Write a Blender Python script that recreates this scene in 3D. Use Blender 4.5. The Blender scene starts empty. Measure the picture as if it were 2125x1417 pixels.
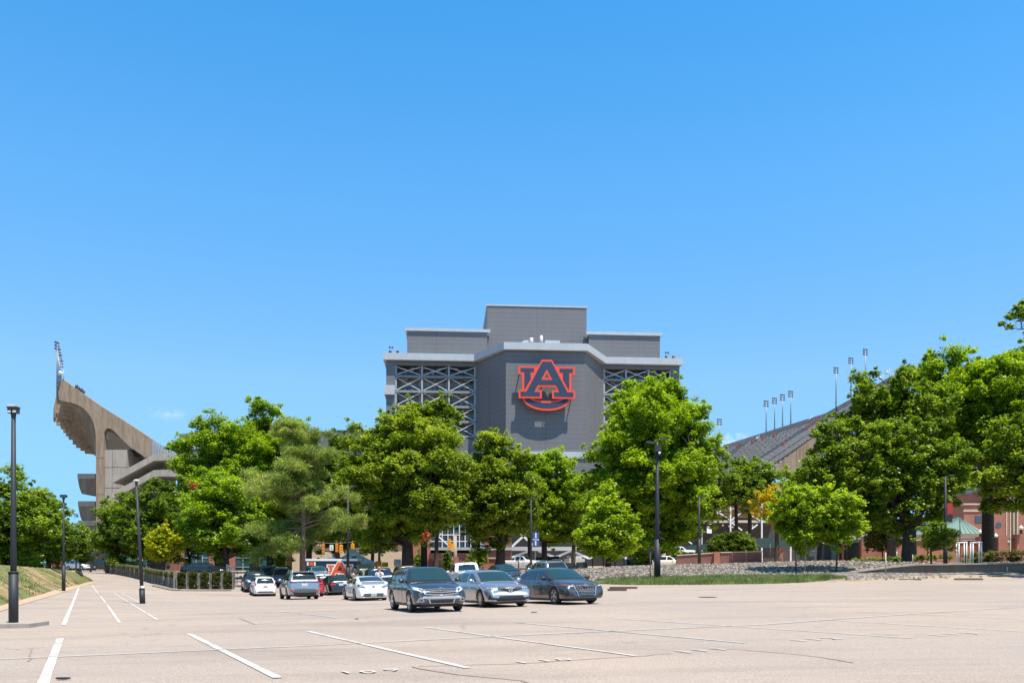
import bpy, bmesh, math, random
import numpy as np
from mathutils import Vector, Matrix, noise
from mathutils.bvhtree import BVHTree
SC = bpy.context.scene
COL = SC.collection
# ------------------------------------------------------------------ camera, sky, sun, exposure
F = 1800.0; CX = 1062.5; HY = 1190.0; CH = 1.4      # focal length in photo pixels, principal column, horizon row, eye height
cam = bpy.data.cameras.new('camera'); camo = bpy.data.objects.new('camera', cam); COL.objects.link(camo)
camo.location = (0, 0, CH); camo.rotation_euler = (math.radians(90), 0, 0)
cam.sensor_width = 36; cam.lens = F/2125*36; cam.shift_y = (HY-708.5)/2125
cam.clip_start = .1; cam.clip_end = 20000
SC.camera = camo
SUN_EL = math.radians(69); SUN_AZ = math.radians(38)   # azimuth measured from behind the camera (-Y) towards +X
sdir = Vector((math.sin(SUN_AZ)*math.cos(SUN_EL), -math.cos(SUN_AZ)*math.cos(SUN_EL), math.sin(SUN_EL)))
w = bpy.data.worlds.new('World'); SC.world = w; w.use_nodes = True
nt = w.node_tree; N = nt.nodes; Lk = nt.links
bg = N['Background']; bg.inputs['Strength'].default_value = .114
sky = N.new('ShaderNodeTexSky'); sky.sky_type = 'NISHITA'; sky.sun_disc = False
sky.sun_elevation = SUN_EL; sky.sun_rotation = math.radians(180) - SUN_AZ
sky.altitude = 200; sky.air_density = 1.0; sky.dust_density = .25; sky.ozone_density = 2.2
hsv = N.new('ShaderNodeHueSaturation'); hsv.inputs['Saturation'].default_value = 1.0; hsv.inputs['Value'].default_value = 1.65
Lk.new(sky.outputs[0], hsv.inputs['Color'])
# two small fair-weather cloud wisps low over the stadium
tc = N.new('ShaderNodeTexCoord')
# clear-air grading of the sky by elevation (dry, deep blue noon sky)
sp = N.new('ShaderNodeSeparateXYZ'); Lk.new(tc.outputs['Generated'], sp.inputs[0])
rp = N.new('ShaderNodeValToRGB'); cr = rp.color_ramp
stops = [(0, (.15, .35, .72)), (.077, (.25, .41, .56)), (.132, (.35, .51, .59)), (.21, (.46, .64, .70)), (.40, (.37, .78, .93)), (.548, (.25, .79, 1.0)), (.72, (.30, .40, .42)), (1, (.31, .33, .30))]
while len(cr.elements) < len(stops): cr.elements.new(.5)
for e, (p_, c_) in zip(cr.elements, stops): e.position = p_; e.color = (*c_, 1)
Lk.new(sp.outputs[2], rp.inputs[0])
mg = N.new('ShaderNodeMix'); mg.data_type = 'RGBA'; mg.blend_type = 'MULTIPLY'; mg.inputs['Factor'].default_value = 1
Lk.new(hsv.outputs[0], mg.inputs['A']); Lk.new(rp.outputs[0], mg.inputs['B']); last = mg.outputs['Result']
def pxdir(x, y): return Vector((x-CX, F, HY-y)).normalized()
for (px, py, rad, amt) in ((345, 858, .022, .14), (1520, 914, .026, .24)):
    d = pxdir(px, py)
    sub = N.new('ShaderNodeVectorMath'); sub.operation = 'SUBTRACT'; sub.inputs[1].default_value = d
    Lk.new(tc.outputs['Generated'], sub.inputs[0])
    mul = N.new('ShaderNodeVectorMath'); mul.operation = 'MULTIPLY'; mul.inputs[1].default_value = (1, 1, 2.2); Lk.new(sub.outputs[0], mul.inputs[0])
    ln = N.new('ShaderNodeVectorMath'); ln.operation = 'LENGTH'; Lk.new(mul.outputs[0], ln.inputs[0])
    mr = N.new('ShaderNodeMapRange'); mr.inputs['From Min'].default_value = rad; mr.inputs['From Max'].default_value = 0; mr.inputs['To Max'].default_value = amt*2
    Lk.new(ln.outputs['Value'], mr.inputs['Value'])
    no = N.new('ShaderNodeTexNoise'); no.inputs['Scale'].default_value = 110; no.inputs['Detail'].default_value = 4; Lk.new(tc.outputs['Generated'], no.inputs['Vector'])
    nr = N.new('ShaderNodeMapRange'); nr.inputs['From Min'].default_value = .42; nr.inputs['From Max'].default_value = .7; Lk.new(no.outputs[0], nr.inputs['Value'])
    mm = N.new('ShaderNodeMath'); mm.operation = 'MULTIPLY'; mm.use_clamp = True; Lk.new(mr.outputs[0], mm.inputs[0]); Lk.new(nr.outputs[0], mm.inputs[1])
    mx = N.new('ShaderNodeMix'); mx.data_type = 'RGBA'; mx.inputs['B'].default_value = (7.5, 8.2, 8.8, 1)
    Lk.new(mm.outputs[0], mx.inputs['Factor']); Lk.new(last, mx.inputs['A']); last = mx.outputs['Result']
Lk.new(last, bg.inputs['Color'])
sl = bpy.data.lights.new('sun', 'SUN'); sl.energy = 5.0; sl.angle = math.radians(.5); sl.color = (1, .94, .86)
so = bpy.data.objects.new('sun', sl); COL.objects.link(so); so.rotation_euler = sdir.to_track_quat('Z', 'Y').to_euler()
SC.view_settings.view_transform = 'Standard'; SC.view_settings.look = 'None'; SC.view_settings.gamma = 1
SC.view_settings.exposure = .58
SC.cycles.max_bounces = 6; SC.cycles.transparent_max_bounces = 6

# ------------------------------------------------------------------ helpers
def P(x, y, Z):                      # photo pixel at distance Z -> world point
    return Vector(((x-CX)/F*Z, Z, CH-(y-HY)/F*Z))
def lerp(a, b, t): return a+(b-a)*t
def interp(x, pts):
    if x <= pts[0][0]: return pts[0][1]
    for (a, va), (b, vb) in zip(pts, pts[1:]):
        if x <= b: return va+(vb-va)*(x-a)/(b-a)
    return pts[-1][1]
def smooth_interp(x, pts):
    xs = [p[0] for p in pts]; n = len(pts)
    x = min(max(x, xs[0]), xs[-1]); i = 0
    while i < n-2 and x > xs[i+1]: i += 1
    def m(k):
        if k == 0: return (pts[1][1]-pts[0][1])/(xs[1]-xs[0])
        if k == n-1: return (pts[-1][1]-pts[-2][1])/(xs[-1]-xs[-2])
        return (pts[k+1][1]-pts[k-1][1])/(xs[k+1]-xs[k-1])
    h = xs[i+1]-xs[i]; t = (x-xs[i])/h
    return ((2*t**3-3*t*t+1)*pts[i][1]+(t**3-2*t*t+t)*h*m(i)+(-2*t**3+3*t*t)*pts[i+1][1]+(t**3-t*t)*h*m(i+1))
class MB:
    def __init__(s): s.v = []; s.f = []; s.m = []; s.mi = 0; s.sm = []; s.smooth = False
    def vert(s, p): s.v.append((p[0], p[1], p[2])); return len(s.v)-1
    def face(s, idx): s.f.append(tuple(idx)); s.m.append(s.mi); s.sm.append(s.smooth)
    def poly(s, pts): s.face([s.vert(p) for p in pts])
    def box(s, x0, x1, y0, y1, z0, z1, M=None):
        c = [Vector((x, y, z)) for z in (z0, z1) for y in (y0, y1) for x in (x0, x1)]
        if M is not None: c = [M@p for p in c]
        b = [s.vert(p) for p in c]
        for q in ((0, 2, 3, 1), (4, 5, 7, 6), (0, 1, 5, 4), (2, 6, 7, 3), (0, 4, 6, 2), (1, 3, 7, 5)): s.face([b[i] for i in q])
    def bar(s, a, b, w, h=None, up=Vector((0, 0, 1))):      # rectangular bar between two points
        a = Vector(a); b = Vector(b); h = h or w; d = (b-a).normalized()
        u = d.cross(up)
        if u.length < 1e-3: u = d.cross(Vector((0, 1, 0)))
        u.normalize(); v = u.cross(d)
        r = []
        for p in (a, b):
            for (i, j) in ((-1, -1), (1, -1), (1, 1), (-1, 1)): r.append(s.vert(p+u*i*w/2+v*j*h/2))
        for k in range(4): s.face((r[k], r[(k+1) % 4], r[4+(k+1) % 4], r[4+k]))
        s.face((r[3], r[2], r[1], r[0])); s.face((r[4], r[5], r[6], r[7]))
    def tube(s, pts, rad, n=8, cap=True):
        pts = [Vector(p) for p in pts]; rad = rad if isinstance(rad, (list, tuple)) else [rad]*len(pts)
        rings = []; up = None
        for i, p in enumerate(pts):
            d = (pts[min(i+1, len(pts)-1)]-pts[max(i-1, 0)]).normalized()
            if up is None or abs(up.dot(d)) > .95: up = Vector((1, 0, 0)) if abs(d.x) < .8 else Vector((0, 1, 0))
            u = (up-d*up.dot(d)).normalized(); v = d.cross(u); up = u
            rings.append([s.vert(p+(u*math.cos(2*math.pi*k/n)+v*math.sin(2*math.pi*k/n))*rad[i]) for k in range(n)])
        o = s.smooth; s.smooth = n > 5
        for a, b in zip(rings, rings[1:]):
            for k in range(n): s.face((a[k], a[(k+1) % n], b[(k+1) % n], b[k]))
        s.smooth = o
        if cap: s.face(rings[0][::-1]); s.face(rings[-1])
    def lathe(s, prof, n=12, M=None):      # profile of (r, z) round the z axis
        M = M or Matrix(); rings = []
        for r, z in prof:
            rings.append([s.vert(M@Vector((r*math.cos(2*math.pi*k/n), r*math.sin(2*math.pi*k/n), z))) for k in range(n)])
        o = s.smooth; s.smooth = True
        for a, b in zip(rings, rings[1:]):
            for k in range(n): s.face((a[k], a[(k+1) % n], b[(k+1) % n], b[k]))
        s.smooth = o
        s.face(rings[0][::-1]); s.face(rings[-1])
    def prism(s, pts, d):                 # planar polygon pushed along vector d
        d = Vector(d); a = [s.vert(p) for p in pts]; b = [s.vert(Vector(p)+d) for p in pts]; n = len(pts)
        s.face(a[::-1]); s.face(b)
        for k in range(n): s.face((a[k], a[(k+1) % n], b[(k+1) % n], b[k]))
    def grid(s, rows, closed=False):
        idx = [[s.vert(p) for p in r] for r in rows]
        for a, b in zip(idx, idx[1:]):
            for k in range(len(a)-1): s.face((a[k], a[k+1], b[k+1], b[k]))
        return idx
    def build(s, name, mats, parent=None, world=True, fix=False):
        me = bpy.data.meshes.new(name)
        v = s.v
        if parent is not None and world:
            Mi = parent.matrix_basis.inverted(); v = [tuple(Mi@Vector(p)) for p in v]
        me.from_pydata(v, [], s.f)
        for m in (mats if isinstance(mats, (list, tuple)) else [mats]): me.materials.append(m)
        me.polygons.foreach_set('material_index', s.m); me.polygons.foreach_set('use_smooth', s.sm)
        if fix:
            bm = bmesh.new(); bm.from_mesh(me); bmesh.ops.recalc_face_normals(bm, faces=bm.faces); bm.to_mesh(me); bm.free()
        me.update()
        o = bpy.data.objects.new(name, me); COL.objects.link(o)
        if parent is not None: o.parent = parent
        return o
def tag(o, label=None, cat=None, group=None, kind=None):
    if label: o['label'] = label
    if cat: o['category'] = cat
    if group: o['group'] = group
    if kind: o['kind'] = kind
    return o
def thing(name, loc, label, cat, group=None, rz=0):
    o = bpy.data.objects.new(name, None); COL.objects.link(o); o.location = loc; o.rotation_euler = (0, 0, rz)
    o.matrix_basis = Matrix.Translation(Vector(loc))@Matrix.Rotation(rz, 4, 'Z')
    return tag(o, label, cat, group)
def copy_tree(o, parent=None):
    c = o.copy(); COL.objects.link(c)
    if parent is not None: c.parent = parent
    for ch in list(o.children): copy_tree(ch, c)
    return c
# ------------------------------------------------------------------ materials
MATS = {}
def mat(name, col, rough=.6, metal=0, var=0, vscale=3, bump=0, bscale=20, spec=None, coat=0, emit=None, emits=0, col2=None, trans=0):
    if name in MATS: return MATS[name]
    m = bpy.data.materials.new(name); m.use_nodes = True; nt = m.node_tree; b = nt.nodes['Principled BSDF']
    b.inputs['Base Color'].default_value = (*col, 1); b.inputs['Roughness'].default_value = rough; b.inputs['Metallic'].default_value = metal
    if spec is not None: b.inputs['Specular IOR Level'].default_value = spec
    if coat: b.inputs['Coat Weight'].default_value = coat; b.inputs['Coat Roughness'].default_value = .04
    if emit: b.inputs['Emission Color'].default_value = (*emit, 1); b.inputs['Emission Strength'].default_value = emits
    if var or col2:
        tc = nt.nodes.new('ShaderNodeTexCoord')
        n = nt.nodes.new('ShaderNodeTexNoise'); n.inputs['Scale'].default_value = vscale; n.inputs['Detail'].default_value = 6; n.inputs['Roughness'].default_value = .65
        nt.links.new(tc.outputs['Object'], n.inputs['Vector'])
        r = nt.nodes.new('ShaderNodeValToRGB'); r.color_ramp.elements[0].position = .3; r.color_ramp.elements[1].position = .7
        c2 = col2 or tuple(min(1, c*(1+var)) for c in col); c1 = col if col2 else tuple(c*(1-var) for c in col)
        r.color_ramp.elements[0].color = (*c1, 1); r.color_ramp.elements[1].color = (*c2, 1)
        nt.links.new(n.outputs[0], r.inputs[0]); nt.links.new(r.outputs[0], b.inputs['Base Color'])
    if bump:
        tc = nt.nodes.new('ShaderNodeTexCoord')
        n = nt.nodes.new('ShaderNodeTexNoise'); n.inputs['Scale'].default_value = bscale; n.inputs['Detail'].default_value = 5
        nt.links.new(tc.outputs['Object'], n.inputs['Vector'])
        bp = nt.nodes.new('ShaderNodeBump'); bp.inputs['Strength'].default_value = bump; bp.inputs['Distance'].default_value = .05
        nt.links.new(n.outputs[0], bp.inputs['Height']); nt.links.new(bp.outputs[0], b.inputs['Normal'])
    MATS[name] = m; return m
class NG:                                    # small node-graph helper
    def __init__(s, name): s.m = bpy.data.materials.new(name); s.m.use_nodes = True; s.t = s.m.node_tree; s.b = s.t.nodes['Principled BSDF']; s.tc = s.t.nodes.new('ShaderNodeTexCoord')
    def n(s, k, **kw):
        x = s.t.nodes.new(k)
        for a, b in kw.items():
            if a.startswith('i_'):
                key = a[2:]; key = int(key) if key.isdigit() else key.replace('_', ' ')
                x.inputs[key].default_value = b
            else: setattr(x, a, b)
        return x
    def l(s, a, b): s.t.links.new(a, b)
    def noise(s, scale, detail=5, rough=.6, vec=None, stretch=None):
        x = s.n('ShaderNodeTexNoise', i_Scale=scale, i_Detail=detail, i_Roughness=rough); v = vec or s.tc.outputs['Object']
        if stretch:
            mp = s.n('ShaderNodeMapping'); mp.inputs['Scale'].default_value = stretch; s.l(v, mp.inputs[0]); v = mp.outputs[0]
        s.l(v, x.inputs['Vector']); return x.outputs[0]
    def ramp(s, fac, stops):
        r = s.n('ShaderNodeValToRGB'); cr = r.color_ramp
        while len(cr.elements) < len(stops): cr.elements.new(.5)
        for e, (p, c) in zip(cr.elements, stops): e.position = p; e.color = (*c, 1) if len(c) == 3 else c
        s.l(fac, r.inputs[0]); return r.outputs[0]
    def mix(s, a, b, fac, mode='MIX'):
        x = s.n('ShaderNodeMix', data_type='RGBA', blend_type=mode)
        for v, k in ((a, 'A'), (b, 'B')):
            if isinstance(v, tuple): x.inputs[k].default_value = (*v, 1)
            else: s.l(v, x.inputs[k])
        if isinstance(fac, (int, float)): x.inputs['Factor'].default_value = fac
        else: s.l(fac, x.inputs['Factor'])
        return x.outputs['Result']
    def bump(s, h, st=.5, dist=.02):
        x = s.n('ShaderNodeBump', i_Strength=st, i_Distance=dist); s.l(h, x.inputs['Height']); s.l(x.outputs[0], s.b.inputs['Normal'])
    def color(s, c): s.l(c, s.b.inputs['Base Color'])
    def rough(s, v): s.b.inputs['Roughness'].default_value = v
def asphalt_mat():
    g = NG('lot_paving')
    fine = g.noise(38, 3, .8); mid = g.noise(2.2, 6, .7); big = g.noise(.11, 5, .6); streak = g.noise(.22, 6, .65, stretch=(.35, 1.6, 1))
    c = g.ramp(fine, [(.3, (.205, .160, .128)), (.5, (.372, .306, .250)), (.72, (.54, .462, .392))])
    c = g.mix(c, g.ramp(big, [(.35, (.84, .86, .90)), (.65, (1.0, .965, .93))]), 1, 'MULTIPLY')
    c = g.mix(c, g.ramp(streak, [(.34, (.80, .79, .79)), (.5, (1, 1, 1)), (.66, (1.04, 1.03, 1.02))]), .9, 'MULTIPLY')
    c = g.mix(c, g.ramp(mid, [(.28, (.86, .85, .84)), (.45, (1, 1, 1))]), .6, 'MULTIPLY')
    # oil drips in the stalls
    v = g.n('ShaderNodeTexVoronoi', i_Scale=.34); g.l(g.tc.outputs['Object'], v.inputs['Vector'])
    spot = g.ramp(v.outputs['Distance'], [(.02, (1, 1, 1)), (.13, (0, 0, 0))]); n2 = g.noise(6, 4)
    sp = g.mix(spot, g.ramp(n2, [(.45, (0, 0, 0)), (.62, (1, 1, 1))]), 1, 'MULTIPLY')
    bw = g.n('ShaderNodeRGBToBW'); g.l(sp, bw.inputs[0]); c = g.mix(c, (.16, .13, .115), bw.outputs[0])
    # hairline cracks
    ve = g.n('ShaderNodeTexVoronoi', feature='DISTANCE_TO_EDGE', i_Scale=.085)
    wv = g.n('ShaderNodeVectorMath', operation='ADD'); nn = g.n('ShaderNodeTexNoise', i_Scale=.6, i_Detail=5); g.l(g.tc.outputs['Object'], nn.inputs['Vector'])
    sc = g.n('ShaderNodeVectorMath', operation='SCALE'); sc.inputs['Scale'].default_value = 2.2; g.l(nn.outputs['Color'], sc.inputs[0])
    g.l(g.tc.outputs['Object'], wv.inputs[0]); g.l(sc.outputs[0], wv.inputs[1]); g.l(wv.outputs[0], ve.inputs['Vector'])
    cr = g.ramp(ve.outputs['Distance'], [(.0, (1, 1, 1)), (.0035, (0, 0, 0))])
    crf = g.mix(cr, g.ramp(g.noise(.3, 2), [(.5, (0, 0, 0)), (.6, (1, 1, 1))]), 1, 'MULTIPLY')
    bw2 = g.n('ShaderNodeRGBToBW'); g.l(crf, bw2.inputs[0]); c = g.mix(c, (.2, .165, .14), bw2.outputs[0])
    g.color(c); g.rough(.9); g.bump(fine, .5, .01); return g.m
def grass_mat(name, a, b, dirt, thr=.5):
    g = NG(name); n1 = g.noise(.22, 5, .65); n2 = g.noise(14, 4, .7); n3 = g.noise(1.2, 5)
    c = g.mix(a, b, n2); c = g.mix(c, g.ramp(n3, [(.3, (.75, .75, .75)), (.7, (1.2, 1.2, 1.1))]), .8, 'MULTIPLY')
    c = g.mix(c, g.ramp(n2, [(.2, dirt), (.9, tuple(x*1.25 for x in dirt))]), g.ramp(n1, [(thr-.05, (0, 0, 0)), (thr+.07, (1, 1, 1))]))
    g.color(c); g.rough(.95); g.bump(n2, .8, .06); return g.m
def cladding_mat(name, col, panel=1.05, joint=12.0):
    g = NG(name); sx = g.n('ShaderNodeSeparateXYZ'); g.l(g.tc.outputs['Object'], sx.inputs[0])
    def line(o, size, wd):
        d = g.n('ShaderNodeMath', operation='DIVIDE'); g.l(o, d.inputs[0]); d.inputs[1].default_value = size
        fr = g.n('ShaderNodeMath', operation='FRACT'); g.l(d.outputs[0], fr.inputs[0])
        lt = g.n('ShaderNodeMath', operation='LESS_THAN'); g.l(fr.outputs[0], lt.inputs[0]); lt.inputs[1].default_value = wd/size; return lt.outputs[0]
    br = g.noise(.25, 4, .6); br2 = g.noise(.9, 5, .7, stretch=(1, 1, .15))
    c = g.mix(tuple(x*.93 for x in col), tuple(x*1.07 for x in col), br); c = g.mix(c, g.ramp(br2, [(.3, (.93, .93, .94)), (.6, (1, 1, 1))]), 1, 'MULTIPLY')
    c = g.mix(c, tuple(x*.62 for x in col), line(sx.outputs[2], panel, .07))
    c = g.mix(c, tuple(x*.6 for x in col), line(sx.outputs[0], joint, .09))
    g.color(c); g.rough(.55); return g.m
def concrete_mat(name, a, b, stain=(.16, .10, .06)):
    g = NG(name); n1 = g.noise(.35, 6, .7); n2 = g.noise(.8, 6, .75, stretch=(1.5, 1.5, .18)); n3 = g.noise(6, 4)
    c = g.mix(a, b, n1); c = g.mix(c, stain, g.ramp(n2, [(.44, (0, 0, 0)), (.66, (.85, .85, .85))]))
    c = g.mix(c, g.ramp(n3, [(.2, (.85, .85, .85)), (.8, (1.1, 1.1, 1.1))]), .7, 'MULTIPLY')
    g.color(c); g.rough(.85); g.bump(n3, .3, .03); return g.m
def brick_mat(name, a=(.36, .10, .055), b=(.25, .065, .04), mortar=(.36, .28, .23), scale=1.0):
    g = NG(name); geo = g.n('ShaderNodeNewGeometry'); sx = g.n('ShaderNodeSeparateXYZ'); g.l(g.tc.outputs['Object'], sx.inputs[0])
    ad = g.n('ShaderNodeMath', operation='ADD'); g.l(sx.outputs[0], ad.inputs[0]); g.l(sx.outputs[1], ad.inputs[1])
    cb = g.n('ShaderNodeCombineXYZ'); g.l(ad.outputs[0], cb.inputs[0]); g.l(sx.outputs[2], cb.inputs[1])
    t = g.n('ShaderNodeTexBrick', i_Scale=1.0); t.inputs['Brick Width'].default_value = .24*scale; t.inputs['Row Height'].default_value = .08*scale
    t.inputs['Mortar Size'].default_value = .009*scale; t.inputs['Color1'].default_value = (*a, 1); t.inputs['Color2'].default_value = (*b, 1); t.inputs['Mortar'].default_value = (*mortar, 1)
    g.l(cb.outputs[0], t.inputs['Vector'])
    c = g.mix(t.outputs[0], g.ramp(g.noise(.6, 5), [(.3, (.8, .8, .8)), (.7, (1.12, 1.1, 1.1))]), .8, 'MULTIPLY')
    g.color(c); g.rough(.85); return g.m
def leaf_mat(name, dark, mid, light, trans=.55, scale=.35, spec=.5):
    g = NG(name); geo = g.n('ShaderNodeNewGeometry')
    n = g.noise(scale, 4, .6)
    f = g.n('ShaderNodeMath', operation='MULTIPLY_ADD'); g.l(geo.outputs['Random Per Island'], f.inputs[0]); f.inputs[1].default_value = .55; 
    f2 = g.n('ShaderNodeMath', operation='MULTIPLY_ADD'); g.l(n, f2.inputs[0]); f2.inputs[1].default_value = 1.5; f2.inputs[2].default_value = -.52; g.l(f2.outputs[0], f.inputs[2])
    c = g.ramp(f.outputs[0], [(.1, dark), (.5, mid), (.95, light)])
    g.color(c); g.rough(.42); g.b.inputs['Specular IOR Level'].default_value = spec
    tr = g.n('ShaderNodeBsdfTranslucent'); hs = g.n('ShaderNodeHueSaturation'); hs.inputs['Hue'].default_value = .487; hs.inputs['Saturation'].default_value = 1.1; hs.inputs['Value'].default_value = 1.5
    g.l(c, hs.inputs['Color']); g.l(hs.outputs[0], tr.inputs[0])
    ms = g.n('ShaderNodeMixShader'); ms.inputs[0].default_value = trans*.88; out = g.t.nodes['Material Output']
    g.l(g.b.outputs[0], ms.inputs[1]); g.l(tr.outputs[0], ms.inputs[2]); g.l(ms.outputs[0], out.inputs[0]); return g.m
M_LOT = asphalt_mat()
M_CLAD = cladding_mat('grey_cladding', (.160, .156, .160)); M_CLAD2 = cladding_mat('grey_cladding_low', (.14, .138, .146), 1.3, 14)
M_COPE = mat('pale_coping', (.43, .46, .48), .5, var=.08, vscale=.6)
M_CONC = concrete_mat('board_concrete', (.37, .28, .19), (.26, .195, .135)); M_CONC2 = concrete_mat('pale_concrete', (.42, .37, .305), (.33, .285, .23), (.27, .24, .2))
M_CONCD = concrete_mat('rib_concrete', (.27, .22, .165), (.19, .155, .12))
M_BRICK = brick_mat('red_brick'); M_BRICKD = brick_mat('dark_brick', (.22, .07, .05), (.15, .05, .04), (.22, .18, .16))
M_STONE = mat('limestone_trim', (.52, .44, .34), .8, var=.12, vscale=2)
M_STEEL = mat('galvanised_steel', (.36, .38, .39), .5, .1, var=.08, vscale=2)
M_WHITE = mat('white_paint', (.78, .78, .76), .5, var=.04)
M_BLACKM = mat('black_post_paint', (.02, .022, .028), .6, var=.15, vscale=5)
M_DARKM = mat('dark_metal', (.04, .045, .05), .5)
M_GLASSW = mat('building_glass', (.05, .075, .09), .08, spec=.8)
M_BARK = mat('bark', (.055, .042, .032), .95, var=.45, vscale=6, bump=1, bscale=14)
M_BARKP = mat('pine_bark', (.17, .115, .085), .95, var=.4, vscale=7, bump=1, bscale=14)
M_PAINT = mat('lane_paint', (.72, .71, .68), .75, var=.0, col2=(.50, .46, .42), vscale=9)
# ------------------------------------------------------------------ terrain
def lotpt(x, y):                               # a point of the near lot plane seen at that pixel
    Z = CH*F/(y-(1202-.0138*(x-170))); return P(x, y, Z)
CP = [Vector(p) for p in ((0, 0, 0), (-20, 4, -.27), (20, 4, .27), (0, -20, 0), (-60, 0, -.8), (60, 0, .8))]
CP += [lotpt(577, 1407), lotpt(970, 1386), lotpt(392, 1315), lotpt(1543, 1334), lotpt(1890, 1325), lotpt(2125, 1260), lotpt(30, 1300)]
CP += [P(*a) for a in ((620, 1243, 52), (760, 1245, 50), (545, 1236, 67), (702, 1232, 68), (890, 1269, 30), (1035, 1259, 33), (1180, 1251, 35),
       (131, 1226, 63), (295, 1252, 48), (400, 1222, 74), (478, 1222, 74), (1300, 1213, 58), (1363, 1204, 62), (1700, 1207, 60), (2125, 1199, 62), (2500, 1196, 62),
       (170, 1210, 86), (240, 1203, 94), (250, 1186, 150), (140, 1186, 150), (845, 1198, 88), (1000, 1196, 88), (1035, 1188, 105), (600, 1207, 88), (720, 1204, 86), (1062, 1181, 175), (600, 1181, 175),
       (1700, 1178, 175), (1400, 1183, 95), (2000, 1183, 95), (-200, 1215, 63), (-200, 1190, 120))]
def tps_fit(pts, lam=.6):
    X = np.array([[p.x, p.y] for p in pts]); z = np.array([p.z for p in pts]); n = len(z)
    r = np.linalg.norm(X[:, None]-X[None], axis=2)+1e-9; K = r*r*np.log(r)
    A = np.zeros((n+3, n+3)); A[:n, :n] = K+lam*10*np.eye(n); A[:n, n] = 1; A[:n, n+1:] = X; A[n, :n] = 1; A[n+1:, :n] = X.T
    s = np.linalg.solve(A, np.concatenate([z, np.zeros(3)])); return X, s
TX, TS = tps_fit(CP)
def gz(x, y):
    x = np.clip(np.atleast_1d(np.asarray(x, float)), -95, 75); y = np.clip(np.atleast_1d(np.asarray(y, float)), -20, 175)
    r = np.sqrt((x[:, None]-TX[None, :, 0])**2+(y[:, None]-TX[None, :, 1])**2)+1e-9
    n = len(TX); return (r*r*np.log(r))@TS[:n]+TS[n]+TS[n+1]*x+TS[n+2]*y
def G(x, y): return float(gz(x, y)[0])
def axis(a, b, fine0, fine1, step):
    out = list(np.arange(fine0, fine1+.01, step)); s = step; v = fine0
    while v > a: s *= 1.35; v -= s; out.insert(0, max(v, a))
    s = step; v = fine1
    while v < b: s *= 1.35; v += s; out.append(min(v, b))
    return np.array(out)
gx = axis(-4000, 4000, -60, 50, 1.5); gy = axis(-60, 6000, 0, 100, 1.5)
XX, YY = np.meshgrid(gx, gy); ZZ = gz(XX.ravel(), YY.ravel()).reshape(XX.shape)
mb = MB(); mb.smooth = True
mb.grid([[(XX[i, j], YY[i, j], ZZ[i, j]) for j in range(len(gx))] for i in range(len(gy))])
tag(mb.build('ground', M_LOT), kind='structure')
def hit(x, y):                                 # where the ray through a photo pixel meets the terrain
    Z = 6.0; step = .25; prev = None
    while Z < 260:
        p = P(x, y, Z); d = p.z-G(p.x, p.y)
        if d <= 0:
            a, b = Z-step, Z
            for _ in range(18):
                m = (a+b)/2; q = P(x, y, m)
                if q.z-G(q.x, q.y) > 0: a = m
                else: b = m
            return P(x, y, (a+b)/2)
        Z += step; step = max(.25, Z*.012)
    return P(x, y, 200)
def strip(mb, pts, w, lift=.012, ends=True):       # a ribbon of width w laid on the terrain
    pts = [Vector((p[0], p[1])) for p in pts]; dense = [pts[0]]
    for a, b in zip(pts, pts[1:]):
        n = max(1, int((b-a).length/.75))
        dense += [a.lerp(b, k/n) for k in range(1, n+1)]
    rows = []
    for i, p in enumerate(dense):
        w_j = w*(1+.16*noise.noise(Vector((p.x*2.3, p.y*2.3, 3)))) if w < .2 else w
        d = (dense[min(i+1, len(dense)-1)]-dense[max(i-1, 0)]).normalized(); nrm = Vector((-d.y, d.x))
        rows.append([(q.x, q.y, G(q.x, q.y)+lift) for q in (p+nrm*w_j/2, p-nrm*w_j/2)])
    mb.grid(rows)
rng = random.Random(5)
def line_px(a, b, w):
    m = MB(); strip(m, [hit(lerp(a[0], b[0], k/5), lerp(a[1], b[1], k/5)) for k in range(6)], w); return m
lines = [((125, 1325), (66, 1480), .15), ((392, 1315), (577, 1407), .13), ((640, 1310), (970, 1386), .12), ((880, 1301), (1318, 1361), .095), ((1068, 1291), (1545, 1334), .085),
         ((1262, 1282), (1891, 1324), .065), ((1714, 1286), (2300, 1321), .065), ((1786, 1269), (2300, 1292), .055), ((1598, 1249), (2300, 1270), .045), ((1905, 1242), (2300, 1252), .05),
         ((2040, 1234), (2300, 1239), .04), ((132, 1297), (165, 1216), .13), ((248, 1292), (222, 1254), .10), ((219, 1250), (208, 1236), .10), ((203, 1230), (190, 1213), .08), ((328, 1287), (238, 1231), .09), ((292, 1251), (252, 1230), .08),
         ((585, 1268), (700, 1282), .07), ((340, 1243), (388, 1256), .06), ((400, 1285), (640, 1274), .05), ((450, 1262), (560, 1267), .05)]
m_all = MB(); strips = [line_px(a, b, w_) for a, b, w_ in lines]
for s_ in strips:
    o = len(m_all.v); m_all.v += s_.v; m_all.f += [tuple(i+o for i in f) for f in s_.f]; m_all.m += s_.m; m_all.sm += s_.sm
for a, b in ((175, 205), (232, 255), (270, 298), (315, 345), (400, 430), (455, 475), (515, 535)):       # worn dashes
    strip(m_all, [hit(a, 1323-.03*(a-175)), hit(b, 1323-.03*(b-175))], .05)
def paint_mat():
    g = NG('worn_paint'); n = g.noise(4.5, 8, .8); n2 = g.noise(.7, 4)
    f = g.n('ShaderNodeMath', operation='ADD'); g.l(n, f.inputs[0]); g.l(n2, f.inputs[1])
    c = g.ramp(f.outputs[0], [(.78, (.35, .29, .24)), (.92, (.44, .40, .36)), (1.0, (.53, .505, .475))]); 
    r = g.ramp(f.outputs[0], [(.36, (0, 0, 0)), (.46, (1, 1, 1))]); g.color(c); g.rough(.8); return g.m
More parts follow.
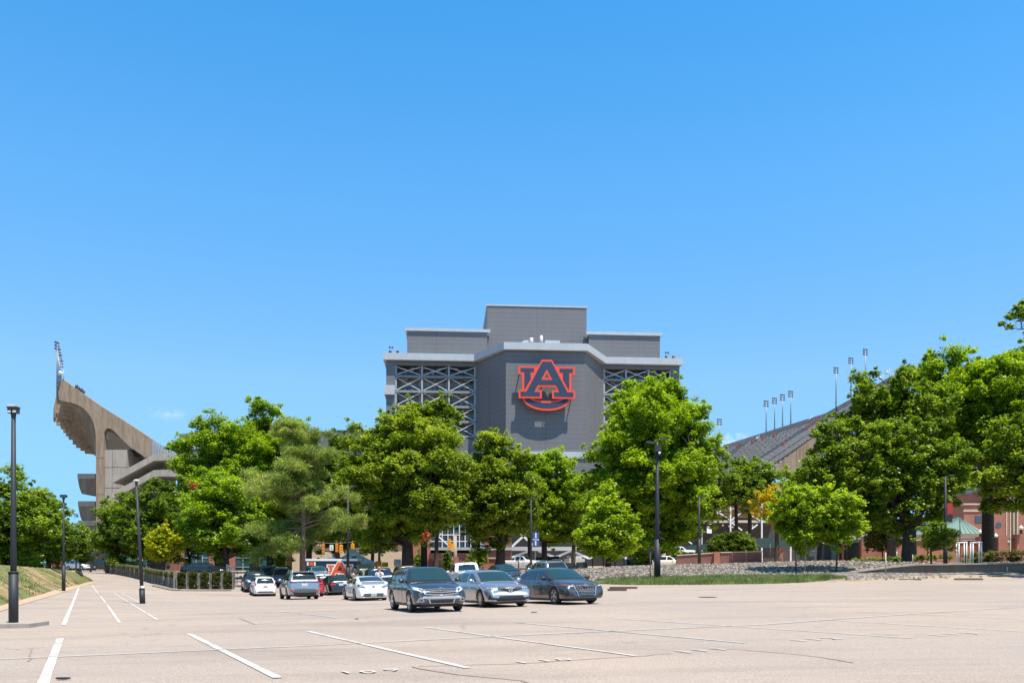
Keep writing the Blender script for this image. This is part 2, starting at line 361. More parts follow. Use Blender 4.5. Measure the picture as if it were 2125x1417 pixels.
M_PAINT = paint_mat()
tag(m_all.build('parking_lines', M_PAINT), kind='structure')
m = MB(); strip(m, [hit(*p) for p in ((-40, 1370), (0, 1368), (640, 1340), (1100, 1317), (1584, 1296), (1905, 1273), (2125, 1259), (2300, 1248))], .075, .017)
tag(m.build('aisle_line', M_PAINT), kind='structure')
# stall numbers stencilled on the paving
STALL = math.radians(26.4); rv = Vector((math.cos(STALL), math.sin(STALL), 0)); uv_ = Vector((-math.sin(STALL), math.cos(STALL), 0))
def text_mesh(txt, size, name, m, ext=0, parent=None, font_w=0):
    c = bpy.data.curves.new(name, 'FONT'); c.body = txt; c.size = size; c.align_x = 'CENTER'; c.align_y = 'CENTER'; c.extrude = ext; c.offset = font_w; c.resolution_u = 3
    o = bpy.data.objects.new(name, c); dg = bpy.context.evaluated_depsgraph_get(); COL.objects.link(o); dg.update()
    me = bpy.data.meshes.new_from_object(o.evaluated_get(dg)); bpy.data.objects.remove(o); bpy.data.curves.remove(c)
    me.materials.clear(); me.materials.append(m); me.name = name
    ob = bpy.data.objects.new(name, me); COL.objects.link(ob)
    if parent is not None: ob.parent = parent
    return ob
for (txt, pts, sz) in (('109', ((718, 1396), (764, 1395), (814, 1391)), .50), ('110', ((1082, 1375), (1130, 1371), (1170, 1369)), .50), ('111', ((1419, 1353), (1453, 1350), (1492, 1347.5)), .62),
                   ('112', ((1658, 1329.5), (1690, 1327), (1726, 1325)), .6), ('113', ((1947, 1318.5), (1975, 1316), (2013, 1314)), .6)):
    for ch, px in zip(txt, pts):
        p = hit(*px); o = text_mesh(ch, sz, 'stall_number', M_PAINT, font_w=.002)
        n = Vector((-.0138, 0, 1)).normalized()
        o.matrix_basis = Matrix.Translation((p.x, p.y, G(p.x, p.y)+.02))@Matrix(((rv.x, uv_.x, 0, 0), (rv.y, uv_.y, 0, 0), (0.0138*rv.x, .0138*uv_.x, 1, 0), (0, 0, 0, 1)))
        tag(o, kind='structure')
# sealed cracks, a sunken patch
M_CRACK = mat('crack_sealant', (.25, .20, .16), .9, var=.3, vscale=5)
m = MB()
for pts in (((855, 1383), (905, 1392), (1000, 1405), (1080, 1412), (1130, 1425)), ((868, 1382), (985, 1380), (1110, 1375), (1190, 1369), (1330, 1361), (1400, 1356)), ((1480, 1345), (1600, 1352), (1700, 1363), (1775, 1376)), ((58, 1372), (66, 1345))):
    q = [hit(*p) for p in pts]; d = [q[0]]
    for a, b in zip(q, q[1:]):
        n = max(2, int((b-a).length/.5)); d += [a.lerp(b, k/n)+Vector((rng.gauss(0, .03), rng.gauss(0, .03), 0)) for k in range(1, n+1)]
    strip(m, d, .035, .008)
tag(m.build('paving_cracks', M_CRACK), kind='structure')
m = MB(); q = [hit(*p) for p in ((497, 1283), (528, 1295), (622, 1287), (585, 1280))]
for a, b in ((0, 1), (1, 2)): strip(m, [q[a], q[b]], .05, .01)
tag(m.build('utility_cover_edge', M_CRACK), kind='structure')
# ------------------------------------------------------------------ left grass bank with its kerb
def bank(name, cols, m, amp=.06, sub=6, fr=.5):
    # cols: list of profiles (lists of world points) side by side, resampled smoothly
    rows = []; n = len(cols[0])
    C = []
    for k in range(n):
        pts = [c[k] for c in cols]; out = []
        for a, b in zip(pts, pts[1:]):
            q = max(1, int((b-a).length/1.2)); q = min(q, 40); out.append((a, b, q))
        C.append(out)
    qs = [max(C[k][i][2] for k in range(n)) for i in range(len(cols)-1)]
    for i in range(len(cols)-1):
        for j in range(qs[i]+(1 if i == len(cols)-2 else 0)):
            t = j/qs[i]; prof = [C[k][i][0].lerp(C[k][i][1], t) for k in range(n)]; row = []
            for a, b in zip(prof, prof[1:]):
                for s in range(sub): row.append(a.lerp(b, s/sub))
            row.append(prof[-1])
            for s, p in enumerate(row):
                e = 0 if s < 2 else 1
                p.z += amp*e*(noise.noise(p*fr)+.5*noise.noise(p*fr*3.1))
            rows.append([tuple(p) for p in row])
    mb = MB(); mb.smooth = True; mb.grid(rows); return mb.build(name, m)
M_BANKG = grass_mat('bank_grass', (.10, .125, .03), (.20, .205, .07), (.34, .225, .115), .54)
foot = [(-260, 1330), (-120, 1292), (-40, 1269), (20, 1252), (60, 1241), (100, 1230), (140, 1219), (175, 1209), (195, 1205)]
cols = []
for i, (x, y) in enumerate(foot):
    p = hit(x, y); p.z = G(p.x, p.y)-.03
    cr = 1.0 if i < 5 else interp(i, [(4, 1), (6, .95), (7, .7), (8, .2)])
    ztop = lerp(p.z+.1, 2.15, cr)
    back = Vector((p.x/p.y*8-2.5*(1 if i < 7 else .3), 8, 0)); q1 = p+back*.30; q1.z = lerp(p.z, ztop, .30); q2 = p+back*.9; q2.z = lerp(p.z, ztop, .92)
    q3 = p+back*1.5; q3.z = ztop; q4 = p+back*3.2; q4.z = ztop+.25; q5 = p+back*9+Vector((-10, 0, 0)); q5.z = max(ztop, 2.2)
    cols.append([p, q1, q2, q3, q4, q5])
tag(bank('grass_bank', cols, M_BANKG, .09), kind='structure')
M_KERB = mat('sandy_path', (.42, .31, .205), .9, var=.15, vscale=3)
m = MB(); strip(m, [hit(x, y+3) for x, y in foot], 1.0, .02); tag(m.build('bank_footpath', M_KERB), kind='structure')
# ------------------------------------------------------------------ right hand stone slope, walls and upper ground
def riprap_mat():
    g = NG('stone_slope'); v = g.n('ShaderNodeTexVoronoi', i_Scale=4.2); g.l(g.tc.outputs['Object'], v.inputs['Vector'])
    ve = g.n('ShaderNodeTexVoronoi', feature='DISTANCE_TO_EDGE', i_Scale=4.2); g.l(g.tc.outputs['Object'], ve.inputs['Vector'])
    bw = g.n('ShaderNodeRGBToBW'); g.l(v.outputs['Color'], bw.inputs[0])
    c = g.ramp(bw.outputs[0], [(.2, (.12, .10, .085)), (.5, (.22, .185, .155)), (.8, (.34, .30, .26))])
    c = g.mix(c, (.07, .06, .05), g.ramp(ve.outputs[0], [(.0, (1, 1, 1)), (.10, (0, 0, 0))]))
    g.color(c); g.rough(.9); g.bump(ve.outputs[0], 1, .15); return g.m
M_RIP = riprap_mat()
def rprof(x):
    fy = interp(x, [(1120, 1205), (1300, 1203), (1500, 1199), (1700, 1198), (1900, 1196), (2125, 1195), (2700, 1192)]); fz = interp(x, [(1120, 68), (1300, 64), (1700, 63), (2125, 63), (2700, 63)])
    ty = interp(x, [(1120, 1187), (1200, 1181), (1300, 1175), (1400, 1171), (1500, 1169), (1700, 1163), (1790, 1164), (1850, 1166), (1960, 1167), (2125, 1166), (2700, 1165)]); tz = 74
    a = P(x, fy, fz); b = P(x, ty, tz)
    c = P(x, ty, 95); c.z = b.z+.15; d = P(x, ty, 140); d.z = max(b.z+.4, 2.6); e = P(x, ty, 400); e.z = d.z
    return [a+Vector((0, -.4, -.3)), a, a.lerp(b, .5)+Vector((0, 0, .12)), b, c, d, e]
xs = [1120, 1200, 1300, 1400, 1500, 1600, 1700, 1790, 1850, 1960, 2125, 2400, 2700]
pr = [rprof(x) for x in xs]
tag(bank('stone_slope', [p[:4] for p in pr], M_RIP, .12, 8, .8), kind='structure')
M_UP = grass_mat('upper_ground_earth', (.16, .17, .07), (.34, .27, .17), (.50, .38, .26), .42)
tag(bank('upper_ground', [[v.copy() for v in p[3:]] for p in [rprof(x) for x in xs]], M_UP, .02, 4), kind='structure')
SLOPE = {}
def upz(x, Z):                                  # height of the upper ground at photo column x, distance Z
    p = rprof(x)[1:]
    for a, b in zip(p, p[1:]):
        if a.y <= Z <= b.y: return lerp(a.z, b.z, (Z-a.y)/(b.y-a.y))
    return p[-1].z if Z > p[-1].y else p[0].z
# loose stones
def stones(name, region, n, m, seed, smin, smax):
    r = random.Random(seed); mb = MB()
    for _ in range(n):
        p, s = region(r); s = r.uniform(smin, smax); a = r.uniform(0, 6.28)
        base = [Vector((math.cos(a+k*1.256)*s*r.uniform(.7, 1.15), math.sin(a+k*1.256)*s*.8*r.uniform(.7, 1.15), 0)) for k in range(5)]
        h = s*r.uniform(.45, .9); lo = [mb.vert(p+b+Vector((0, 0, -s*.3))) for b in base]
        hi = [mb.vert(p+b*.65+Vector((0, 0, h*r.uniform(.7, 1)))) for b in base]
        for k in range(5): mb.face((lo[k], lo[(k+1) % 5], hi[(k+1) % 5], hi[k]))
        mb.face(hi)
    return tag(mb.build(name, m), kind='stuff')
def slope_region(x0, x1, t0=.02, t1=.98):
    def f(r):
        x = r.uniform(x0, x1); p = rprof(x); t = r.uniform(t0, t1); q = p[1].lerp(p[3], t); q.z += .24*t*(1-t)*2; return q, 1
    return f
M_STN = NG('field_stone'); _g = M_STN; _geo = _g.n('ShaderNodeNewGeometry')
_g.color(_g.ramp(_geo.outputs['Random Per Island'], [(0, (.10, .08, .062)), (.4, (.21, .172, .135)), (.7, (.34, .285, .23)), (1, (.50, .44, .37))])); _g.rough(.9); M_STN = _g.m
stones('riprap_stones', slope_region(1130, 1720), 9000, M_STN, 3, .05, .13)
stones('rock_bed', slope_region(1720, 2150, .35, .95), 2600, M_STN, 4, .07, .19)
# low concrete retaining wall along the right, with the dirt verge in front
rw = thing('retaining_wall', P(1700, 1200, 64), 'long low grey concrete retaining wall in front of the large oak at right', 'wall')
m = MB()
A = [(1690, 1203, 1199), (1760, 1200, 1188), (1850, 1196, 1176), (1900, 1193, 1171.5), (2125, 1189, 1168), (2500, 1187, 1165)]
for (x0, b0, t0), (x1, b1, t1) in zip(A, A[1:]):
    a = P(x0, b0, 65.5); b = P(x1, b1, 65.5); c = P(x1, t1, 65.5); d = P(x0, t0, 65.5); a.z -= .3; b.z -= .3
    m.prism([a, b, c, d], (0, .35, 0))
M_OLDC = concrete_mat('weathered_concrete', (.24, .185, .14), (.13, .105, .08)); m.build('wall', M_OLDC, rw)
m = MB()
for (x0, b0, t0), (x1, b1, t1) in zip(A, A[1:]): m.bar(P(x0, t0, 65.6), P(x1, t1, 65.6), .55, .10)
m.build('coping', M_CONC2, rw)
fill = MB(); rows = []
for x in range(1760, 2501, 20):
    t = interp(x, [(a[0], a[2]) for a in A]); a = P(x, t+.6, 65.8); b = P(x, t-1, 70); c = rprof(x)[3]; rows.append([tuple(a), tuple(b), tuple(c+Vector((0, 1, .05)))])
fill.smooth = True; fill.grid(rows); tag(fill.build('terrace_soil', mat('terrace_earth', (.22, .16, .11), .95, var=.4, vscale=3, bump=1, bscale=8)), kind='structure')
M_DIRT = grass_mat('verge_dirt', (.14, .16, .05), (.25, .21, .10), (.33, .26, .19), .42)
m = MB(); m.smooth = True; rows = []
for x in range(1640, 2501, 12):
    a = hit(x, interp(x, [(1640, 1211), (1800, 1207), (2125, 1200.5), (2500, 1197)])); a.z = G(a.x, a.y)-.02
    t = interp(x, [(a_[0], a_[1]) for a_ in A]); b = P(x, t-.5, 65.4); c = a.lerp(b, .45); c.z += .12+.12*noise.noise(c*1.7)
    rows.append([tuple(a), tuple(c), tuple(b)])
m.grid(rows); tag(m.build('dirt_verge', M_DIRT), kind='structure')
def verge_region(r):
    x = r.uniform(1720, 2140); a = P(x, 1203-(x-1700)*.012, 62.5); a = hit(x, interp(x, [(1640, 1208), (1800, 1204), (2125, 1198)])); a.z += r.uniform(.0, .12)+.05; a.y += r.uniform(-1, 2.5); return a, 1
stones('verge_rubble', verge_region, 420, M_STN, 9, .05, .14)
# ------------------------------------------------------------------ grass
def blades(name, region, n, m, h0, h1, seed, wd=.03, kind='stuff'):
    r = random.Random(seed); V = []; Fc = []
    for i in range(n):
        p, hs = region(r); h = r.uniform(h0, h1)*hs; a = r.uniform(0, 6.28); w_ = wd*r.uniform(.6, 1.4); lx = r.gauss(0, .35)*h; ly = r.gauss(0, .35)*h
        k = len(V); V += [(p.x-math.cos(a)*w_, p.y-math.sin(a)*w_, p.z-.02), (p.x+math.cos(a)*w_, p.y+math.sin(a)*w_, p.z-.02), (p.x+lx, p.y+ly, p.z+h)]; Fc.append((k, k+1, k+2))
    me = bpy.data.meshes.new(name); me.from_pydata(V, [], Fc); me.materials.append(m); o = bpy.data.objects.new(name, me); COL.objects.link(o); return tag(o, kind=kind)
M_GR = leaf_mat('verge_grass', (.08, .12, .03), (.19, .245, .07), (.34, .38, .14), .5, .6)
M_GR2 = leaf_mat('bank_grass_blades', (.06, .09, .02), (.12, .155, .05), (.28, .27, .12), .5, .6)
gb = [(x, interp(x, [(1235, 1211), (1300, 1213.5), (1450, 1213), (1600, 1211), (1700, 1207), (1760, 1204)])) for x in range(1235, 1761, 15)]
gm = MB(); gm.smooth = True; rows = []
VG = []
for x, y in gb:
    a = hit(x, y); a.z = G(a.x, a.y)-.02; b = rprof(x)[1].copy(); b.y += .3; b.z += .05; c = a.lerp(b, .4); c.z += .1; rows.append([tuple(a), tuple(c), tuple(b)]); VG.append((a, c, b))
gm.grid(rows); tag(gm.build('grass_verge', mat('verge_soil', (.10, .12, .04), .95, var=.3, vscale=4)), kind='structure')
def vg_region(r):
    i = r.randrange(len(VG)-1); t = r.random(); s = r.random(); a = VG[i][0].lerp(VG[i+1][0], t); b = VG[i][2].lerp(VG[i+1][2], t); p = a.lerp(b, s); p.z += .1*min(s, 1-s)
    e = min(1, (i+t)/3, (len(VG)-1-i-t)/3+.2); return p, max(.3, e)*(.7+.6*abs(noise.noise(p*.8)))
blades('tall_grass', vg_region, 26000, M_GR, .15, .42, 11)
def bank_region(r):
    i = r.randrange(len(cols)-1); t = r.random(); k = r.choice((0, 0, 1, 1, 2)); a = cols[i][k].lerp(cols[i+1][k], t); b = cols[i][k+1].lerp(cols[i+1][k+1], t); p = a.lerp(b, r.random()); return p, (.5+noise.noise(p*.4)*1.1)
blades('bank_grass_tufts', bank_region, 9000, M_GR2, .05, .16, 12, .025)
# ------------------------------------------------------------------ the letter emblem (outline polygons in drawing units, y down)
def mirror(pts, c=992): return [(2*c-x, y) for x, y in pts][::-1]
def ell(cx, cy, rx, ry, a0, a1, n=28): return [(cx+rx*math.cos(math.radians(a0+(a1-a0)*k/n)), cy+ry*math.sin(math.radians(a0+(a1-a0)*k/n))) for k in range(n+1)]
EA_OUT = [(892, 255), (1092, 255), (1412, 845), (1545, 845), (1545, 1006), (1093, 1006), (1093, 845), (1188, 845), (1150, 778), (834, 778), (798, 845), (893, 845), (893, 1006), (440, 1006), (440, 845), (570, 845)]
EA_HOLE = [(992, 510), (1045, 610), (938, 610)]
EA_IN = [(905, 291), (1078, 291), (1392, 880), (1508, 880), (1508, 966), (1133, 966), (1133, 880), (1240, 880), (1165, 740), (818, 740), (744, 880), (856, 880), (856, 966), (480, 966), (480, 880), (592, 880)]
EA_HOLE2 = [(992, 430), (1108, 645), (876, 645)]
EU_OUT = [(438, 378), (825, 378), (700, 650), (640, 850), (510, 850), (510, 536), (438, 536)]
EU_IN = [(480, 415), (745, 415), (745, 497), (678, 497), (678, 632), (553, 850), (553, 497), (480, 497)]
EB_OUT = ell(992, 985, 472, 250, 0, 180)+ell(992, 985, 290, 62, 180, 0)
EB_IN = ell(992, 985, 428, 212, 4, 176)+ell(992, 985, 330, 100, 176, 4)
def plate(name, loops_list, frame, m, parent, off, depth, unit):
    """flat cut-out plates from outline loops; frame = matrix placing drawing (u right, v up) on the wall, +z outwards"""
    objs = []
    c = bpy.data.curves.new(name, 'CURVE'); c.dimensions = '2D'; c.fill_mode = 'BOTH'; c.extrude = depth/2
    vs = []; 
    me_all = MB()
    for loops in loops_list:
        c = bpy.data.curves.new(name, 'CURVE'); c.dimensions = '2D'; c.fill_mode = 'BOTH'; c.extrude = depth/2
        for lp in loops:
            s = c.splines.new('POLY'); s.points.add(len(lp)-1); s.use_cyclic_u = True
            for k, (x, y) in enumerate(lp): s.points[k].co = ((x-992)*unit, (745-y)*unit, 0, 1)
        o = bpy.data.objects.new(name, c); COL.objects.link(o); dg = bpy.context.evaluated_depsgraph_get(); dg.update()
        me = bpy.data.meshes.new_from_object(o.evaluated_get(dg)); bpy.data.objects.remove(o); bpy.data.curves.remove(c)
        b = len(me_all.v)
        for v in me.vertices: me_all.vert(frame@(v.co+Vector((0, 0, off+depth/2))))
        for p in me.polygons: me_all.face([i+b for i in p.vertices])
        bpy.data.meshes.remove(me)
    return me_all.build(name, m, parent, world=False)
def ring_loops(out, inn): return [out, inn]
# ------------------------------------------------------------------ scoreboard building
YAW = math.radians(4.3); B0 = P(1132, 1190, 190); B0.z = 1.6
board = thing('scoreboard_building', B0, 'huge stepped grey clad stadium scoreboard tower with the big orange and navy letter emblem', 'building', rz=YAW)
def hz(y, Z): return CH+(HY-y)/F*Z-1.6             # height above the building's base
zc1, zc0 = 50.1, 48.55                                # centre cornice top/bottom (local)
LW, RW = -35.4, 32.9; CI = 14.4; CF = 8.7; VW = 11.0
m = MB()                                           # front walls as real volumes
z_led = hz(948, 190)
m.prism([(-CF, 0, 0), (CF, 0, 0), (CI, VW, 0), (CI, 24, 0), (-CI, 24, 0), (-CI, VW, 0)], (0, 0, zc0+.4))     # octagon bay
OTL, OTR = -33.4, -14.9; otz = hz(762, 201); obz = hz(912, 201)
for side in (-1, 1):
    x0, x1 = (LW, -CI) if side < 0 else (CI, RW)
    o0, o1 = (-33.4, -14.9) if side < 0 else (14.9, 31.0)
    zt = zc0+.3
    m.box(x0, o0, VW+.2, 30, 0, zt); m.box(o1, x1, VW+.2, 30, 0, zt) if side > 0 else m.box(o1, x1+.0, VW+.2, 30, 0, zt)
    m.box(o0, o1, VW+.2, 30, otz, zt); m.box(o0, o1, VW+.2, 30, 0, obz); m.box(o0, o1, 29, 30, obz, otz)
m.build('wall', M_CLAD, board, world=False)
m = MB()                                           # tower and penthouses
m.box(-12, 12, 18, 40, zc0, hz(637, 208)); m.build('tower', M_CLAD, board, world=False)
m = MB(); m.box(-30.8, -12.05, 15, 36, zc0, hz(691, 205)); m.build('penthouse', M_CLAD, board, world=False)
m = MB(); m.box(12.05, 29.2, 15, 36, zc0, hz(691, 205)); m.build('penthouse', M_CLAD, board, world=False)
m = MB(); t = hz(637, 208); m.box(-12.15, 12.15, 17.85, 40.15, t, t+.35)
t = hz(691, 205); m.box(-31.2, -11.4, 14.6, 36.3, t-.15, t+.5); m.box(11.4, 29.6, 14.6, 36.3, t-.15, t+.5)
m.build('parapet_coping', M_COPE, board, world=False)
m = MB(); z0, z1 = zc0, zc1; e = .9
m.prism([(-CF-.5, -e, z0), (CF+.5, -e, z0), (CI+.9, VW-e, z0), (RW+.45, VW-e, z0), (RW+.45, 30, z0), (LW-.6, 30, z0), (LW-.6, VW-e, z0), (-CI-.9, VW-e, z0)], (0, 0, z1-z0)); m.build('cornice', M_COPE, board, world=False)
m = MB(); m.box(LW-.4, -33.42, VW-.6, 29, hz(822, 200), hz(803, 200)); m.box(31.05, RW+.3, VW-.6, 29, hz(822, 203), hz(803, 203)); m.box(-CF-.3, CF+.3, -.3, .1, hz(950, 190), hz(937, 190)); m.build('band', M_COPE, board, world=False)
M_TRUSSW = mat('pale_steel_brace', (.68, .69, .69), .5, var=.06, vscale=2)
M_FLOORD = mat('floor_slab_grey', (.22, .235, .24), .8, var=.15, vscale=1.5); M_DECKIN = mat('board_back_panel', (.42, .41, .39), .7, var=.35, vscale=.8); M_WARM = mat('hanging_duct', (.45, .33, .24), .7, var=.3, vscale=2)
for side in (-1, 1):
    o0, o1 = (-33.4, -14.9) if side < 0 else (14.9, 31.0); nb = 3; dz = 3.42; bw = (o1-o0)/nb
    lev = [otz-2.2-dz*k for k in range(7)]
    fr = MB(); br = MB(); fl = MB(); inn = MB(); cl = MB(); r = random.Random(side+5)
    for k in range(nb+1):
        x = o0+bw*k; x = min(max(x, o0+.2), o1-.2)
        fr.box(x-.2, x+.2, VW+.5, VW+.9, obz, otz)
        if 0 < k < nb: fr.box(x-.75, x-.35, VW+2.6, VW+3.0, obz, otz)
    for i, z in enumerate(lev):
        if z < obz: break
        fl.box(o0+.02, o1-.02, VW+.55, VW+3.6, z-.42, z-.08)
        fl.box(o0+.02, o1-.02, VW+.42, VW+.55, z-.62, z-.05)
        if i > 0 or True:
            z_up = lev[i-1]-.45 if i else otz-.1
            zl = z+.02
            for k in range(nb):
                a = o0+bw*k+.35; b = o0+bw*(k+1)-.35; lo = zl if i else zl+.1
                br.bar((a, VW+.75, lo), (b, VW+.75, z_up-.15), .18, .15); br.bar((a, VW+.95, z_up-.15), (b, VW+.95, lo), .18, .15)
                if r.random() < .8: br.bar((a+1, VW+2.6, lo), (b-1.5, VW+2.6, z_up-.4), .14, .14)
            # equipment racks and handrail seen inside
            x = o0+.6
            while x < o1-1:
                w_ = r.uniform(.25, .8); inn.box(x, x+w_, VW+1.6, VW+2.1, z, z+r.uniform(.5, 1.15)); x += w_+r.uniform(.1, .8)
            inn.box(o0+.1, o1-.1, VW+1.5, VW+1.56, z+.95, z+1.02)
            for q in range(9):
                x = r.uniform(o0+.5, o1-1.5); cl.box(x, x+r.uniform(.5, 1.8), VW+r.uniform(1.2, 2.5), VW+3.4, z_up-.45, z_up-.2)
    back = MB(); back.box(o0+.02, o1-.02, VW+3.6, VW+3.9, obz, otz); back.build('back_panel', M_DECKIN, board, world=False)
    fr.build('steel_frame', M_STEEL, board, world=False); br.build('cross_brace', M_TRUSSW, board, world=False); fl.build('floor_slab', M_FLOORD, board, world=False)
    inn.build('equipment_rack', M_DARKM, board, world=False); cl.build('hanging_duct', M_WARM, board, world=False)
# emblem
M_EMO = mat('emblem_orange', (.78, .075, .03), .45, var=.05); M_EMN = mat('emblem_navy', (.016, .042, .088), .75, var=.12, vscale=1)
EU = 1/89.5; ez = hz(799.5, 190)
ez -= .42; fr_ = Matrix.Translation((.05, 0, ez))@Matrix.Rotation(math.radians(90), 4, 'X')
em = MB(); 
for (x, y) in ((480, 450), (1500, 450), (480, 930), (1500, 930), (992, 340), (992, 1180)):
    p = fr_@Vector(((x-992)*EU, (745-y)*EU, 0)); em.box(p.x-.1, p.x+.1, -1.9, .02, p.z-.1, p.z+.1)
emo = em.build('emblem_mount', M_DARKM, board, world=False)
plate('emblem_outline', [[EU_OUT], [mirror(EU_OUT)], [EB_OUT]], fr_, M_EMO, emo, 1.7, .30, EU)
plate('emblem_outline', [[EA_OUT, EA_HOLE]], fr_, M_EMO, emo, 2.02, .28, EU)
plate('emblem_letter', [[EU_IN], [mirror(EU_IN)], [EB_IN]], fr_, M_EMN, emo, 2.002, .012, EU)
plate('emblem_letter', [[EA_IN, EA_HOLE2]], fr_, M_EMN, emo, 2.305, .04, EU)
# roof equipment, each a thing standing on the roof
def bl(u, v, z): return Vector((B0.x+u*math.cos(YAW)-v*math.sin(YAW), B0.y+u*math.sin(YAW)+v*math.cos(YAW), B0.z+z))
def roofthing(name, u, v, z, label, cat, fn, m_, group=None, part='casing'):
    t = thing(name, bl(u, v, z), label, cat, group, YAW); mb = MB(); fn(mb); mb.build(part, m_, t, world=False); return t
M_DUCT = mat('weathered_duct_metal', (.50, .51, .50), .5, .2, var=.2, vscale=2)
def hood(mb): mb.prism([(-.8, 0, 0), (.7, 0, 0), (.7, 0, 1.3), (-.3, 0, 1.3), (-.8, 0, .9)], (0, 1.4, 0)); mb.box(-.95, -.8, 0, 1.4, .3, .9)
roofthing('air_intake_hood', -4.2, 2.2, zc1, 'small dark hooded air intake at the left end of the roof equipment above the emblem', 'vent', hood, M_DUCT)
for (u, r_, h_, lb) in ((-2.9, .42, 1.75, 'shorter of two upright exhaust stacks on the roof edge above the emblem'), (-.7, .36, 2.3, 'taller upright exhaust stack on the roof edge above the emblem')):
    t = thing('exhaust_stack', bl(u, 2, zc1), lb, 'chimney', 'exhaust stacks on the board roof', YAW); mb = MB(); mb.tube([(0, 0, 0), (0, 0, h_)], r_, 12); mb.build('pipe', M_DUCT, t, world=False)
    mb = MB(); mb.tube([(0, 0, h_), (0, 0, h_+.7)], .04, 5); mb.build('lightning_rod', M_DARKM, t, world=False)
def acbox(mb): mb.box(0, 3.3, 0, 2, .25, 1.45); mb.box(.1, .3, .1, 1.9, 0, .25); mb.box(3, 3.2, .1, 1.9, 0, .25); mb.box(1.6, 1.66, -.03, 0, .3, 1.4)
roofthing('air_conditioner', .2, 2.5, zc1, 'grey rectangular air handling unit right of the exhaust stacks on the roof', 'air conditioner', acbox, M_DUCT)
def lowpipe(mb):
    mb.tube([(-1.6, 0, .35), (5.8, 0, .3)], .08, 6); mb.tube([(6.6, 0, 0), (6.6, 0, 1.2), (7.6, -.4, 1.05)], .04, 5)
roofthing('roof_pipe', -1, 1.4, zc1, 'thin pipe and bent mast running along the roof edge above the emblem', 'pipe', lowpipe, M_DARKM, part='pipe')
def speaker_rig(mb):
    for x in (0, 1.0, 2.2, 3.2):
        mb.tube([(x, 0, 0), (x, 0, 1.6)], .05, 5)
    mb.bar((-.2, 0, 1.6), (3.5, 0, 1.6), .1); mb.bar((-.2, 0, .6), (3.5, 0, .6), .07)
def speaker_pods(mb):
    for x in (0, 1.7):
        mb.lathe([(.05, -.5), (.32, -.3), (.36, .1), (.25, .45), (.05, .5)], 8, Matrix.Translation((x, 0, .75)))
    for x in (-.1, .5): mb.lathe([(.05, -.2), (.22, -.1), (.2, .15), (.05, .2)], 8, Matrix.Translation((x, 0, 1.95)))
for (u, lb) in ((-34.6, 'rack of dark speakers on the left roof corner of the scoreboard tower'), (30.2, 'rack of dark speakers on the right roof corner of the scoreboard tower')):
    t = roofthing('speaker_rack', u, VW+2, zc1, lb, 'speaker rack', speaker_rig, M_STEEL, 'speaker racks on the board roof', 'frame'); mb = MB(); speaker_pods(mb); mb.build('speaker', M_BLACKM, t, world=False)
# ------------------------------------------------------------------ low grey wing behind the trees, left of the board
t = thing('stadium_wing', P(560, 1190, 205), 'low flat grey panelled stadium wing behind the trees left of the scoreboard tower', 'building')
m = MB()
def pbox(m, x0, x1, ytop, ybot, Z, dep): a = P(x0, ybot, Z); b = P(x1, ytop, Z); m.box(a.x, b.x, Z, Z+dep, a.z, b.z)
pbox(m, 690, 812, 893, 1200, 204, 20); pbox(m, 560, 689.6, 896, 1200, 206, 20); pbox(m, 428, 560, 900, 1200, 212, 20); pbox(m, 368, 428, 909, 1200, 207, 20)
m.build('wall', M_CLAD2, t)
m = MB(); pbox(m, 372, 430, 900, 909, 206.6, 18); pbox(m, 689, 812, 892, 893.2, 203.8, 20); pbox(m, 560, 689, 895, 896.2, 205.8, 20); m.build('parapet', M_CLAD2, t)
m = MB(); pbox(m, 392, 412, 925, 932, 206.9, .3); pbox(m, 372, 430, 955, 958, 206.8, .3); pbox(m, 372, 430, 1000, 1003, 206.8, .3); m.build('floor_band', M_COPE, t)
# ------------------------------------------------------------------ west stand (left): arched concrete end frames under the upper deck
ZW = 205
def pbox(m, x0, x1, ytop, ybot, Z, dep): a = P(x0, ybot, Z); b = P(x1, ytop, Z); m.box(a.x, b.x, Z, Z+dep, a.z, b.z)
ws = thing('grandstand', P(215, 1190, ZW), 'tall brown concrete upper grandstand at left with arched ribs under its overhanging deck', 'grandstand')
def WP(x, y, Z=ZW): return P(x, y, Z)
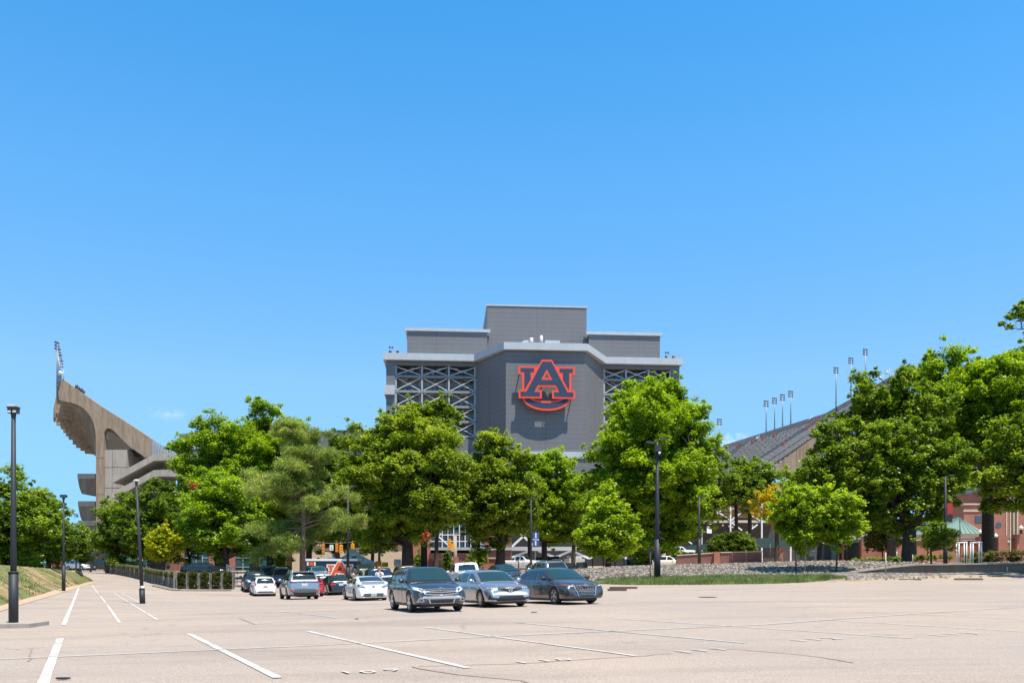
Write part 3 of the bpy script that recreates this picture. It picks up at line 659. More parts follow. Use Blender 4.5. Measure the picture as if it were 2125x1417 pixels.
# near end frame profile in pixels at ZW
top_ = [(128, 785), (170, 815), (210, 843), (250, 868), (290, 894), (315, 911)]
inner = [(314, 948), (300, 948), (270, 927), (254, 912), (246, 904), (241, 898), (236, 893.5), (231, 890), (226.5, 888.3), (222.5, 888.5), (219.5, 890.5), (217.5, 894), (216.3, 898), (216, 903)]     # small arch right of column, going left
colr = [(216, 1190), (199, 1190)]
outer = [(199, 905), (198, 890), (193, 872), (185, 857), (175, 845), (163, 836), (150, 832), (138, 832), (126, 829), (122, 826), (123, 808)]
outer = [(199, 912), (198.6, 903), (197.8, 895), (196.4, 887), (194.3, 879.5), (191.5, 872), (188, 865), (184, 858.6), (179, 852.6), (173.5, 847.4), (167, 843), (160, 839.3), (152, 836.4), (144, 834.3), (135, 832.6), (126, 831), (122, 828), (123, 808)]
def frame_mesh(prof, depth, Z=ZW, dx=0, dy=0, sc=1):
    """solid concrete frame: ear-cut the outline with a curve fill"""
    c = bpy.data.curves.new('f', 'CURVE'); c.dimensions = '2D'; c.fill_mode = 'BOTH'; c.extrude = depth/2
    s = c.splines.new('POLY'); s.points.add(len(prof)-1); s.use_cyclic_u = True
    for k, (x, y) in enumerate(prof):
        p = P(x, y, ZW); s.points[k].co = (p.x*sc+dx, p.z*sc+dy, 0, 1)
    o = bpy.data.objects.new('f', c); COL.objects.link(o); dg = bpy.context.evaluated_depsgraph_get(); dg.update()
    me = bpy.data.meshes.new_from_object(o.evaluated_get(dg)); bpy.data.objects.remove(o); bpy.data.curves.remove(c)
    mb = MB()
    for v in me.vertices: mb.vert((v.co.x, Z+depth/2+v.co.z, v.co.y))
    for p in me.polygons: mb.face(p.vertices[:])
    bpy.data.meshes.remove(me); return mb
prof = top_+inner+colr+outer
frame_mesh(prof, 1.2).build('end_frame', M_CONC, ws)
# inner column seams
m = MB()
for y in (950, 1025, 1056, 1088): a = WP(200, y); b = WP(216, y); m.box(a.x, b.x, ZW-.03, ZW+.02, a.z-.08, a.z+.02)
m.build('column_joint', M_OLDC, ws)
# receding ribs: arched frames set back one behind the other, the deck bays resting on them
tips = [(119.5, 838), (118, 848), (116, 857), (114, 866), (112.4, 875), (118, 883), (127, 890), (132, 898), (137.6, 905), (143.6, 912), (152, 922), (159, 929), (168, 935), (177, 941)]
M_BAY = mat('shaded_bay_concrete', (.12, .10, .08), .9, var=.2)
def fill_xz(pr, Z, half):
    c = bpy.data.curves.new('f', 'CURVE'); c.dimensions = '2D'; c.fill_mode = 'BOTH'; c.extrude = half
    s = c.splines.new('POLY'); s.points.add(len(pr)-1); s.use_cyclic_u = True
    for i, (x, z) in enumerate(pr): s.points[i].co = (x, z, 0, 1)
    o = bpy.data.objects.new('f', c); COL.objects.link(o); dg = bpy.context.evaluated_depsgraph_get(); dg.update()
    me = bpy.data.meshes.new_from_object(o.evaluated_get(dg)); bpy.data.objects.remove(o); bpy.data.curves.remove(c); mb = MB()
    for v in me.vertices: mb.vert((v.co.x, Z+v.co.z, v.co.y))
    for p in me.polygons: mb.face(p.vertices[:])
    bpy.data.meshes.remove(me); return mb
def bay_outline(k, Z, up):
    tx, ty = tips[k]; out = []
    for i in range(13):
        th = math.radians(90*i/12); x = 198-(198-tx)*(1-math.cos(th)); y = 946-(946-ty)*math.sin(th)**.9
        y0 = 905-(905-(ty-28))*math.sin(th)**.9 if up else y
        out.append((x, lerp(y, y0, .14) if up else y))
    out += [(tx, ty-28-.0*k), (max(tx+4, 125), 812 if k < 6 else 805+4*k), (172, 842), (200, 872), (209, 905), (209, 946)]
    return [(P(x, y, Z).x, P(x, y, Z).z) for x, y in out]
for k in range(14):
    Z = ZW+2.2+(3.0*k if k < 4 else 12+4.6*(k-4)); hs = .95 if k < 4 else 1.92
    fill_xz(bay_outline(k, Z, False), Z, .35).build('arched_rib', M_CONC, ws)
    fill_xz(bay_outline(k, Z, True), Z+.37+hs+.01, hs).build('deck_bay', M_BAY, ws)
m = MB()
for k in range(1, 9): pbox(m, 201, 210, 940, 1190, ZW+2.3+4.6*k, .7)
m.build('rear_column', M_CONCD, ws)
# seating deck under the end frame (sloping underside seen inside the right arch)
m = MB()
a, b = P(205, 848, ZW), P(318, 918, ZW)
for k in range(8):
    t0 = k/8; t1 = (k+1)/8; p = a.lerp(b, t0)-Vector((0, 0, 2)); q = a.lerp(b, t1)-Vector((0, 0, 2))
    m.prism([(p.x, ZW+1.25, p.z-1.2), (q.x, ZW+1.25, p.z-1.2), (q.x, ZW+1.25, p.z-2.6), (p.x, ZW+1.25, p.z-2.2)], (0, 18, 0))
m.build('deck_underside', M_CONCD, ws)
# block stair tower between column and ramps
m = MB(); pbox(m, 216, 264, 933, 1195, ZW+.3, 9); m.build('stair_tower', M_CONC2, ws)
m = MB(); pbox(m, 246, 300, 950, 1195, ZW+9.5, 6); m.build('stair_tower', M_CONC2, ws)
m = MB(); 
for y in (969, 1012, 1052): a = WP(217, y); b = WP(263, y); m.box(a.x, b.x, ZW+.26, ZW+.29, a.z, a.z+.07)
a = WP(232, 933); m.box(a.x, a.x+.06, ZW+.26, ZW+.29, 3, a.z); m.build('joint', M_OLDC, ws)
# switchback ramps to the right
def ramp(m, pts, dep, Z, th=1.15):
    for (x0, y0), (x1, y1) in zip(pts, pts[1:]):
        a = P(x0, y0, Z); b = P(x1, y1, Z)
        m.prism([(a.x, a.y, a.z), (b.x, b.y, b.z), (b.x, b.y, b.z-th), (a.x, a.y, a.z-th)], (0, .3, 0))
        m.prism([(a.x, a.y, a.z-th), (b.x, b.y, b.z-th), (b.x, b.y, b.z-th-.35), (a.x, a.y, a.z-th-.35)], (0, dep, 0))
m1 = MB()
for oy in (0, 33, 66, 99):
    pts = [(233, 988+oy), (262, 973+oy), (290, 958+oy), (319, 942+oy), (345, 941+oy), (368, 942+oy)]
    ramp(m1, pts, 9, ZW-6)
m1.build('ramp', M_CONC2, ws)
m = MB()
for oy in (0, 33, 66):
    for x in (302, 340, 356):
        pbox(m, x, x+5, 958+oy+4, 985+oy, ZW-2, .6)
m.build('ramp_column', M_OLDC, ws)
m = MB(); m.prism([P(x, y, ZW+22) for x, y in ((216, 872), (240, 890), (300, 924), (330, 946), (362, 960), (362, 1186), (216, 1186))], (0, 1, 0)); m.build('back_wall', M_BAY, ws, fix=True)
# dark block ends on the far (left) side of the column
m1 = MB()
for (y0, y1, xl) in ((983, 992, 162), (1040, 1047, 163), (1080, 1092, 163)):
    a = P(xl, y1, ZW+8); b = P(198, y0, ZW+8)
    m1.prism([(a.x, ZW+8, b.z), (b.x, ZW+8, b.z), (b.x, ZW+8, b.z-5.2), (a.x+.9, ZW+8, b.z-4.9), (a.x+.4, ZW+8, b.z-3.6), (a.x, ZW+8, b.z-1.8)], (0, 14, 0))
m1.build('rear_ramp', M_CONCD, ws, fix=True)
m1 = MB()
for (y0, xl) in ((983, 162), (1040, 163), (1080, 163)): a = P(xl, y0, ZW+7.9); b = P(198, y0, ZW+7.9); m1.box(a.x-.05, b.x, ZW+7.7, ZW+22, a.z-1.2, a.z+.05)
m1.build('ramp_parapet', M_CONC2, ws)
# blue-grey corrugated panels continuing the deck line
m = MB(); mp = MB()
for k in range(10):
    x0 = 316+k*5.6; x1 = x0+5.2; yt0 = 911+(x0-315)*.62; yt1 = 911+(x1-315)*.62
    a = P(x0, yt0, ZW+.5); b = P(x1, yt1, ZW+.5); c = P(x1, 950, ZW+.5); d = P(x0, 950, ZW+.5); m.prism([a, b, c, d], (0, .3, 0))
    a = P(x0-.6, yt0-1, ZW+.2); mp.box(a.x, a.x+.12, ZW+.1, ZW+.4, d.z, a.z)
m.build('corrugated_panel', mat('corrugated_steel', (.42, .46, .50), .5, .3, var=.12, vscale=1.5), ws); mp.build('panel_post', M_STEEL, ws)
# crowd of kit under the deck: ducts, pipes, lamp
m = MB()
for (x, y, w_, h_) in ((268, 932, 10, 5), (281, 934, 7, 8), (292, 938, 14, 4), (300, 930, 5, 9), (276, 940, 5, 6)): pbox(m, x, x+w_, y, y+h_, ZW+4, 2)
m.build('pipework', M_DARKM, ws)
M_LAMPW = mat('warm_lamp', (1, .9, .7), .5, emit=(1, .85, .6), emits=3)
# floodlight masts
M_FLOOD = mat('floodlight_housing', (.06, .07, .085), .45)
def flood_mast(base, h, label, group, rows=3, cols=3, s=1.0, yaw=0.0, low=True):
    t = thing('floodlight_mast', base, label, 'floodlight mast', group, yaw); mb = MB(); mb.tube([(0, 0, 0), (0, 0, h)], [.28*s, .17*s], 8); mb.box(-.3*s, .3*s, -.2, .2, h*.25, h*.25+.3)
    mb.build('mast', mat('mast_steel', (.20, .25, .31), .45, .4, var=.1), t, world=False)
    mb = MB()
    for r_ in range(rows):
        z = h-1.7*s+r_*1.0*s; mb.bar((-1.25*s, 0, z+.02), (1.25*s, 0, z+.02), .14)
    mb.build('crossarm', M_DARKM, t, world=False)
    mb = MB()
    for r_ in range(rows):
        for c_ in range(cols):
            z = h-1.7*s+r_*1.0*s; x = (c_-(cols-1)/2)*.92*s
            mb.lathe([(.1*s, -.32*s), (.34*s, -.12*s), (.43*s, .16*s), (.40*s, .2*s)], 8, Matrix.Translation((x, .1, z))@Matrix.Rotation(math.radians(68), 4, 'Y' if False else 'X'))
    mb.build('floodlight', M_FLOOD, t, world=False); return t
gW = 'floodlight masts over the left stand'; gE = 'floodlight masts over the right stand'
for i, (x, yb, yt, Z, lb) in enumerate(((118.5, 830, 713, 206, 'tallest floodlight mast at the outer tip of the left grandstand'), (121.5, 812, 726, 214, 'second floodlight mast behind the tallest at the tip of the left grandstand'),
                                       (124, 806, 738, 222, 'third floodlight mast behind the tip of the left grandstand'), (126.5, 800, 750, 230, 'lowest floodlight mast nearest the left grandstand top edge'))):
    b = P(x, yb, Z); flood_mast(b, (yb-yt)/F*Z, lb, gW, 3, 2, .75, math.radians(80))
# east stand (right): inner seats, near end wall
es = thing('grandstand', P(1700, 1190, 230), 'sloping upper grandstand at right with grey seat rows and red chairs seen through the trees', 'grandstand')
T0 = P(1852, 792, 205); T1 = P(1712, 868, 262); T2 = P(1500, 932, 330); T3 = P(1420, 962, 380)
L0 = P(1608, 960, 205); L1 = Vector((L0.x, 262, L0.z)); L2 = Vector((L0.x-4, 330, L0.z-.5)); L3 = Vector((L0.x-10, 380, L0.z-1))
tops = [T0, T1, T2, T3]; lows = [L0, L1, L2, L3]
def rail(a, t):
    i = min(int(t*3), 2); return a[i].lerp(a[i+1], t*3-i)
NR = 24; NS = 30; m = MB(); seat = MB(); aisle = MB()
for r_ in range(NR):
    f0 = r_/NR; f1 = (r_+1)/NR
    rows_ = []
    for k in range(NS+1):
        t = k/NS; lo = rail(lows, t); hi = rail(tops, t); a = lo.lerp(hi, f0); b = lo.lerp(hi, f1); rise = b.z-a.z
        rows_.append([(a.x, a.y, a.z), (a.x+(b.x-a.x)*.98, b.y, a.z), (b.x, b.y, b.z)])
        seat_a = Vector((a.x+(b.x-a.x)*.35, a.y, a.z)); 
        if k < NS:
            lo2 = rail(lows, (k+.9)/NS); hi2 = rail(tops, (k+.9)/NS); a2 = lo2.lerp(hi2, f0); b2 = lo2.lerp(hi2, f1)
            if (k % 7) != 3: seat.poly([(a.x+.2, a.y, a.z+.12), (a2.x+.2, a2.y, a2.z+.12), (a2.x+.55, a2.y, a2.z+.55), (a.x+.55, a.y, a.z+.55)])
    m.grid(rows_)
m.build('terrace', mat('terrace_concrete', (.30, .27, .24), .85, var=.15), es); tag(seat.build('seats', mat('seat_grey', (.19, .175, .16), .8, var=.6, vscale=.9), es), kind='stuff')
m = MB(); r = random.Random(8)
for _ in range(22):
    t = r.uniform(.25, .95); f = r.choice((.93, .8, .55, .35, .6))+r.uniform(-.02, .02); a = rail(lows, t).lerp(rail(tops, t), f); b = rail(lows, t+.006).lerp(rail(tops, t+.006), f)
    m.box(a.x-.4, a.x-.1, a.y, a.y+r.uniform(.8, 2.8), a.z+.1, a.z+.8)
m.build('red_chair', mat('red_plastic', (.62, .05, .035), .5), es)
m = MB()
N_ = 24
for k in range(N_):
    a = rail(tops, k/N_); b = rail(tops, (k+1)/N_); m.prism([a+Vector((0, 0, -.6)), b+Vector((0, 0, -.6)), b+Vector((0, 0, 1.5)), a+Vector((0, 0, 1.5))], (.4, 0, 0))
m.build('parapet', mat('parapet_concrete', (.34, .31, .27), .8, var=.2, vscale=.4), es, fix=True)
m = MB()                                            # near end wall and the frame below it
a = L0+Vector((0, -.5, -.8)); b = T0+Vector((.8, -.5, 1.2))
m.prism([a, b, b+Vector((0, 0, -5.5)), Vector((b.x-7, b.y, b.z-9)), Vector((a.x+6, a.y, a.z-2.2)), a+Vector((0, 0, -2.6))], (0, 1.0, 0)); m.build('end_frame', M_CONC, es, fix=True)
m = MB(); m.box(L0.x+22, L0.x+24.5, 205, 207, 1, T0.z-10); m.box(L0.x+4, L0.x+5.5, 240, 242, 1, L0.z); m.box(L0.x+4, L0.x+5.5, 280, 282, 1, L0.z); m.build('column', M_CONC, es)
m = MB(); m.box(L0.x, L0.x+25, 230, 232, 0, 18); m.box(L0.x-30, L0.x, 250, 252, 0, 16); m.build('lower_wall', M_CONCD, es)
for (x, yb, yt, Z, lb) in ((1493, 948, 872, 330, 'isolated floodlight mast furthest left above the right grandstand'), (1590, 913, 834, 300, 'first from left of the four close floodlight masts on the right grandstand'),
                          (1607.5, 908, 828, 295, 'second from left of the four close floodlight masts on the right grandstand'), (1624, 902, 821, 290, 'third from left of the four close floodlight masts on the right grandstand'),
                          (1641, 896, 814, 285, 'rightmost of the four close floodlight masts on the right grandstand'), (1735, 858, 765, 250, 'leftmost and lowest of the three tall floodlight masts rising behind the big oak'),
                          (1766, 842, 745, 240, 'middle of the three tall floodlight masts rising behind the big oak'), (1796, 828, 727, 232, 'highest of the three tall floodlight masts rising behind the big oak')):
    b = P(x, yb, Z); flood_mast(b, (yb-yt)/F*Z, lb, gE, 3, 3, .62*Z/230, math.radians(22))
for (x, yb, yt, Z, lb) in ((1575, 919, 903, 300, 'small pale loudspeaker post left of the four floodlight masts'), (1613, 905, 890, 298, 'small pale loudspeaker post among the four floodlight masts'), (1651, 893, 876, 285, 'small pale loudspeaker post right of the four floodlight masts'),
                           (1686, 880, 862, 270, 'small pale loudspeaker post beside the oak crown on the stand parapet'), (1540, 927, 912, 320, 'small pale loudspeaker post near the low end of the stand parapet'),
                           (1832, 796, 778, 210, 'pale loudspeaker post left of the stand tip above the oak'), (1846, 787, 765, 206, 'pale loudspeaker post on the very tip of the right stand'), (132, 785, 768, 205, 'pale loudspeaker post on the tip of the left stand')):
    b = P(x, yb, Z); h_ = (yb-yt)/F*Z; t = thing('speaker_post', b, lb, 'loudspeaker', 'loudspeaker posts on the stands'); mb = MB(); mb.tube([(0, 0, -.5), (0, 0, h_)], .09, 6); mb.build('post', M_STEEL, t, world=False)
    mb = MB(); mb.lathe([(.12, -.45), (.5, .3), (.55, .4)], 8, Matrix.Translation((-.55, 0, h_*.62))@Matrix.Rotation(math.radians(-70), 4, 'Y')); mb.build('horn', M_WHITE, t, world=False)
# spectators-like dark kit on the left stand's edge: two dark cameras
for (x, y, lb) in ((159, 808, 'dark spotlight pair on the sloping top edge of the left grandstand'), (169, 815, 'small dark spotlight lower down the sloping top edge of the left grandstand')):
    b = P(x, y+1, ZW+1); t = thing('spotlight', b, lb, 'spotlight', 'spotlights on the left stand edge'); mb = MB(); mb.tube([(0, 0, -1), (0, 0, .6)], .08, 5); mb.build('bracket', M_DARKM, t, world=False)
    mb = MB(); mb.lathe([(.15, -.4), (.45, -.1), (.5, .3)], 8, Matrix.Translation((0, 0, .75))@Matrix.Rotation(1.2, 4, 'Y')); mb.lathe([(.15, -.4), (.4, -.1), (.42, .25)], 8, Matrix.Translation((.5, 0, .35))@Matrix.Rotation(1.2, 4, 'Y')); mb.build('lamp_head', M_FLOOD, t, world=False)
# ------------------------------------------------------------------ trees
M_OAK = leaf_mat('oak_leaves', (.045, .09, .012), (.16, .265, .026), (.38, .47, .06))
M_OAKY = leaf_mat('yellow_green_leaves', (.06, .105, .012), (.20, .30, .028), (.46, .52, .08))
M_LIME = leaf_mat('bright_green_leaves', (.07, .14, .012), (.22, .36, .025), (.44, .56, .06))
M_YLIME = leaf_mat('yellow_lime_leaves', (.12, .19, .012), (.29, .43, .03), (.50, .60, .07))
M_YEL = leaf_mat('yellow_leaves', (.20, .26, .012), (.42, .46, .02), (.64, .60, .04))
M_GOLD = leaf_mat('golden_leaves', (.30, .27, .02), (.52, .43, .03), (.66, .54, .05))
M_DARK = leaf_mat('dark_green_leaves', (.036, .075, .012), (.125, .215, .022), (.30, .39, .05))
M_MYR = leaf_mat('myrtle_leaves', (.07, .085, .025), (.15, .16, .04), (.30, .24, .07))
M_PINE = leaf_mat('pine_needles', (.08, .13, .022), (.22, .31, .055), (.46, .52, .14), .45)
M_RUST = leaf_mat('rust_leaves', (.20, .05, .02), (.34, .09, .04), (.42, .16, .07))
def leaves_mesh(name, cl, m, leaf, seed, parent, needle=False, up=.75):
    """cl: list of (center, radius, flat, count)"""
    rs = np.random.RandomState(seed); V = []; n_tot = 0
    for (c, r, flat, n) in cl:
        d = rs.normal(size=(n, 3)); d /= np.linalg.norm(d, axis=1)[:, None]
        rr = r*(rs.rand(n)**.42)[:, None]*(1+.18*rs.randn(n, 1)); o = d*rr; o[:, 2] *= flat
        p = np.array(c)[None]+o
        nrm = rs.normal(size=(n, 3)); nrm[:, 2] = np.abs(nrm[:, 2])+up*2; nrm += d*.7; nrm /= np.linalg.norm(nrm, axis=1)[:, None]
        t = rs.normal(size=(n, 3)); t -= nrm*(t*nrm).sum(1)[:, None]; t /= np.linalg.norm(t, axis=1)[:, None]
        if needle: t = d*.8+t*.9+np.array([0, 0, .25]); t /= np.linalg.norm(t, axis=1)[:, None]
        b = np.cross(nrm, t); b /= np.linalg.norm(b, axis=1)[:, None]+1e-9
        s = leaf*(.6+.8*rs.rand(n, 1)); wv = .055 if needle else .46
        q = np.stack([p-t*s*.5, p+b*s*wv+t*s*.05, p+t*s*.62-nrm*s*.12, p-b*s*wv+t*s*.05], 1)
        V.append(q.reshape(-1, 3)); n_tot += n
    V = np.concatenate(V); me = bpy.data.meshes.new(name); me.vertices.add(len(V)); me.vertices.foreach_set('co', V.astype(np.float32).ravel())
    me.loops.add(len(V)); me.loops.foreach_set('vertex_index', np.arange(len(V), dtype=np.int32)); me.polygons.add(n_tot)
    me.polygons.foreach_set('loop_start', np.arange(0, len(V), 4, dtype=np.int32)); me.update(calc_edges=True); me.validate()
    me.materials.append(m); o = bpy.data.objects.new(name, me); COL.objects.link(o); o.parent = parent; return o
def limb(mb, a, b, r0, r1, rnd, wob=.08, n=6, seg=5):
    a = Vector(a); b = Vector(b); L = (b-a).length; pts = []; off = Vector((rnd.uniform(-1, 1), rnd.uniform(-1, 1), rnd.uniform(.1, 1)))*L*wob
    for k in range(seg+1):
        t = k/seg; p = a.lerp(b, t)+off*math.sin(math.pi*t)+Vector((rnd.gauss(0, 1), rnd.gauss(0, 1), rnd.gauss(0, 1)))*L*.012*(0 < k < seg); pts.append(p)
    mb.tube(pts, [lerp(r0, r1, k/seg) for k in range(seg+1)], n); return pts
TREES = []
LEAFK = .66
def tree(name, label, xt, yb, Z, xl, xr, yt, ybt, m, seed, leaf=.36, nclump=60, dens=1.0, fork=None, tr=None, group='shade trees between the lot and the stadium', bark=None, shape='round', cat='tree', gap=.0, depth=.8, lobes=None, fill=1.0, base=None, extra=None, ragged=.26, bias=.5):
    rnd = random.Random(seed); k = Z/F; B = P(xt, yb, Z); 
    t = thing(name, B, label, cat, group); rx = (xr-xl)/2*k; rz = (ybt-yt)/2*k; ry = min(rx, max(rz, rx*.5))*depth
    C = Vector((((xl+xr)/2-xt)*k, 0, (yb-(yt+ybt)/2)*k)); cl = []; cents = []
    nclump = int(nclump*2.5); cr = .235*(rx*ry*rz)**(1/3)*(60/nclump)**(1/3)*1.20
    tries = 0
    while len(cents) < nclump and tries < nclump*60:
        tries += 1
        d = Vector((rnd.gauss(0, 1), rnd.gauss(0, 1), rnd.gauss(0, 1))).normalized(); r = rnd.random()**bias
        lob = 1+ragged*(noise.noise(d*1.6+Vector((seed*3.1, 0, 0)))*1.6); 
        q = Vector((d.x*rx*r*lob, d.y*ry*r*lob, d.z*rz*r*lob))
        zz = q.z/rz
        if shape == 'cone':
            lim = max(.15, (1-zz)/2*1.15) if zz > -.75 else .8
            if abs(q.x)/rx > lim or abs(q.y)/ry > lim: continue
        if shape == 'dome' and zz < -.45 and (q.x/rx)**2 > .25 and rnd.random() < .4: continue
        if any((q-c).length < cr*.62 for c in cents): continue
        cents.append(q)
    mb = MB(); leaf = leaf*LEAFK; trk = tr or .055*rx+.12; fz = fork if fork is not None else max(.25*C.z, (yb-ybt)*k*1.05)
    fk = Vector((rnd.uniform(-.2, .2), 0, fz))
    o = mb.smooth
    gd = min(-.4, G(B.x, B.y)-B.z-.2) if xt < 1100 else -.5
    mb.tube([(0, 0, gd), (0, 0, .15), (fk.x*.4, 0, fz*.5), fk], [trk*1.5, trk*1.12, trk*.95, trk*.85], 10)
    top = C+Vector((0, 0, rz*.55)); main = limb(mb, fk, top, trk*.8, trk*.15, rnd, .06, 7, 6)
    nodes = [(p, trk*lerp(.75, .2, i/6)) for i, p in enumerate(main)]
    nl = max(4, min(9, int(rx*1.1)+2))
    for i in range(nl):
        a = 2*math.pi*(i+rnd.uniform(-.3, .3))/nl; e = rnd.uniform(-.35, .45)
        q = C+Vector((math.cos(a)*rx*.66, math.sin(a)*ry*.66, e*rz)); s = fk if rnd.random() < .6 else main[rnd.choice((1, 2))]
        pts = limb(mb, s, q, trk*rnd.uniform(.38, .52), trk*.09, rnd, .10, 6, 6); nodes += [(p, trk*lerp(.4, .09, j/6)) for j, p in enumerate(pts) if j > 1]
    for q in cents:
        w_ = C+q; nd, rr = min(nodes, key=lambda n_: (n_[0]-w_).length+(.3*rx if n_[0].z > w_.z else 0)); limb(mb, nd, w_, min(rr*.6, .09+.01*rx), .02, rnd, .1, 4, 3)
    mb.build('trunk', bark or M_BARK, t, world=False)
    area = math.pi*cr*cr; per = int(dens*fill*3.3*area/(leaf*leaf*.42))
    for q in cents:
        s = rnd.uniform(.6, 1.25); cl.append((C+q, cr*s, rnd.uniform(.55, .8), int(per*s*s*(1-gap*rnd.random()))))
        for _ in range(3):                                   # twigs poking out of the clump
            d = Vector((rnd.gauss(0, 1), rnd.gauss(0, 1), rnd.gauss(.2, .8))).normalized(); e = C+q+d*cr*s*rnd.uniform(.95, 1.6); cl.append((e, cr*s*rnd.uniform(.22, .42), .8, max(4, int(per*.10))))
    leaves_mesh('crown', cl, m, leaf, seed, t)
    return t
def rust(t, pts, Z, seed):
    cl = [(P(x, y, Z)-t.location, .42, .8, 16) for x, y in pts]+[(P(x+random.Random(x).uniform(-9, 9), y+random.Random(y).uniform(-7, 7), Z)-t.location, .4, .8, 9) for x, y in pts]; o = leaves_mesh('dead_twig', cl, M_RUST, .24, seed, t); return o
G2 = 'small ornamental trees'
# far left
tree('oak_tree', 'dark green tree at the far left edge overhanging the grass bank', 5, 1182, 82, -75, 128, 992, 1190, M_OAK, 11, nclump=75, leaf=.33)
tree('oak_tree', 'dark tree behind the second lamp post, right of the tree at the left edge', 100, 1182, 108, 40, 152, 1020, 1160, M_DARK, 12, nclump=40)
tree('small_tree', 'small distant tree in the gap under the left grandstand beside the globe lamp', 165, 1180, 150, 134, 196, 1086, 1172, M_OAK, 13, nclump=26, group=G2)
tree('oak_tree', 'dark leafy tree at the foot of the tall concrete stand column', 228, 1183, 128, 190, 296, 1025, 1178, M_OAK, 14, nclump=48)
tree('oak_tree', 'mid green tree in front of the concrete ramps, behind the leaning lamp post', 318, 1184, 120, 264, 400, 1000, 1172, M_DARK, 15, nclump=60)
tree('small_tree', 'small glowing yellow-green tree behind the hedge planters at left', 338, 1188, 95, 298, 376, 1092, 1168, M_YEL, 16, nclump=34, leaf=.3, group=G2)
tree('oak_tree', 'broad green oak left of the pine, standing before the grey wing', 458, 1185, 128, 362, 565, 872, 1150, M_LIME, 17, nclump=100)
tree('oak_tree', 'tall oak behind the pine with several crown tips against the sky', 560, 1185, 132, 462, 650, 850, 1150, M_LIME, 18, nclump=90)
t = tree('broadleaf_tree', 'bright green tree with drooping branches just left of the pine', 470, 1188, 98, 376, 545, 985, 1166, M_LIME, 19, nclump=62)
rust(t, [(398, 1002), (405, 1012)], 92, 3)
tree('oak_tree', 'dark tree with a thick dark trunk directly left of the pine trunk', 527, 1200, 90, 500, 600, 1080, 1150, M_DARK, 191, nclump=24, tr=.5)
tree('oak_tree', 'dark tree filling the gap between the pine and the yellowish oak', 700, 1186, 120, 620, 765, 920, 1120, M_DARK, 20, nclump=80)
tree('oak_tree', 'shaded green tree behind the pine trunk and traffic signals', 640, 1186, 125, 560, 740, 960, 1128, M_OAK, 201, nclump=70)
# pine
def pine():
    Z = 78; k = Z/F; rnd = random.Random(4); B = P(628, 1213, Z); t = thing('pine_tree', B, 'tall feathery olive green pine with a straight brown trunk behind the parked cars', 'tree', 'shade trees between the lot and the stadium')
    H = (1213-880)*k; mb = MB(); mb.tube([(0, 0, -.4), (0, 0, H*.25), (.1, 0, H*.45), (-.55, 0, H*.66), (-.95, 0, H*.97)], [.30, .24, .19, .12, .03], 9)
    cl = []
    def ax(z): return interp(z, [(0, 0), (H*.45, .1), (H*.66, -.55), (H, -.95)])
    prof = [(.10, 2.2), (.2, 3.4), (.32, 5.8), (.42, 5.9), (.52, 5.2), (.62, 4.4), (.72, 4.1), (.82, 3.6), (.92, 2.5), (1.0, 1.0)]
    for i in range(64):
        f = rnd.uniform(.2, .99); z = H*f; R_ = interp(f, prof)*rnd.uniform(.55, 1.05); a = rnd.uniform(0, 6.28)
        if f < .3 and math.cos(a) > .1 and rnd.random() < .6: a += math.pi
        o_ = Vector((ax(z), 0, z)); q = o_+Vector((math.cos(a)*R_, math.sin(a)*R_*.8, rnd.uniform(-.4, .9)*R_*.3)); pts = limb(mb, o_, q, .07+.04*(1-f), .02, rnd, .10, 5, 4)
        for j in range(5):
            p = pts[0].lerp(pts[-1], rnd.uniform(.35, 1.05))+Vector((rnd.gauss(0, .35), rnd.gauss(0, .35), rnd.gauss(.1, .25))); cl.append((p, rnd.uniform(.45, .95), .62, rnd.randint(300, 480)))
    # long bare limb bending down to the left
    q = [P(*a, Z)-B for a in ((627, 1105), (600, 1102), (582, 1112), (566, 1130), (545, 1146))]; mb.tube([(p.x, 0, p.z) for p in q], [.1, .09, .08, .05, .03], 6)
    for p in q[2:]: 
        for j in range(4): cl.append((Vector((p.x+rnd.gauss(-.3, .4), rnd.gauss(0, .4), p.z+rnd.gauss(-.2, .4))), .6, .6, 340))
    mb.build('trunk', M_BARKP, t, world=False); leaves_mesh('crown', cl, M_PINE, .34, 44, t, needle=True)
pine()
t = tree('oak_tree', 'big yellowish oak with a thick dark trunk in front of the tower base', 846, 1190, 100, 700, 968, 865, 1138, M_OAKY, 21, nclump=150, tr=.72, fork=3.2, leaf=.34)
rust(t, [(884, 1105), (880, 1112), (876, 1120), (752, 1088)], 92, 5)
tree('oak_tree', 'slim upper crown of a yellowish oak rising before the tower windows', 880, 1190, 106, 800, 955, 822, 960, M_OAKY, 22, nclump=50, leaf=.34)
tree('oak_tree', 'oak with a split dark trunk left of the blue banner', 1038, 1186, 106, 935, 1120, 898, 1128, M_OAKY, 23, nclump=115, tr=.6, fork=3.0, leaf=.34)
tree('oak_tree', 'mid green oak between the split oak and the small rounded tree', 1130, 1184, 120, 1060, 1225, 930, 1128, M_LIME, 24, nclump=80)
tree('broadleaf_tree', 'small rounded bright green tree with a bare stem above the stone slope', 1262, 1178, 82, 1182, 1346, 1000, 1160, M_YLIME, 25, nclump=80, leaf=.28, shape='cone', group=G2, tr=.26, fork=1.6, ragged=.1)
tree('oak_tree', 'tallest bright green oak right of the emblem, behind the tall double lamp', 1335, 1184, 98, 1205, 1495, 820, 1140, M_LIME, 26, nclump=150, tr=.6)
tree('oak_tree', 'narrow top crown of the tallest oak rising to the right of the emblem', 1345, 1184, 103, 1262, 1440, 775, 930, M_LIME, 27, nclump=55, gap=.3)
tree('oak_tree', 'dark tree behind the steel trusses between the two largest crowns', 1556, 1176, 125, 1500, 1612, 945, 1062, M_OAK, 28, nclump=45)
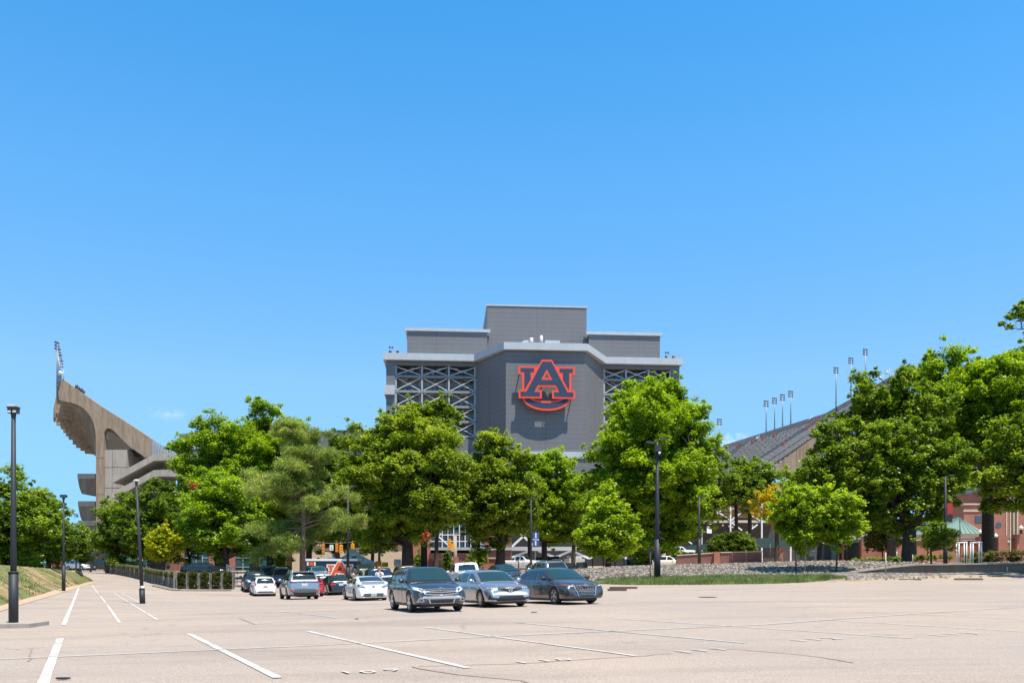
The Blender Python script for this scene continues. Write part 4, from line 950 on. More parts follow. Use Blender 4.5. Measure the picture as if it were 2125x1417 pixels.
tree('oak_tree', 'deep green tree behind the tallest oak, reaching right over the round bush', 1450, 1178, 118, 1395, 1520, 930, 1095, M_OAK, 281, nclump=50)
tree('small_tree', 'golden yellow small tree at the left of the pair of lime trees', 1612, 1166, 92, 1568, 1655, 1005, 1092, M_GOLD, 29, nclump=30, dens=.5, leaf=.26, group=G2)
tree('small_tree', 'lime green small tree with a pale thin stem on the stone slope', 1652, 1193, 66, 1598, 1708, 992, 1150, M_YLIME, 30, nclump=55, leaf=.25, tr=.07, fork=2.2, group=G2)
tree('small_tree', 'lime green small tree right of the pale stemmed one, before the big oak', 1735, 1191, 66, 1674, 1788, 1002, 1142, M_YLIME, 31, nclump=55, leaf=.25, tr=.07, fork=2.2, group=G2)
tree('oak_tree', 'huge oak with a thick forked trunk rising behind the retaining wall', 1886, 1171, 76, 1640, 2020, 868, 1098, M_OAK, 32, nclump=190, tr=.62, depth=.6, fork=3.3, leaf=.30)
tree('oak_tree', 'tall crown behind the huge oak with its top left against the floodlights', 1850, 1172, 90, 1745, 1980, 775, 970, M_OAK, 33, nclump=90, leaf=.32)
tree('oak_tree', 'tallest oak at the right edge, its crown above the huge forked oak', 2050, 1168, 94, 1885, 2240, 716, 1010, M_LIME, 34, nclump=150, leaf=.33)
tree('oak_tree', 'oak cut by the right edge of the view, over the brick building', 2170, 1168, 84, 2040, 2310, 850, 1068, M_OAK, 35, nclump=90, leaf=.32)
tree('crape_myrtle', 'reddish yellow myrtle shrub left of the huge oak trunk', 1832, 1166, 92, 1788, 1872, 1084, 1146, M_MYR, 36, nclump=34, leaf=.24, tr=.08, group=G2, fill=.7)
tree('crape_myrtle', 'yellow green myrtle with a slender stem right of the huge oak trunk', 1933, 1186, 68, 1898, 1992, 1082, 1140, M_OAKY, 37, nclump=36, leaf=.2, tr=.08, group=G2, fill=.6, fork=1.6)
tree('round_bush', 'dense round clipped evergreen bush behind the brick wall', 1516, 1168, 101, 1468, 1568, 1103, 1160, M_DARK, 38, nclump=110, leaf=.16, cat='bush', group=None, tr=.12, bias=.35, ragged=.08, depth=1)
tree('conifer', 'narrow dark conifer left of the low brick gate piers', 867, 1192, 118, 855, 882, 1136, 1190, M_OAK, 39, nclump=22, shape='cone', leaf=.26, tr=.08, group='conifers by the brick gate')
tree('conifer', 'narrow dark conifer between the low brick gate piers', 926, 1190, 116, 917, 938, 1132, 1190, M_DARK, 40, nclump=22, shape='cone', leaf=.26, tr=.08, group='conifers by the brick gate')
tree('bush', 'pale green loose bush between the brick gate piers and the globe lamp', 988, 1180, 124, 965, 1012, 1140, 1176, M_OAKY, 41, nclump=26, leaf=.22, cat='bush', tr=.05, group=None)
# understorey and back rows that close the gaps below the crowns
GB = 'shaded trees of the row behind'
for (n_, lb, xt, yb, Z, xl, xr, yt, ybt, m_, sd) in (
    ('broadleaf_tree', 'shaded low tree left of the yellow-green small tree', 292, 1182, 140, 255, 330, 1075, 1168, M_DARK, 61),
    ('broadleaf_tree', 'shaded low crown right of the yellow-green small tree', 395, 1182, 135, 360, 430, 1050, 1158, M_DARK, 62),
    ('broadleaf_tree', 'dark low crown behind the bright green tree left of the pine', 450, 1184, 132, 425, 520, 1060, 1150, M_DARK, 63),
    ('broadleaf_tree', 'dark low crown behind the span wire traffic lights', 700, 1184, 135, 655, 745, 1060, 1150, M_DARK, 64),
    ('broadleaf_tree', 'dark low crown behind the tent peak', 772, 1184, 132, 735, 820, 1050, 1150, M_DARK, 65),
    ('broadleaf_tree', 'dark low crown right of the yellowish oak trunk', 905, 1184, 128, 850, 950, 1010, 1100, M_DARK, 66),
    ('broadleaf_tree', 'shaded low crown behind the blue banner', 1100, 1182, 130, 1060, 1150, 1010, 1108, M_OAK, 67),
    ('broadleaf_tree', 'shaded crown left of the small rounded tree', 1190, 1182, 128, 1145, 1235, 990, 1095, M_OAK, 68),
    ('broadleaf_tree', 'shaded low crown behind the tall double lamp', 1385, 1180, 118, 1345, 1452, 1010, 1118, M_OAK, 69),
    ('broadleaf_tree', 'tree crown below the seat rows left of the golden tree', 1530, 1176, 122, 1490, 1575, 985, 1055, M_DARK, 70),
    ('broadleaf_tree', 'shaded crown behind the lime green pair', 1700, 1172, 100, 1655, 1770, 960, 1085, M_DARK, 71),
    ('broadleaf_tree', 'dark crown between the grass bank and the globe lamp at far left', 120, 1180, 135, 92, 160, 1085, 1170, M_DARK, 72)):
    tree(n_, lb, xt, yb, Z, xl, xr, yt, ybt, m_, sd, nclump=34, group=GB)
# near branch reaching in at the upper right edge
def near_tree():
    Z = 62; rnd = random.Random(9); B = P(2330, 1198, Z); t = thing('oak_tree', B, 'near oak outside the right edge, one leafy branch tip reaching in at mid height', 'tree', 'shade trees between the lot and the stadium'); mb = MB(); k = Z/F
    H = (1198-640)*k; mb.tube([(0, 0, -.3), (0, 0, H*.4), (-.4, 0, H*.75), (0, 0, H*1.1)], [.4, .32, .2, .05], 9); cl = []
    tip = [P(*a, Z)-B for a in ((2322, 830), (2230, 720), (2170, 680), (2120, 683), (2085, 680))]; mb.tube(tip, [.14, .09, .05, .03, .012], 6)
    for (x, y, r_) in ((2078, 672, .16), (2098, 655, .28), (2110, 640, .25), (2118, 655, .36), (2095, 678, .2), (2122, 628, .2), (2135, 645, .5), (2160, 660, .7), (2150, 620, .5), (2190, 640, .9), (2240, 620, 1.2), (2300, 600, 1.5), (2350, 640, 1.6), (2280, 700, 1.3)):
        p = P(x, y, Z+rnd.uniform(-.3, .3))-B; cl.append((p, r_*1.5, .7, int(60+500*r_*r_) if r_ < .6 else int(800*r_*r_))); s = min(tip, key=lambda q: (q-p).length); limb(mb, s, p, .02, .006, rnd, .1, 4, 3)
    for _ in range(150):
        x = rnd.uniform(2215, 2520); y = rnd.uniform(560, 1060); e_ = ((x-2370)/165)**2+((y-800)/270)**2
        if e_ > 1 or x < 2190+60*max(0, (y-700)/100): continue
        p = P(x, y, Z+rnd.uniform(-4, 4))-B; cl.append((p, rnd.uniform(.7, 1.2), .7, 420)); limb(mb, Vector((0, 0, max(2.5, p.z-2.5))), p, .06, .015, rnd, .1, 4, 3)
    for a, b in (((2120, 683), (2090, 697)), ((2110, 681), (2100, 640)), ((2125, 683), (2098, 662)), ((2140, 681), (2122, 628))): limb(mb, P(*a, Z)-B, P(*b, Z)-B, .012, .004, rnd, .08, 4, 4)
    mb.build('trunk', M_BARK, t, world=False); leaves_mesh('crown', cl, M_OAK, .22, 45, t)
near_tree()
# ------------------------------------------------------------------ vehicles
M_TYRE = mat('tyre_rubber', (.018, .018, .019), .85); M_RIM = mat('alloy_rim', (.55, .56, .58), .3, .8); M_RIMD = mat('dark_alloy', (.05, .05, .055), .35, .6)
M_WIN = mat('car_glass', (.016, .028, .032), .04, spec=.9); M_WINT = mat('windscreen_glass', (.016, .05, .06), .05, spec=.9); M_TRIM = mat('black_plastic', (.02, .02, .022), .55)
M_CHROME = mat('chrome', (.55, .55, .55), .28, .9); M_HEAD = mat('headlamp_lens', (.50, .51, .52), .12, 0, spec=.9); M_HEADD = mat('dark_headlamp_lens', (.09, .10, .11), .08, spec=.9)
M_TAIL = mat('tail_lamp_red', (.50, .012, .012), .15, spec=.8); M_PLATE = mat('number_plate', (.75, .76, .74), .5); M_PLATET = mat('plate_writing', (.05, .08, .16), .6)
M_AMBER = mat('amber_lens', (.75, .20, .02), .2)
def paint(name, col, metal=.35, rough=.28): return mat(name, col, rough, metal, coat=1)
P_DGREY = paint('dark_grey_paint', (.06, .062, .07), .6, .3); P_SILV = paint('silver_paint', (.42, .45, .49), .75, .3); P_GUN = paint('gunmetal_paint', (.09, .095, .105), .65, .3); P_WHITE = paint('white_car_paint', (.78, .78, .78), 0, .25)
P_SILG = paint('silver_grey_paint', (.34, .36, .385), .65, .3); P_BLACK = paint('black_car_paint', (.015, .017, .02), .2, .2); P_NAVY = paint('dark_blue_paint', (.02, .035, .06), .4, .25); P_RED = paint('red_car_paint', (.45, .012, .015), .2, .25)
P_BEIGE = paint('champagne_paint', (.50, .48, .44), .5, .3); P_BLUES = paint('pale_blue_silver_paint', (.30, .36, .42), .6, .3); P_DK2 = paint('charcoal_paint', (.05, .052, .058), .5, .3)
STY = {
 'suv': dict(lo=[(-.5, .42), (-.49, .56), (-.47, .645), (-.2, .66), (.12, .66), (.2, .655), (.34, .605), (.43, .52), (.485, .44), (.5, .36)], gh=[(-.485, .62), (-.455, .80), (-.425, .92), (-.36, .965), (-.2, .992), (0, 1.0), (.065, .975), (.225, .65)], win=((.19, -.0), (-.03, -.225), (-.25, -.40))),
 'hatch': dict(lo=[(-.5, .40), (-.49, .55), (-.47, .64), (-.2, .66), (.12, .65), (.22, .635), (.34, .58), (.44, .51), (.49, .42), (.5, .36)], gh=[(-.48, .60), (-.45, .78), (-.40, .93), (-.3, .98), (-.15, 1.0), (0, .99), (.07, .955), (.27, .62)], win=((.21, -.0), (-.03, -.22), (-.245, -.36))),
 'sedan': dict(lo=[(-.5, .48), (-.49, .66), (-.47, .745), (-.38, .77), (-.25, .70), (.1, .665), (.2, .67), (.33, .625), (.43, .56), (.485, .47), (.5, .40)], gh=[(-.41, .74), (-.34, .82), (-.24, .945), (-.16, .985), (-.05, 1.0), (.03, .985), (.08, .94), (.255, .655)], win=((.20, .0), (-.03, -.19), (-.21, -.30))),
 'coupe': dict(lo=[(-.5, .50), (-.495, .68), (-.475, .77), (-.40, .785), (-.3, .74), (.1, .66), (.18, .67), (.33, .61), (.43, .54), (.485, .46), (.5, .38)], gh=[(-.43, .765), (-.35, .84), (-.24, .95), (-.15, .99), (-.06, 1.0), (.02, .97), (.07, .92), (.22, .655)], win=((.165, -.09), (-.12, -.28))),
 'pickup': dict(lo=[(-.5, .50), (-.498, .68), (-.49, .70), (-.2, .70), (-.14, .70), (.1, .69), (.2, .69), (.4, .66), (.46, .62), (.49, .5), (.5, .4)], gh=[(-.115, .68), (-.105, .80), (-.095, .93), (-.06, .985), (.02, 1.0), (.08, .985), (.12, .94), (.225, .68)], win=((.185, .06), (.04, -.075))),
}
def car(name, label, x, y, Z, head, sty, L, W, H, wb, wr, body, facing='front', group='cars parked in the lot', cat='car', at='near', cfg=None, det=2, ground=None):
    """x,y: photo pixel of the ground under the middle of the end nearest the camera, at distance Z; head = heading off the view axis in degrees"""
    cfg = cfg or {}; S = STY[sty]
    a = math.radians(head); fw = Vector((math.sin(a), -math.cos(a), 0)) if facing == 'front' else Vector((-math.sin(a), math.cos(a), 0))
    e = P(x, y, Z); c = e-fw*L/2 if facing == 'front' else e+fw*L/2
    if facing == 'side': fw = Vector((cfg['fw'][0], cfg['fw'][1], 0)).normalized(); c = e
    gf = ground or (lambda X, Y: G(X, Y)); c.z = gf(c.x, c.y)
    rt = fw.cross(Vector((0, 0, 1)))
    pf, pb = c+fw*wb/2, c-fw*wb/2; pr, pl = c+rt*.8, c-rt*.8
    sl_f = (gf(pf.x, pf.y)-gf(pb.x, pb.y))/wb; sl_r = (gf(pr.x, pr.y)-gf(pl.x, pl.y))/1.6
    Yv = Vector((fw.x, fw.y, sl_f)).normalized(); Xv = Vector((rt.x, rt.y, sl_r)); Xv = (Xv-Yv*Xv.dot(Yv)).normalized(); Zv = Xv.cross(Yv)
    t = thing(name, c, label, cat, group); t.matrix_basis = Matrix(((Xv.x, Yv.x, Zv.x, c.x), (Xv.y, Yv.y, Zv.y, c.y), (Xv.z, Yv.z, Zv.z, c.z), (0, 0, 0, 1)))
    hw = W/2; zb = cfg.get('clear', .19 if sty in ('sedan', 'coupe', 'hatch') else .24)
    # ---- lower body loft
    ys = [-.5, -.497, -.49, -.478, -.46, -.44]+[-.42+.02*k for k in range(43)]+[.44, .46, .478, .49, .497, .5]; mb = MB(); mb.smooth = True; rings = []
    for f in ys:
        en = abs(f)*2; k = max(0, (en-.80)/.20); wn = hw*(1-.20*k**2.6)*(1-.012*(f > .1)); zt = smooth_interp(f, S['lo'])*H
        kk = max(0, (en-.955)/.045); zbot = zb+.03*k+.10*kk**2
        zsh = zt-.045-.03*max(0, f)*2; zm = lerp(zbot, zsh, .58)
        hood = .0 if f < .2 else .035
        sec = [(0, zbot), (wn*.86, zbot), (wn*.955, zbot+.05), (wn*.975, lerp(zbot, zm, .45)), (wn*.992, lerp(zbot, zm, .8)), (wn, zm), (wn*.99, lerp(zm, zsh, .45)), (wn*.965, lerp(zm, zsh, .85)), (wn*.925, zsh), (wn*.84, zt-.012), (wn*.5, zt+hood*.6), (0, zt+hood)]
        sgn = 1 if f > 0 else -1; dy = 0
        ring = [(sx_, f*L-(0.0), sz) for sx_, sz in sec]+[(-sx_, f*L, sz) for sx_, sz in sec[-2:0:-1]]
        # rake the very ends: bumper lower half stands proud
        if en > .955:
            ring = [(px, py-sgn*.10*kk*max(0, (pz-zm)/(zt-zm+.01))**1.5*(1 if f > 0 else .6), pz) for px, py, pz in ring]
        rings.append([mb.vert(p) for p in ring])
    n = len(rings[0])
    for r0, r1 in zip(rings, rings[1:]):
        for k in range(n): mb.face((r0[k], r0[(k+1) % n], r1[(k+1) % n], r1[k]))
    mb.smooth = False; mb.face(rings[0][::-1]); mb.face(rings[-1])
    bo = mb.build('body', [body, M_TRIM], t, world=False, fix=True)
    axf, axr = wb/2+cfg.get('axo', .05), -wb/2+cfg.get('axo', .05); cut = MB(); cut.mi = 1
    for yy in (axf, axr):
        for s in (-1, 1):
            Mx = Matrix.Translation((s*(hw-.12), yy, wr))@Matrix.Rotation(math.pi/2, 4, 'Y'); cut.lathe([(wr+.055, -.17), (wr+.055, .35)] if s > 0 else [(wr+.055, -.35), (wr+.055, .17)], 28, Mx)
    if sty == 'pickup': cut.box(-hw*.84, hw*.84, -.475*L, -.125*L, .45*H, .9*H)
    co = cut.build('cutter', [body, M_TRIM], t, world=False, fix=True)
    bo.data.polygons.foreach_set('use_smooth', bo.data.polygons and [p.use_smooth for p in bo.data.polygons]); 
    md = bo.modifiers.new('b', 'BOOLEAN'); md.operation = 'DIFFERENCE'; md.object = co; md.solver = 'EXACT'
    dg = bpy.context.evaluated_depsgraph_get(); dg.update(); me = bpy.data.meshes.new_from_object(bo.evaluated_get(dg)); bo.modifiers.clear(); old = bo.data; bo.data = me; me.name = 'body'
    bpy.data.meshes.remove(old); cm = co.data; bpy.data.objects.remove(co); bpy.data.meshes.remove(cm)
    # ---- greenhouse
    gh = S['gh']; y0, y1 = gh[0][0], gh[-1][0]; zbelt = .65*H if sty in ('suv', 'hatch') else .655*H
    wbt, wtp = hw*.915, hw*(.70 if sty != 'pickup' else .76)
    def gz_(f): return smooth_interp(f, gh)*H
    def gw(z): 
        q = min(1, max(0, (z-zbelt)/(H-zbelt))); return lerp(wbt, wtp, q**1.15)
    mg = MB(); mg.smooth = True; rings = []
    N2 = 26; fs = [y0+(y1-y0)*(.5-.5*math.cos(math.pi*k/N2)) for k in range(N2+1)]
    for f in fs:
        z = gz_(f); w1 = gw(z); zl = min(zbelt-.04, z-.02); endk = 1-.07*max(0, abs((f-(y0+y1)/2)/((y1-y0)/2))-.7)/.3
        sec = [(wbt*endk, zl), (lerp(gw(lerp(zl, z, .5)), wbt, .1)*endk, lerp(zl, z, .5)), (w1*1.0*endk+.005, z-.05*min(1, (z-zl)/.3)), (w1*.93*endk, z-.005), (w1*.5, z+.018), (0, z+.026)]
        ring = [(sx_, f*L, sz) for sx_, sz in sec]+[(-sx_, f*L, sz) for sx_, sz in sec[-2::-1]]; rings.append([mg.vert(p) for p in ring])
    for r0, r1 in zip(rings, rings[1:]):
        for k in range(len(r0)-1): mg.face((r0[k], r0[k+1], r1[k+1], r1[k]))
    mg.smooth = False; mg.face(rings[0][::-1]); mg.face(rings[-1])
    cab = mg.build('cabin', body, t, world=False, fix=True)
    bm = bmesh.new(); bm.from_mesh(bo.data); tmp = bmesh.new(); bm.from_mesh(cab.data); bvh = BVHTree.FromBMesh(bm); bm.free(); tmp.free()
    def patch(nm, c4, d, m_, off=.012, nx=6, ny=4, parent=t, mirror=False, acc=None):
        mbp = acc or MB(); mbp.smooth = True
        for s in ((1, -1) if mirror else (1,)):
            q = [Vector((p[0]*s, p[1], p[2])) for p in c4]; dd = Vector((d[0]*s, d[1], d[2])).normalized(); rows = []
            for j in range(ny+1):
                r_ = []
                for i in range(nx+1):
                    u, v = i/nx, j/ny; p = q[0].lerp(q[1], u).lerp(q[3].lerp(q[2], u), v); h_ = bvh.ray_cast(p-dd*3, dd)
                    if h_[0] is None: h_ = bvh.find_nearest(p)
                    r_.append(h_[0]-dd*off)
                rows.append(r_)
            mbp.grid(rows)
            # rim so the piece has thickness
        if acc is None: return mbp.build(nm, m_, parent, world=False)
    FR, RE = (0, -1, 0), (0, 1, 0)
    def fp(nm, pts, m_, mirror=False, off=.012, par=t, nx=6, ny=3): return patch(nm, [(px, L/2, pz) for px, pz in pts], FR, m_, off, nx, ny, par, mirror)
    def rp(nm, pts, m_, mirror=False, off=.012, par=t, nx=6, ny=3): return patch(nm, [(px, -L/2, pz) for px, pz in pts], RE, m_, off, nx, ny, par, mirror)
    # windscreen and rear window
    def span(fa, fb, wa, wb_, nm, m_):
        za, zb_ = gz_(fa), gz_(fb); mid = [(-gw(za)*wa, fa*L, za), (gw(za)*wa, fa*L, za), (gw(zb_)*wb_, fb*L, zb_), (-gw(zb_)*wb_, fb*L, zb_)]
        nrm = (Vector(mid[1])-Vector(mid[0])).cross(Vector(mid[3])-Vector(mid[0])).normalized(); 
        if nrm.z < 0: nrm = -nrm
        return patch(nm, mid, -nrm, m_, .010, 10, 6)
    fsw = [f for f, z in gh]; span(fsw[-1]-.02, gh[-2][0]+.004, .86, .85, 'windscreen', M_WINT)
    if sty in ('suv', 'hatch'): span(gh[1][0]-.018, gh[2][0]+.004, .84, .82, 'rear_window', M_WIN)
    elif sty == 'pickup': rp('rear_window', [(-hw*.62, .72*H), (hw*.62, .72*H), (hw*.56, .92*H), (-hw*.56, .92*H)], M_WIN)
    else: span(gh[0][0]+.028, gh[2][0]+.006, .86, .84, 'rear_window', M_WIN)
    for s in (1, -1):
        for wi, (fa, fb) in enumerate(S['win']):
            rows = []
            for k in range(9):
                f = lerp(fa, fb, k/8); zt = gz_(f)-.085; zt = min(zt, H-.105); zl = zbelt+.035+.012*(.2-f)*2; zt = max(zt, zl+.004)
                row = []
                for j in range(5):
                    z = lerp(zl, zt, j/4); h_ = bvh.ray_cast(Vector((s*3, f*L, z)), Vector((-s, 0, 0))); xx = h_[0].x if h_[0] else s*gw(z); row.append((xx+s*.010, f*L, z))
                rows.append(row)
            m_ = MB(); m_.smooth = True; m_.grid(rows); m_.build('side_window', M_WIN, t, world=False)
    if det >= 2:
        # door cut lines, handles, sill
        for s in (1, -1):
            dl = MB()
            for f in ([w_[1]-.015 for w_ in S['win'][:2]]+[.215]):
                rows = []
                for j in range(9):
                    z = lerp(zb+.14, zbelt+.01, j/8); h_ = bvh.ray_cast(Vector((s*3, f*L, z)), Vector((-s, 0, 0)))
                    if h_[0] is None: continue
                    rows.append([(h_[0].x+s*.004, f*L-.007, z), (h_[0].x+s*.004, f*L+.007, z)])
                if len(rows) > 1: dl.grid(rows)
            dl.build('door_seam', M_TRIM, t, world=False)
            for f in ([w_[1]+.03 for w_ in S['win'][:(1 if sty == 'coupe' else 2)]]):
                z = zbelt-.10; h_ = bvh.ray_cast(Vector((s*3, f*L, z)), Vector((-s, 0, 0)))
                if h_[0]: hm = MB(); hm.box(h_[0].x-.012 if s < 0 else h_[0].x-.01, h_[0].x+.022 if s > 0 else h_[0].x+.01, f*L-.02, f*L+.17, z-.015, z+.02) if s > 0 else hm.box(h_[0].x-.022, h_[0].x+.01, f*L-.02, f*L+.17, z-.015, z+.02); hm.build('door_handle', cfg.get('handle', body), t, world=False)
    # mirrors
    for s in (1, -1):
        mm = MB(); mx = s*(hw+.06); my = S['win'][0][0]*L-.12; mz = zbelt+.07; mm.tube([(s*(hw*.86), my, mz-.05), (mx, my, mz-.03)], .025, 6)
        prof_ = [(.02, -.12), (.075, -.09), (.095, 0), (.08, .08), (.02, .11)]; mm.lathe(prof_, 8, Matrix.Translation((mx+s*.03, my, mz+.01))@Matrix.Rotation(math.pi/2, 4, 'Y')@Matrix.Diagonal((.9, .8, 1, 1))); mm.build('mirror', cfg.get('mirror', body), t, world=False)
    # wheels
    for yy in (axf, axr):
        for s in (1, -1):
            wm = MB(); Mx = Matrix.Translation((s*(hw-.12), yy, wr))@Matrix.Rotation(math.pi/2*s, 4, 'Y'); rr = wr*.70
            wm.lathe([(rr*.98, -.11), (wr*.93, -.115), (wr, -.085), (wr, .07), (wr*.94, .10), (rr*1.02, .105), (rr, .085)], 24, Mx); w_o = wm.build('wheel', M_TYRE, t, world=False)
            rm = MB(); rm.lathe([(rr, .06), (rr, .096), (rr*.93, .10), (rr*.90, .06)], 24, Mx); 
            ns = cfg.get('spokes', 5); 
            for k in range(ns):
                th = 2*math.pi*k/ns; c1 = Vector((math.cos(th), math.sin(th), 0)); sp_ = cfg.get('spw', .07 if ns < 7 else .04)
                if cfg.get('split'):
                    for dth in (-.17, .17): c2 = Vector((math.cos(th+dth), math.sin(th+dth), 0)); rm.bar(Mx@(c1*.05+Vector((0, 0, .085))), Mx@(c2*rr*.95+Vector((0, 0, .09))), sp_*.62, .03, Mx.to_3x3()@Vector((0, 0, 1)))
                else: rm.bar(Mx@(c1*.03+Vector((0, 0, .085))), Mx@(c1*rr*.95+Vector((0, 0, .09))), sp_, .03, Mx.to_3x3()@Vector((0, 0, 1)))
            rm.lathe([(.0, .10), (.065, .10), (.07, .07)], 10, Mx); rm.build('rim', cfg.get('rim', M_RIM), w_o, world=False)
            dm = MB(); dm.lathe([(0, .0), (rr*.95, .0), (rr*.95, .03)], 16, Mx); dm.build('brake_disc', M_RIMD, w_o, world=False)
    # lower trim
    tr_ = MB()
    for s in (1, -1): tr_.box(s*(hw*.90)-.04, s*(hw*.90)+.04, axr+wr+.05, axf-wr-.05, zb-.02, zb+.07)
    tr_.box(-hw*.7, hw*.7, -L*.44, L*.44, zb-.06, zb+.03)
    for yy in (axf, axr): tr_.tube([(-hw+.15, yy, wr), (hw-.15, yy, wr)], .06, 6)
    tr_.build('underbody', M_TRIM, t, world=False)
    k = cfg.get('kind')
    kf = {'fp': fp, 'rp': rp, 'patch': patch, 't': t, 'L': L, 'H': H, 'hw': hw, 'W': W, 'bvh': bvh, 'body': body, 'zb': zb, 'gz': gz_, 'gw': gw}
    if cfg.get('rails'):
        for s in (1, -1):
            rl = MB(); pts = [(s*(wtp*.90), f*L, gz_(f)+.07 if -.36 < f < .03 else gz_(f)+.0) for f in (.05, .02, -.1, -.2, -.34, -.38)]; rl.tube(pts, .02, 6); rl.build('roof_rail', cfg['rails'], t, world=False)
    if k: k(**kf)
    return t, kf
def ring_emblem(t, x, yoff, z, rx, rz, kf, sgn, bar=False, oval=False, m_=None):
    h_ = kf['bvh'].ray_cast(Vector((x, sgn*6, z)), Vector((0, -sgn, 0))); y = (h_[0].y if h_[0] else sgn*kf['L']/2)+sgn*yoff; mb = MB()
    pts = [(x+rx*math.cos(a_), y, z+rz*math.sin(a_)) for a_ in [2*math.pi*k/16 for k in range(17)]]; mb.tube(pts, .011, 5, cap=False)
    if bar: mb.bar((x-rx*1.25, y+sgn*.006, z), (x+rx*1.25, y+sgn*.006, z), .02, .035)
    if oval: mb.tube([(x+rx*.45*math.cos(a_), y, z+rz*.9*math.sin(a_)) for a_ in [2*math.pi*k/12 for k in range(13)]], .008, 5, cap=False)
    return mb.build('badge', m_ or M_CHROME, t, world=False)
def plate_(t, kf, z, txt, sgn=-1, m_=None, x=0):
    h_ = kf['bvh'].ray_cast(Vector((x, sgn*6, z)), Vector((0, -sgn, 0))); y = h_[0].y+sgn*.02; mb = MB(); mb.box(x-.16, x+.16, min(y, y+sgn*.015), max(y, y+sgn*.015), z-.08, z+.08); p = mb.build('number_plate', m_ or M_PLATE, t, world=False)
    b2 = MB(); y2 = y+sgn*.017
    for q in (-.10, -.05, .01, .06, .11): b2.box(x+q-.017, x+q+.017, min(y2, y2+sgn*.003), max(y2, y2+sgn*.003), z-.045, z+.03)
    b2.build('plate_marks', mat('blurred_plate_ink', (.30, .33, .38), .6), p, world=False); return p
def k_crossover(fp, rp, t, L, H, hw, **kw):      # chrome winged grille, big swept lamps
    kf = dict(bvh=kw['bvh'], L=L)
    g_ = fp('grille', [(-.48, .60), (.48, .60), (.60, .80), (-.60, .80)], M_TRIM, nx=10)
    for (z0, z1, q) in ((.765, .80, .02), (.685, .72, -.03), (.61, .645, -.04)):
        fp('grille_bar', [(-.60, z0), (0, z0+q), (0, z1+q), (-.60, z1+.01)], M_CHROME, True, .03, g_, 8, 1)
    for s in (1, -1):
        h_ = fp('headlamp', [(s*.52, .64), (s*(hw-.03), .80), (s*(hw-.05), .90), (s*.56, .80)], M_HEAD, off=.016, nx=10)
        fp('lamp_insert', [(s*.60, .70), (s*(hw-.22), .79), (s*(hw-.24), .83), (s*.60, .76)], M_HEADD, off=.026, par=h_)
        f_ = fp('fog_lamp', [(s*.62, .36), (s*.86, .36), (s*.80, .50), (s*.64, .46)], M_CHROME, off=.014); fp('lens', [(s*.65, .38), (s*.80, .38), (s*.77, .47), (s*.67, .45)], M_TRIM, off=.024, par=f_); ring_emblem(f_, s*.72, .03, .425, .045, .045, kf, 1)
    i_ = fp('lower_intake', [(-.42, .30), (.42, .30), (.52, .46), (-.52, .46)], M_CHROME, off=.010); fp('intake_mesh', [(-.38, .315), (.38, .315), (.43, .45), (-.43, .45)], M_TRIM, off=.018, par=i_)
    fp('intake_mesh', [(.45, .34), (.47, .34), (.52, .45), (.47, .45)], M_TRIM, True, off=.016, par=i_)
    ring_emblem(t, 0, .05, .775, .10, .065, kf, 1, oval=True)
def k_sport(fp, rp, t, L, H, hw, **kw):          # pentagon grille, slim lamps
    kf = dict(bvh=kw['bvh'], L=L)
    g_ = fp('grille', [(-.50, .66), (0, .56), (0, .74), (-.44, .76)], M_TRIM, True, nx=8); fp('grille_rim', [(-.50, .645), (0, .545), (0, .556), (-.50, .656)], M_HEAD, True, .016, g_, 8, 1)
    for s in (1, -1):
        h_ = fp('headlamp', [(s*.42, .70), (s*(hw-.02), .70), (s*(hw-.02), .80), (s*.48, .765)], M_HEADD, off=.014, nx=10)
        for q in range(4): fp('lamp_element', [(s*(.50+.09*q), .72), (s*(.565+.09*q), .72), (s*(.565+.09*q), .755), (s*(.50+.09*q), .755)], M_HEAD, off=.024, par=h_, nx=1, ny=1)
        fp('side_marker', [(s*(hw-.06), .715), (s*(hw-.015), .72), (s*(hw-.02), .775), (s*(hw-.07), .76)], M_TAIL, off=.024, par=h_, nx=2, ny=1)
        fp('corner_vent', [(s*.74, .30), (s*.86, .31), (s*.84, .47), (s*.80, .40)], M_TRIM, off=.014)
    fp('lower_intake', [(-.60, .26), (.60, .26), (.46, .44), (-.46, .44)], M_TRIM, off=.012); fp('lower_intake', [(.46, .28), (.86, .31), (.80, .38), (.48, .36)], M_TRIM, True, off=.012)
    fp('lip', [(-.86, .215), (.86, .215), (.84, .25), (-.84, .25)], kw['body'], off=.03)
    ring_emblem(t, 0, .04, .66, .075, .085, kf, 1, m_=M_HEAD); mb = MB(); y = L/2-.02
    h_ = kw['bvh'].ray_cast(Vector((0, 6, .66)), Vector((0, -1, 0))); y = h_[0].y+.045
    for s in (1, -1): mb.bar((s*.045, y, .60), (s*.012, y, .735), .014)
    mb.bar((-.03, y, .65), (.03, y, .65), .012); mb.build('badge', M_HEAD, t, world=False)
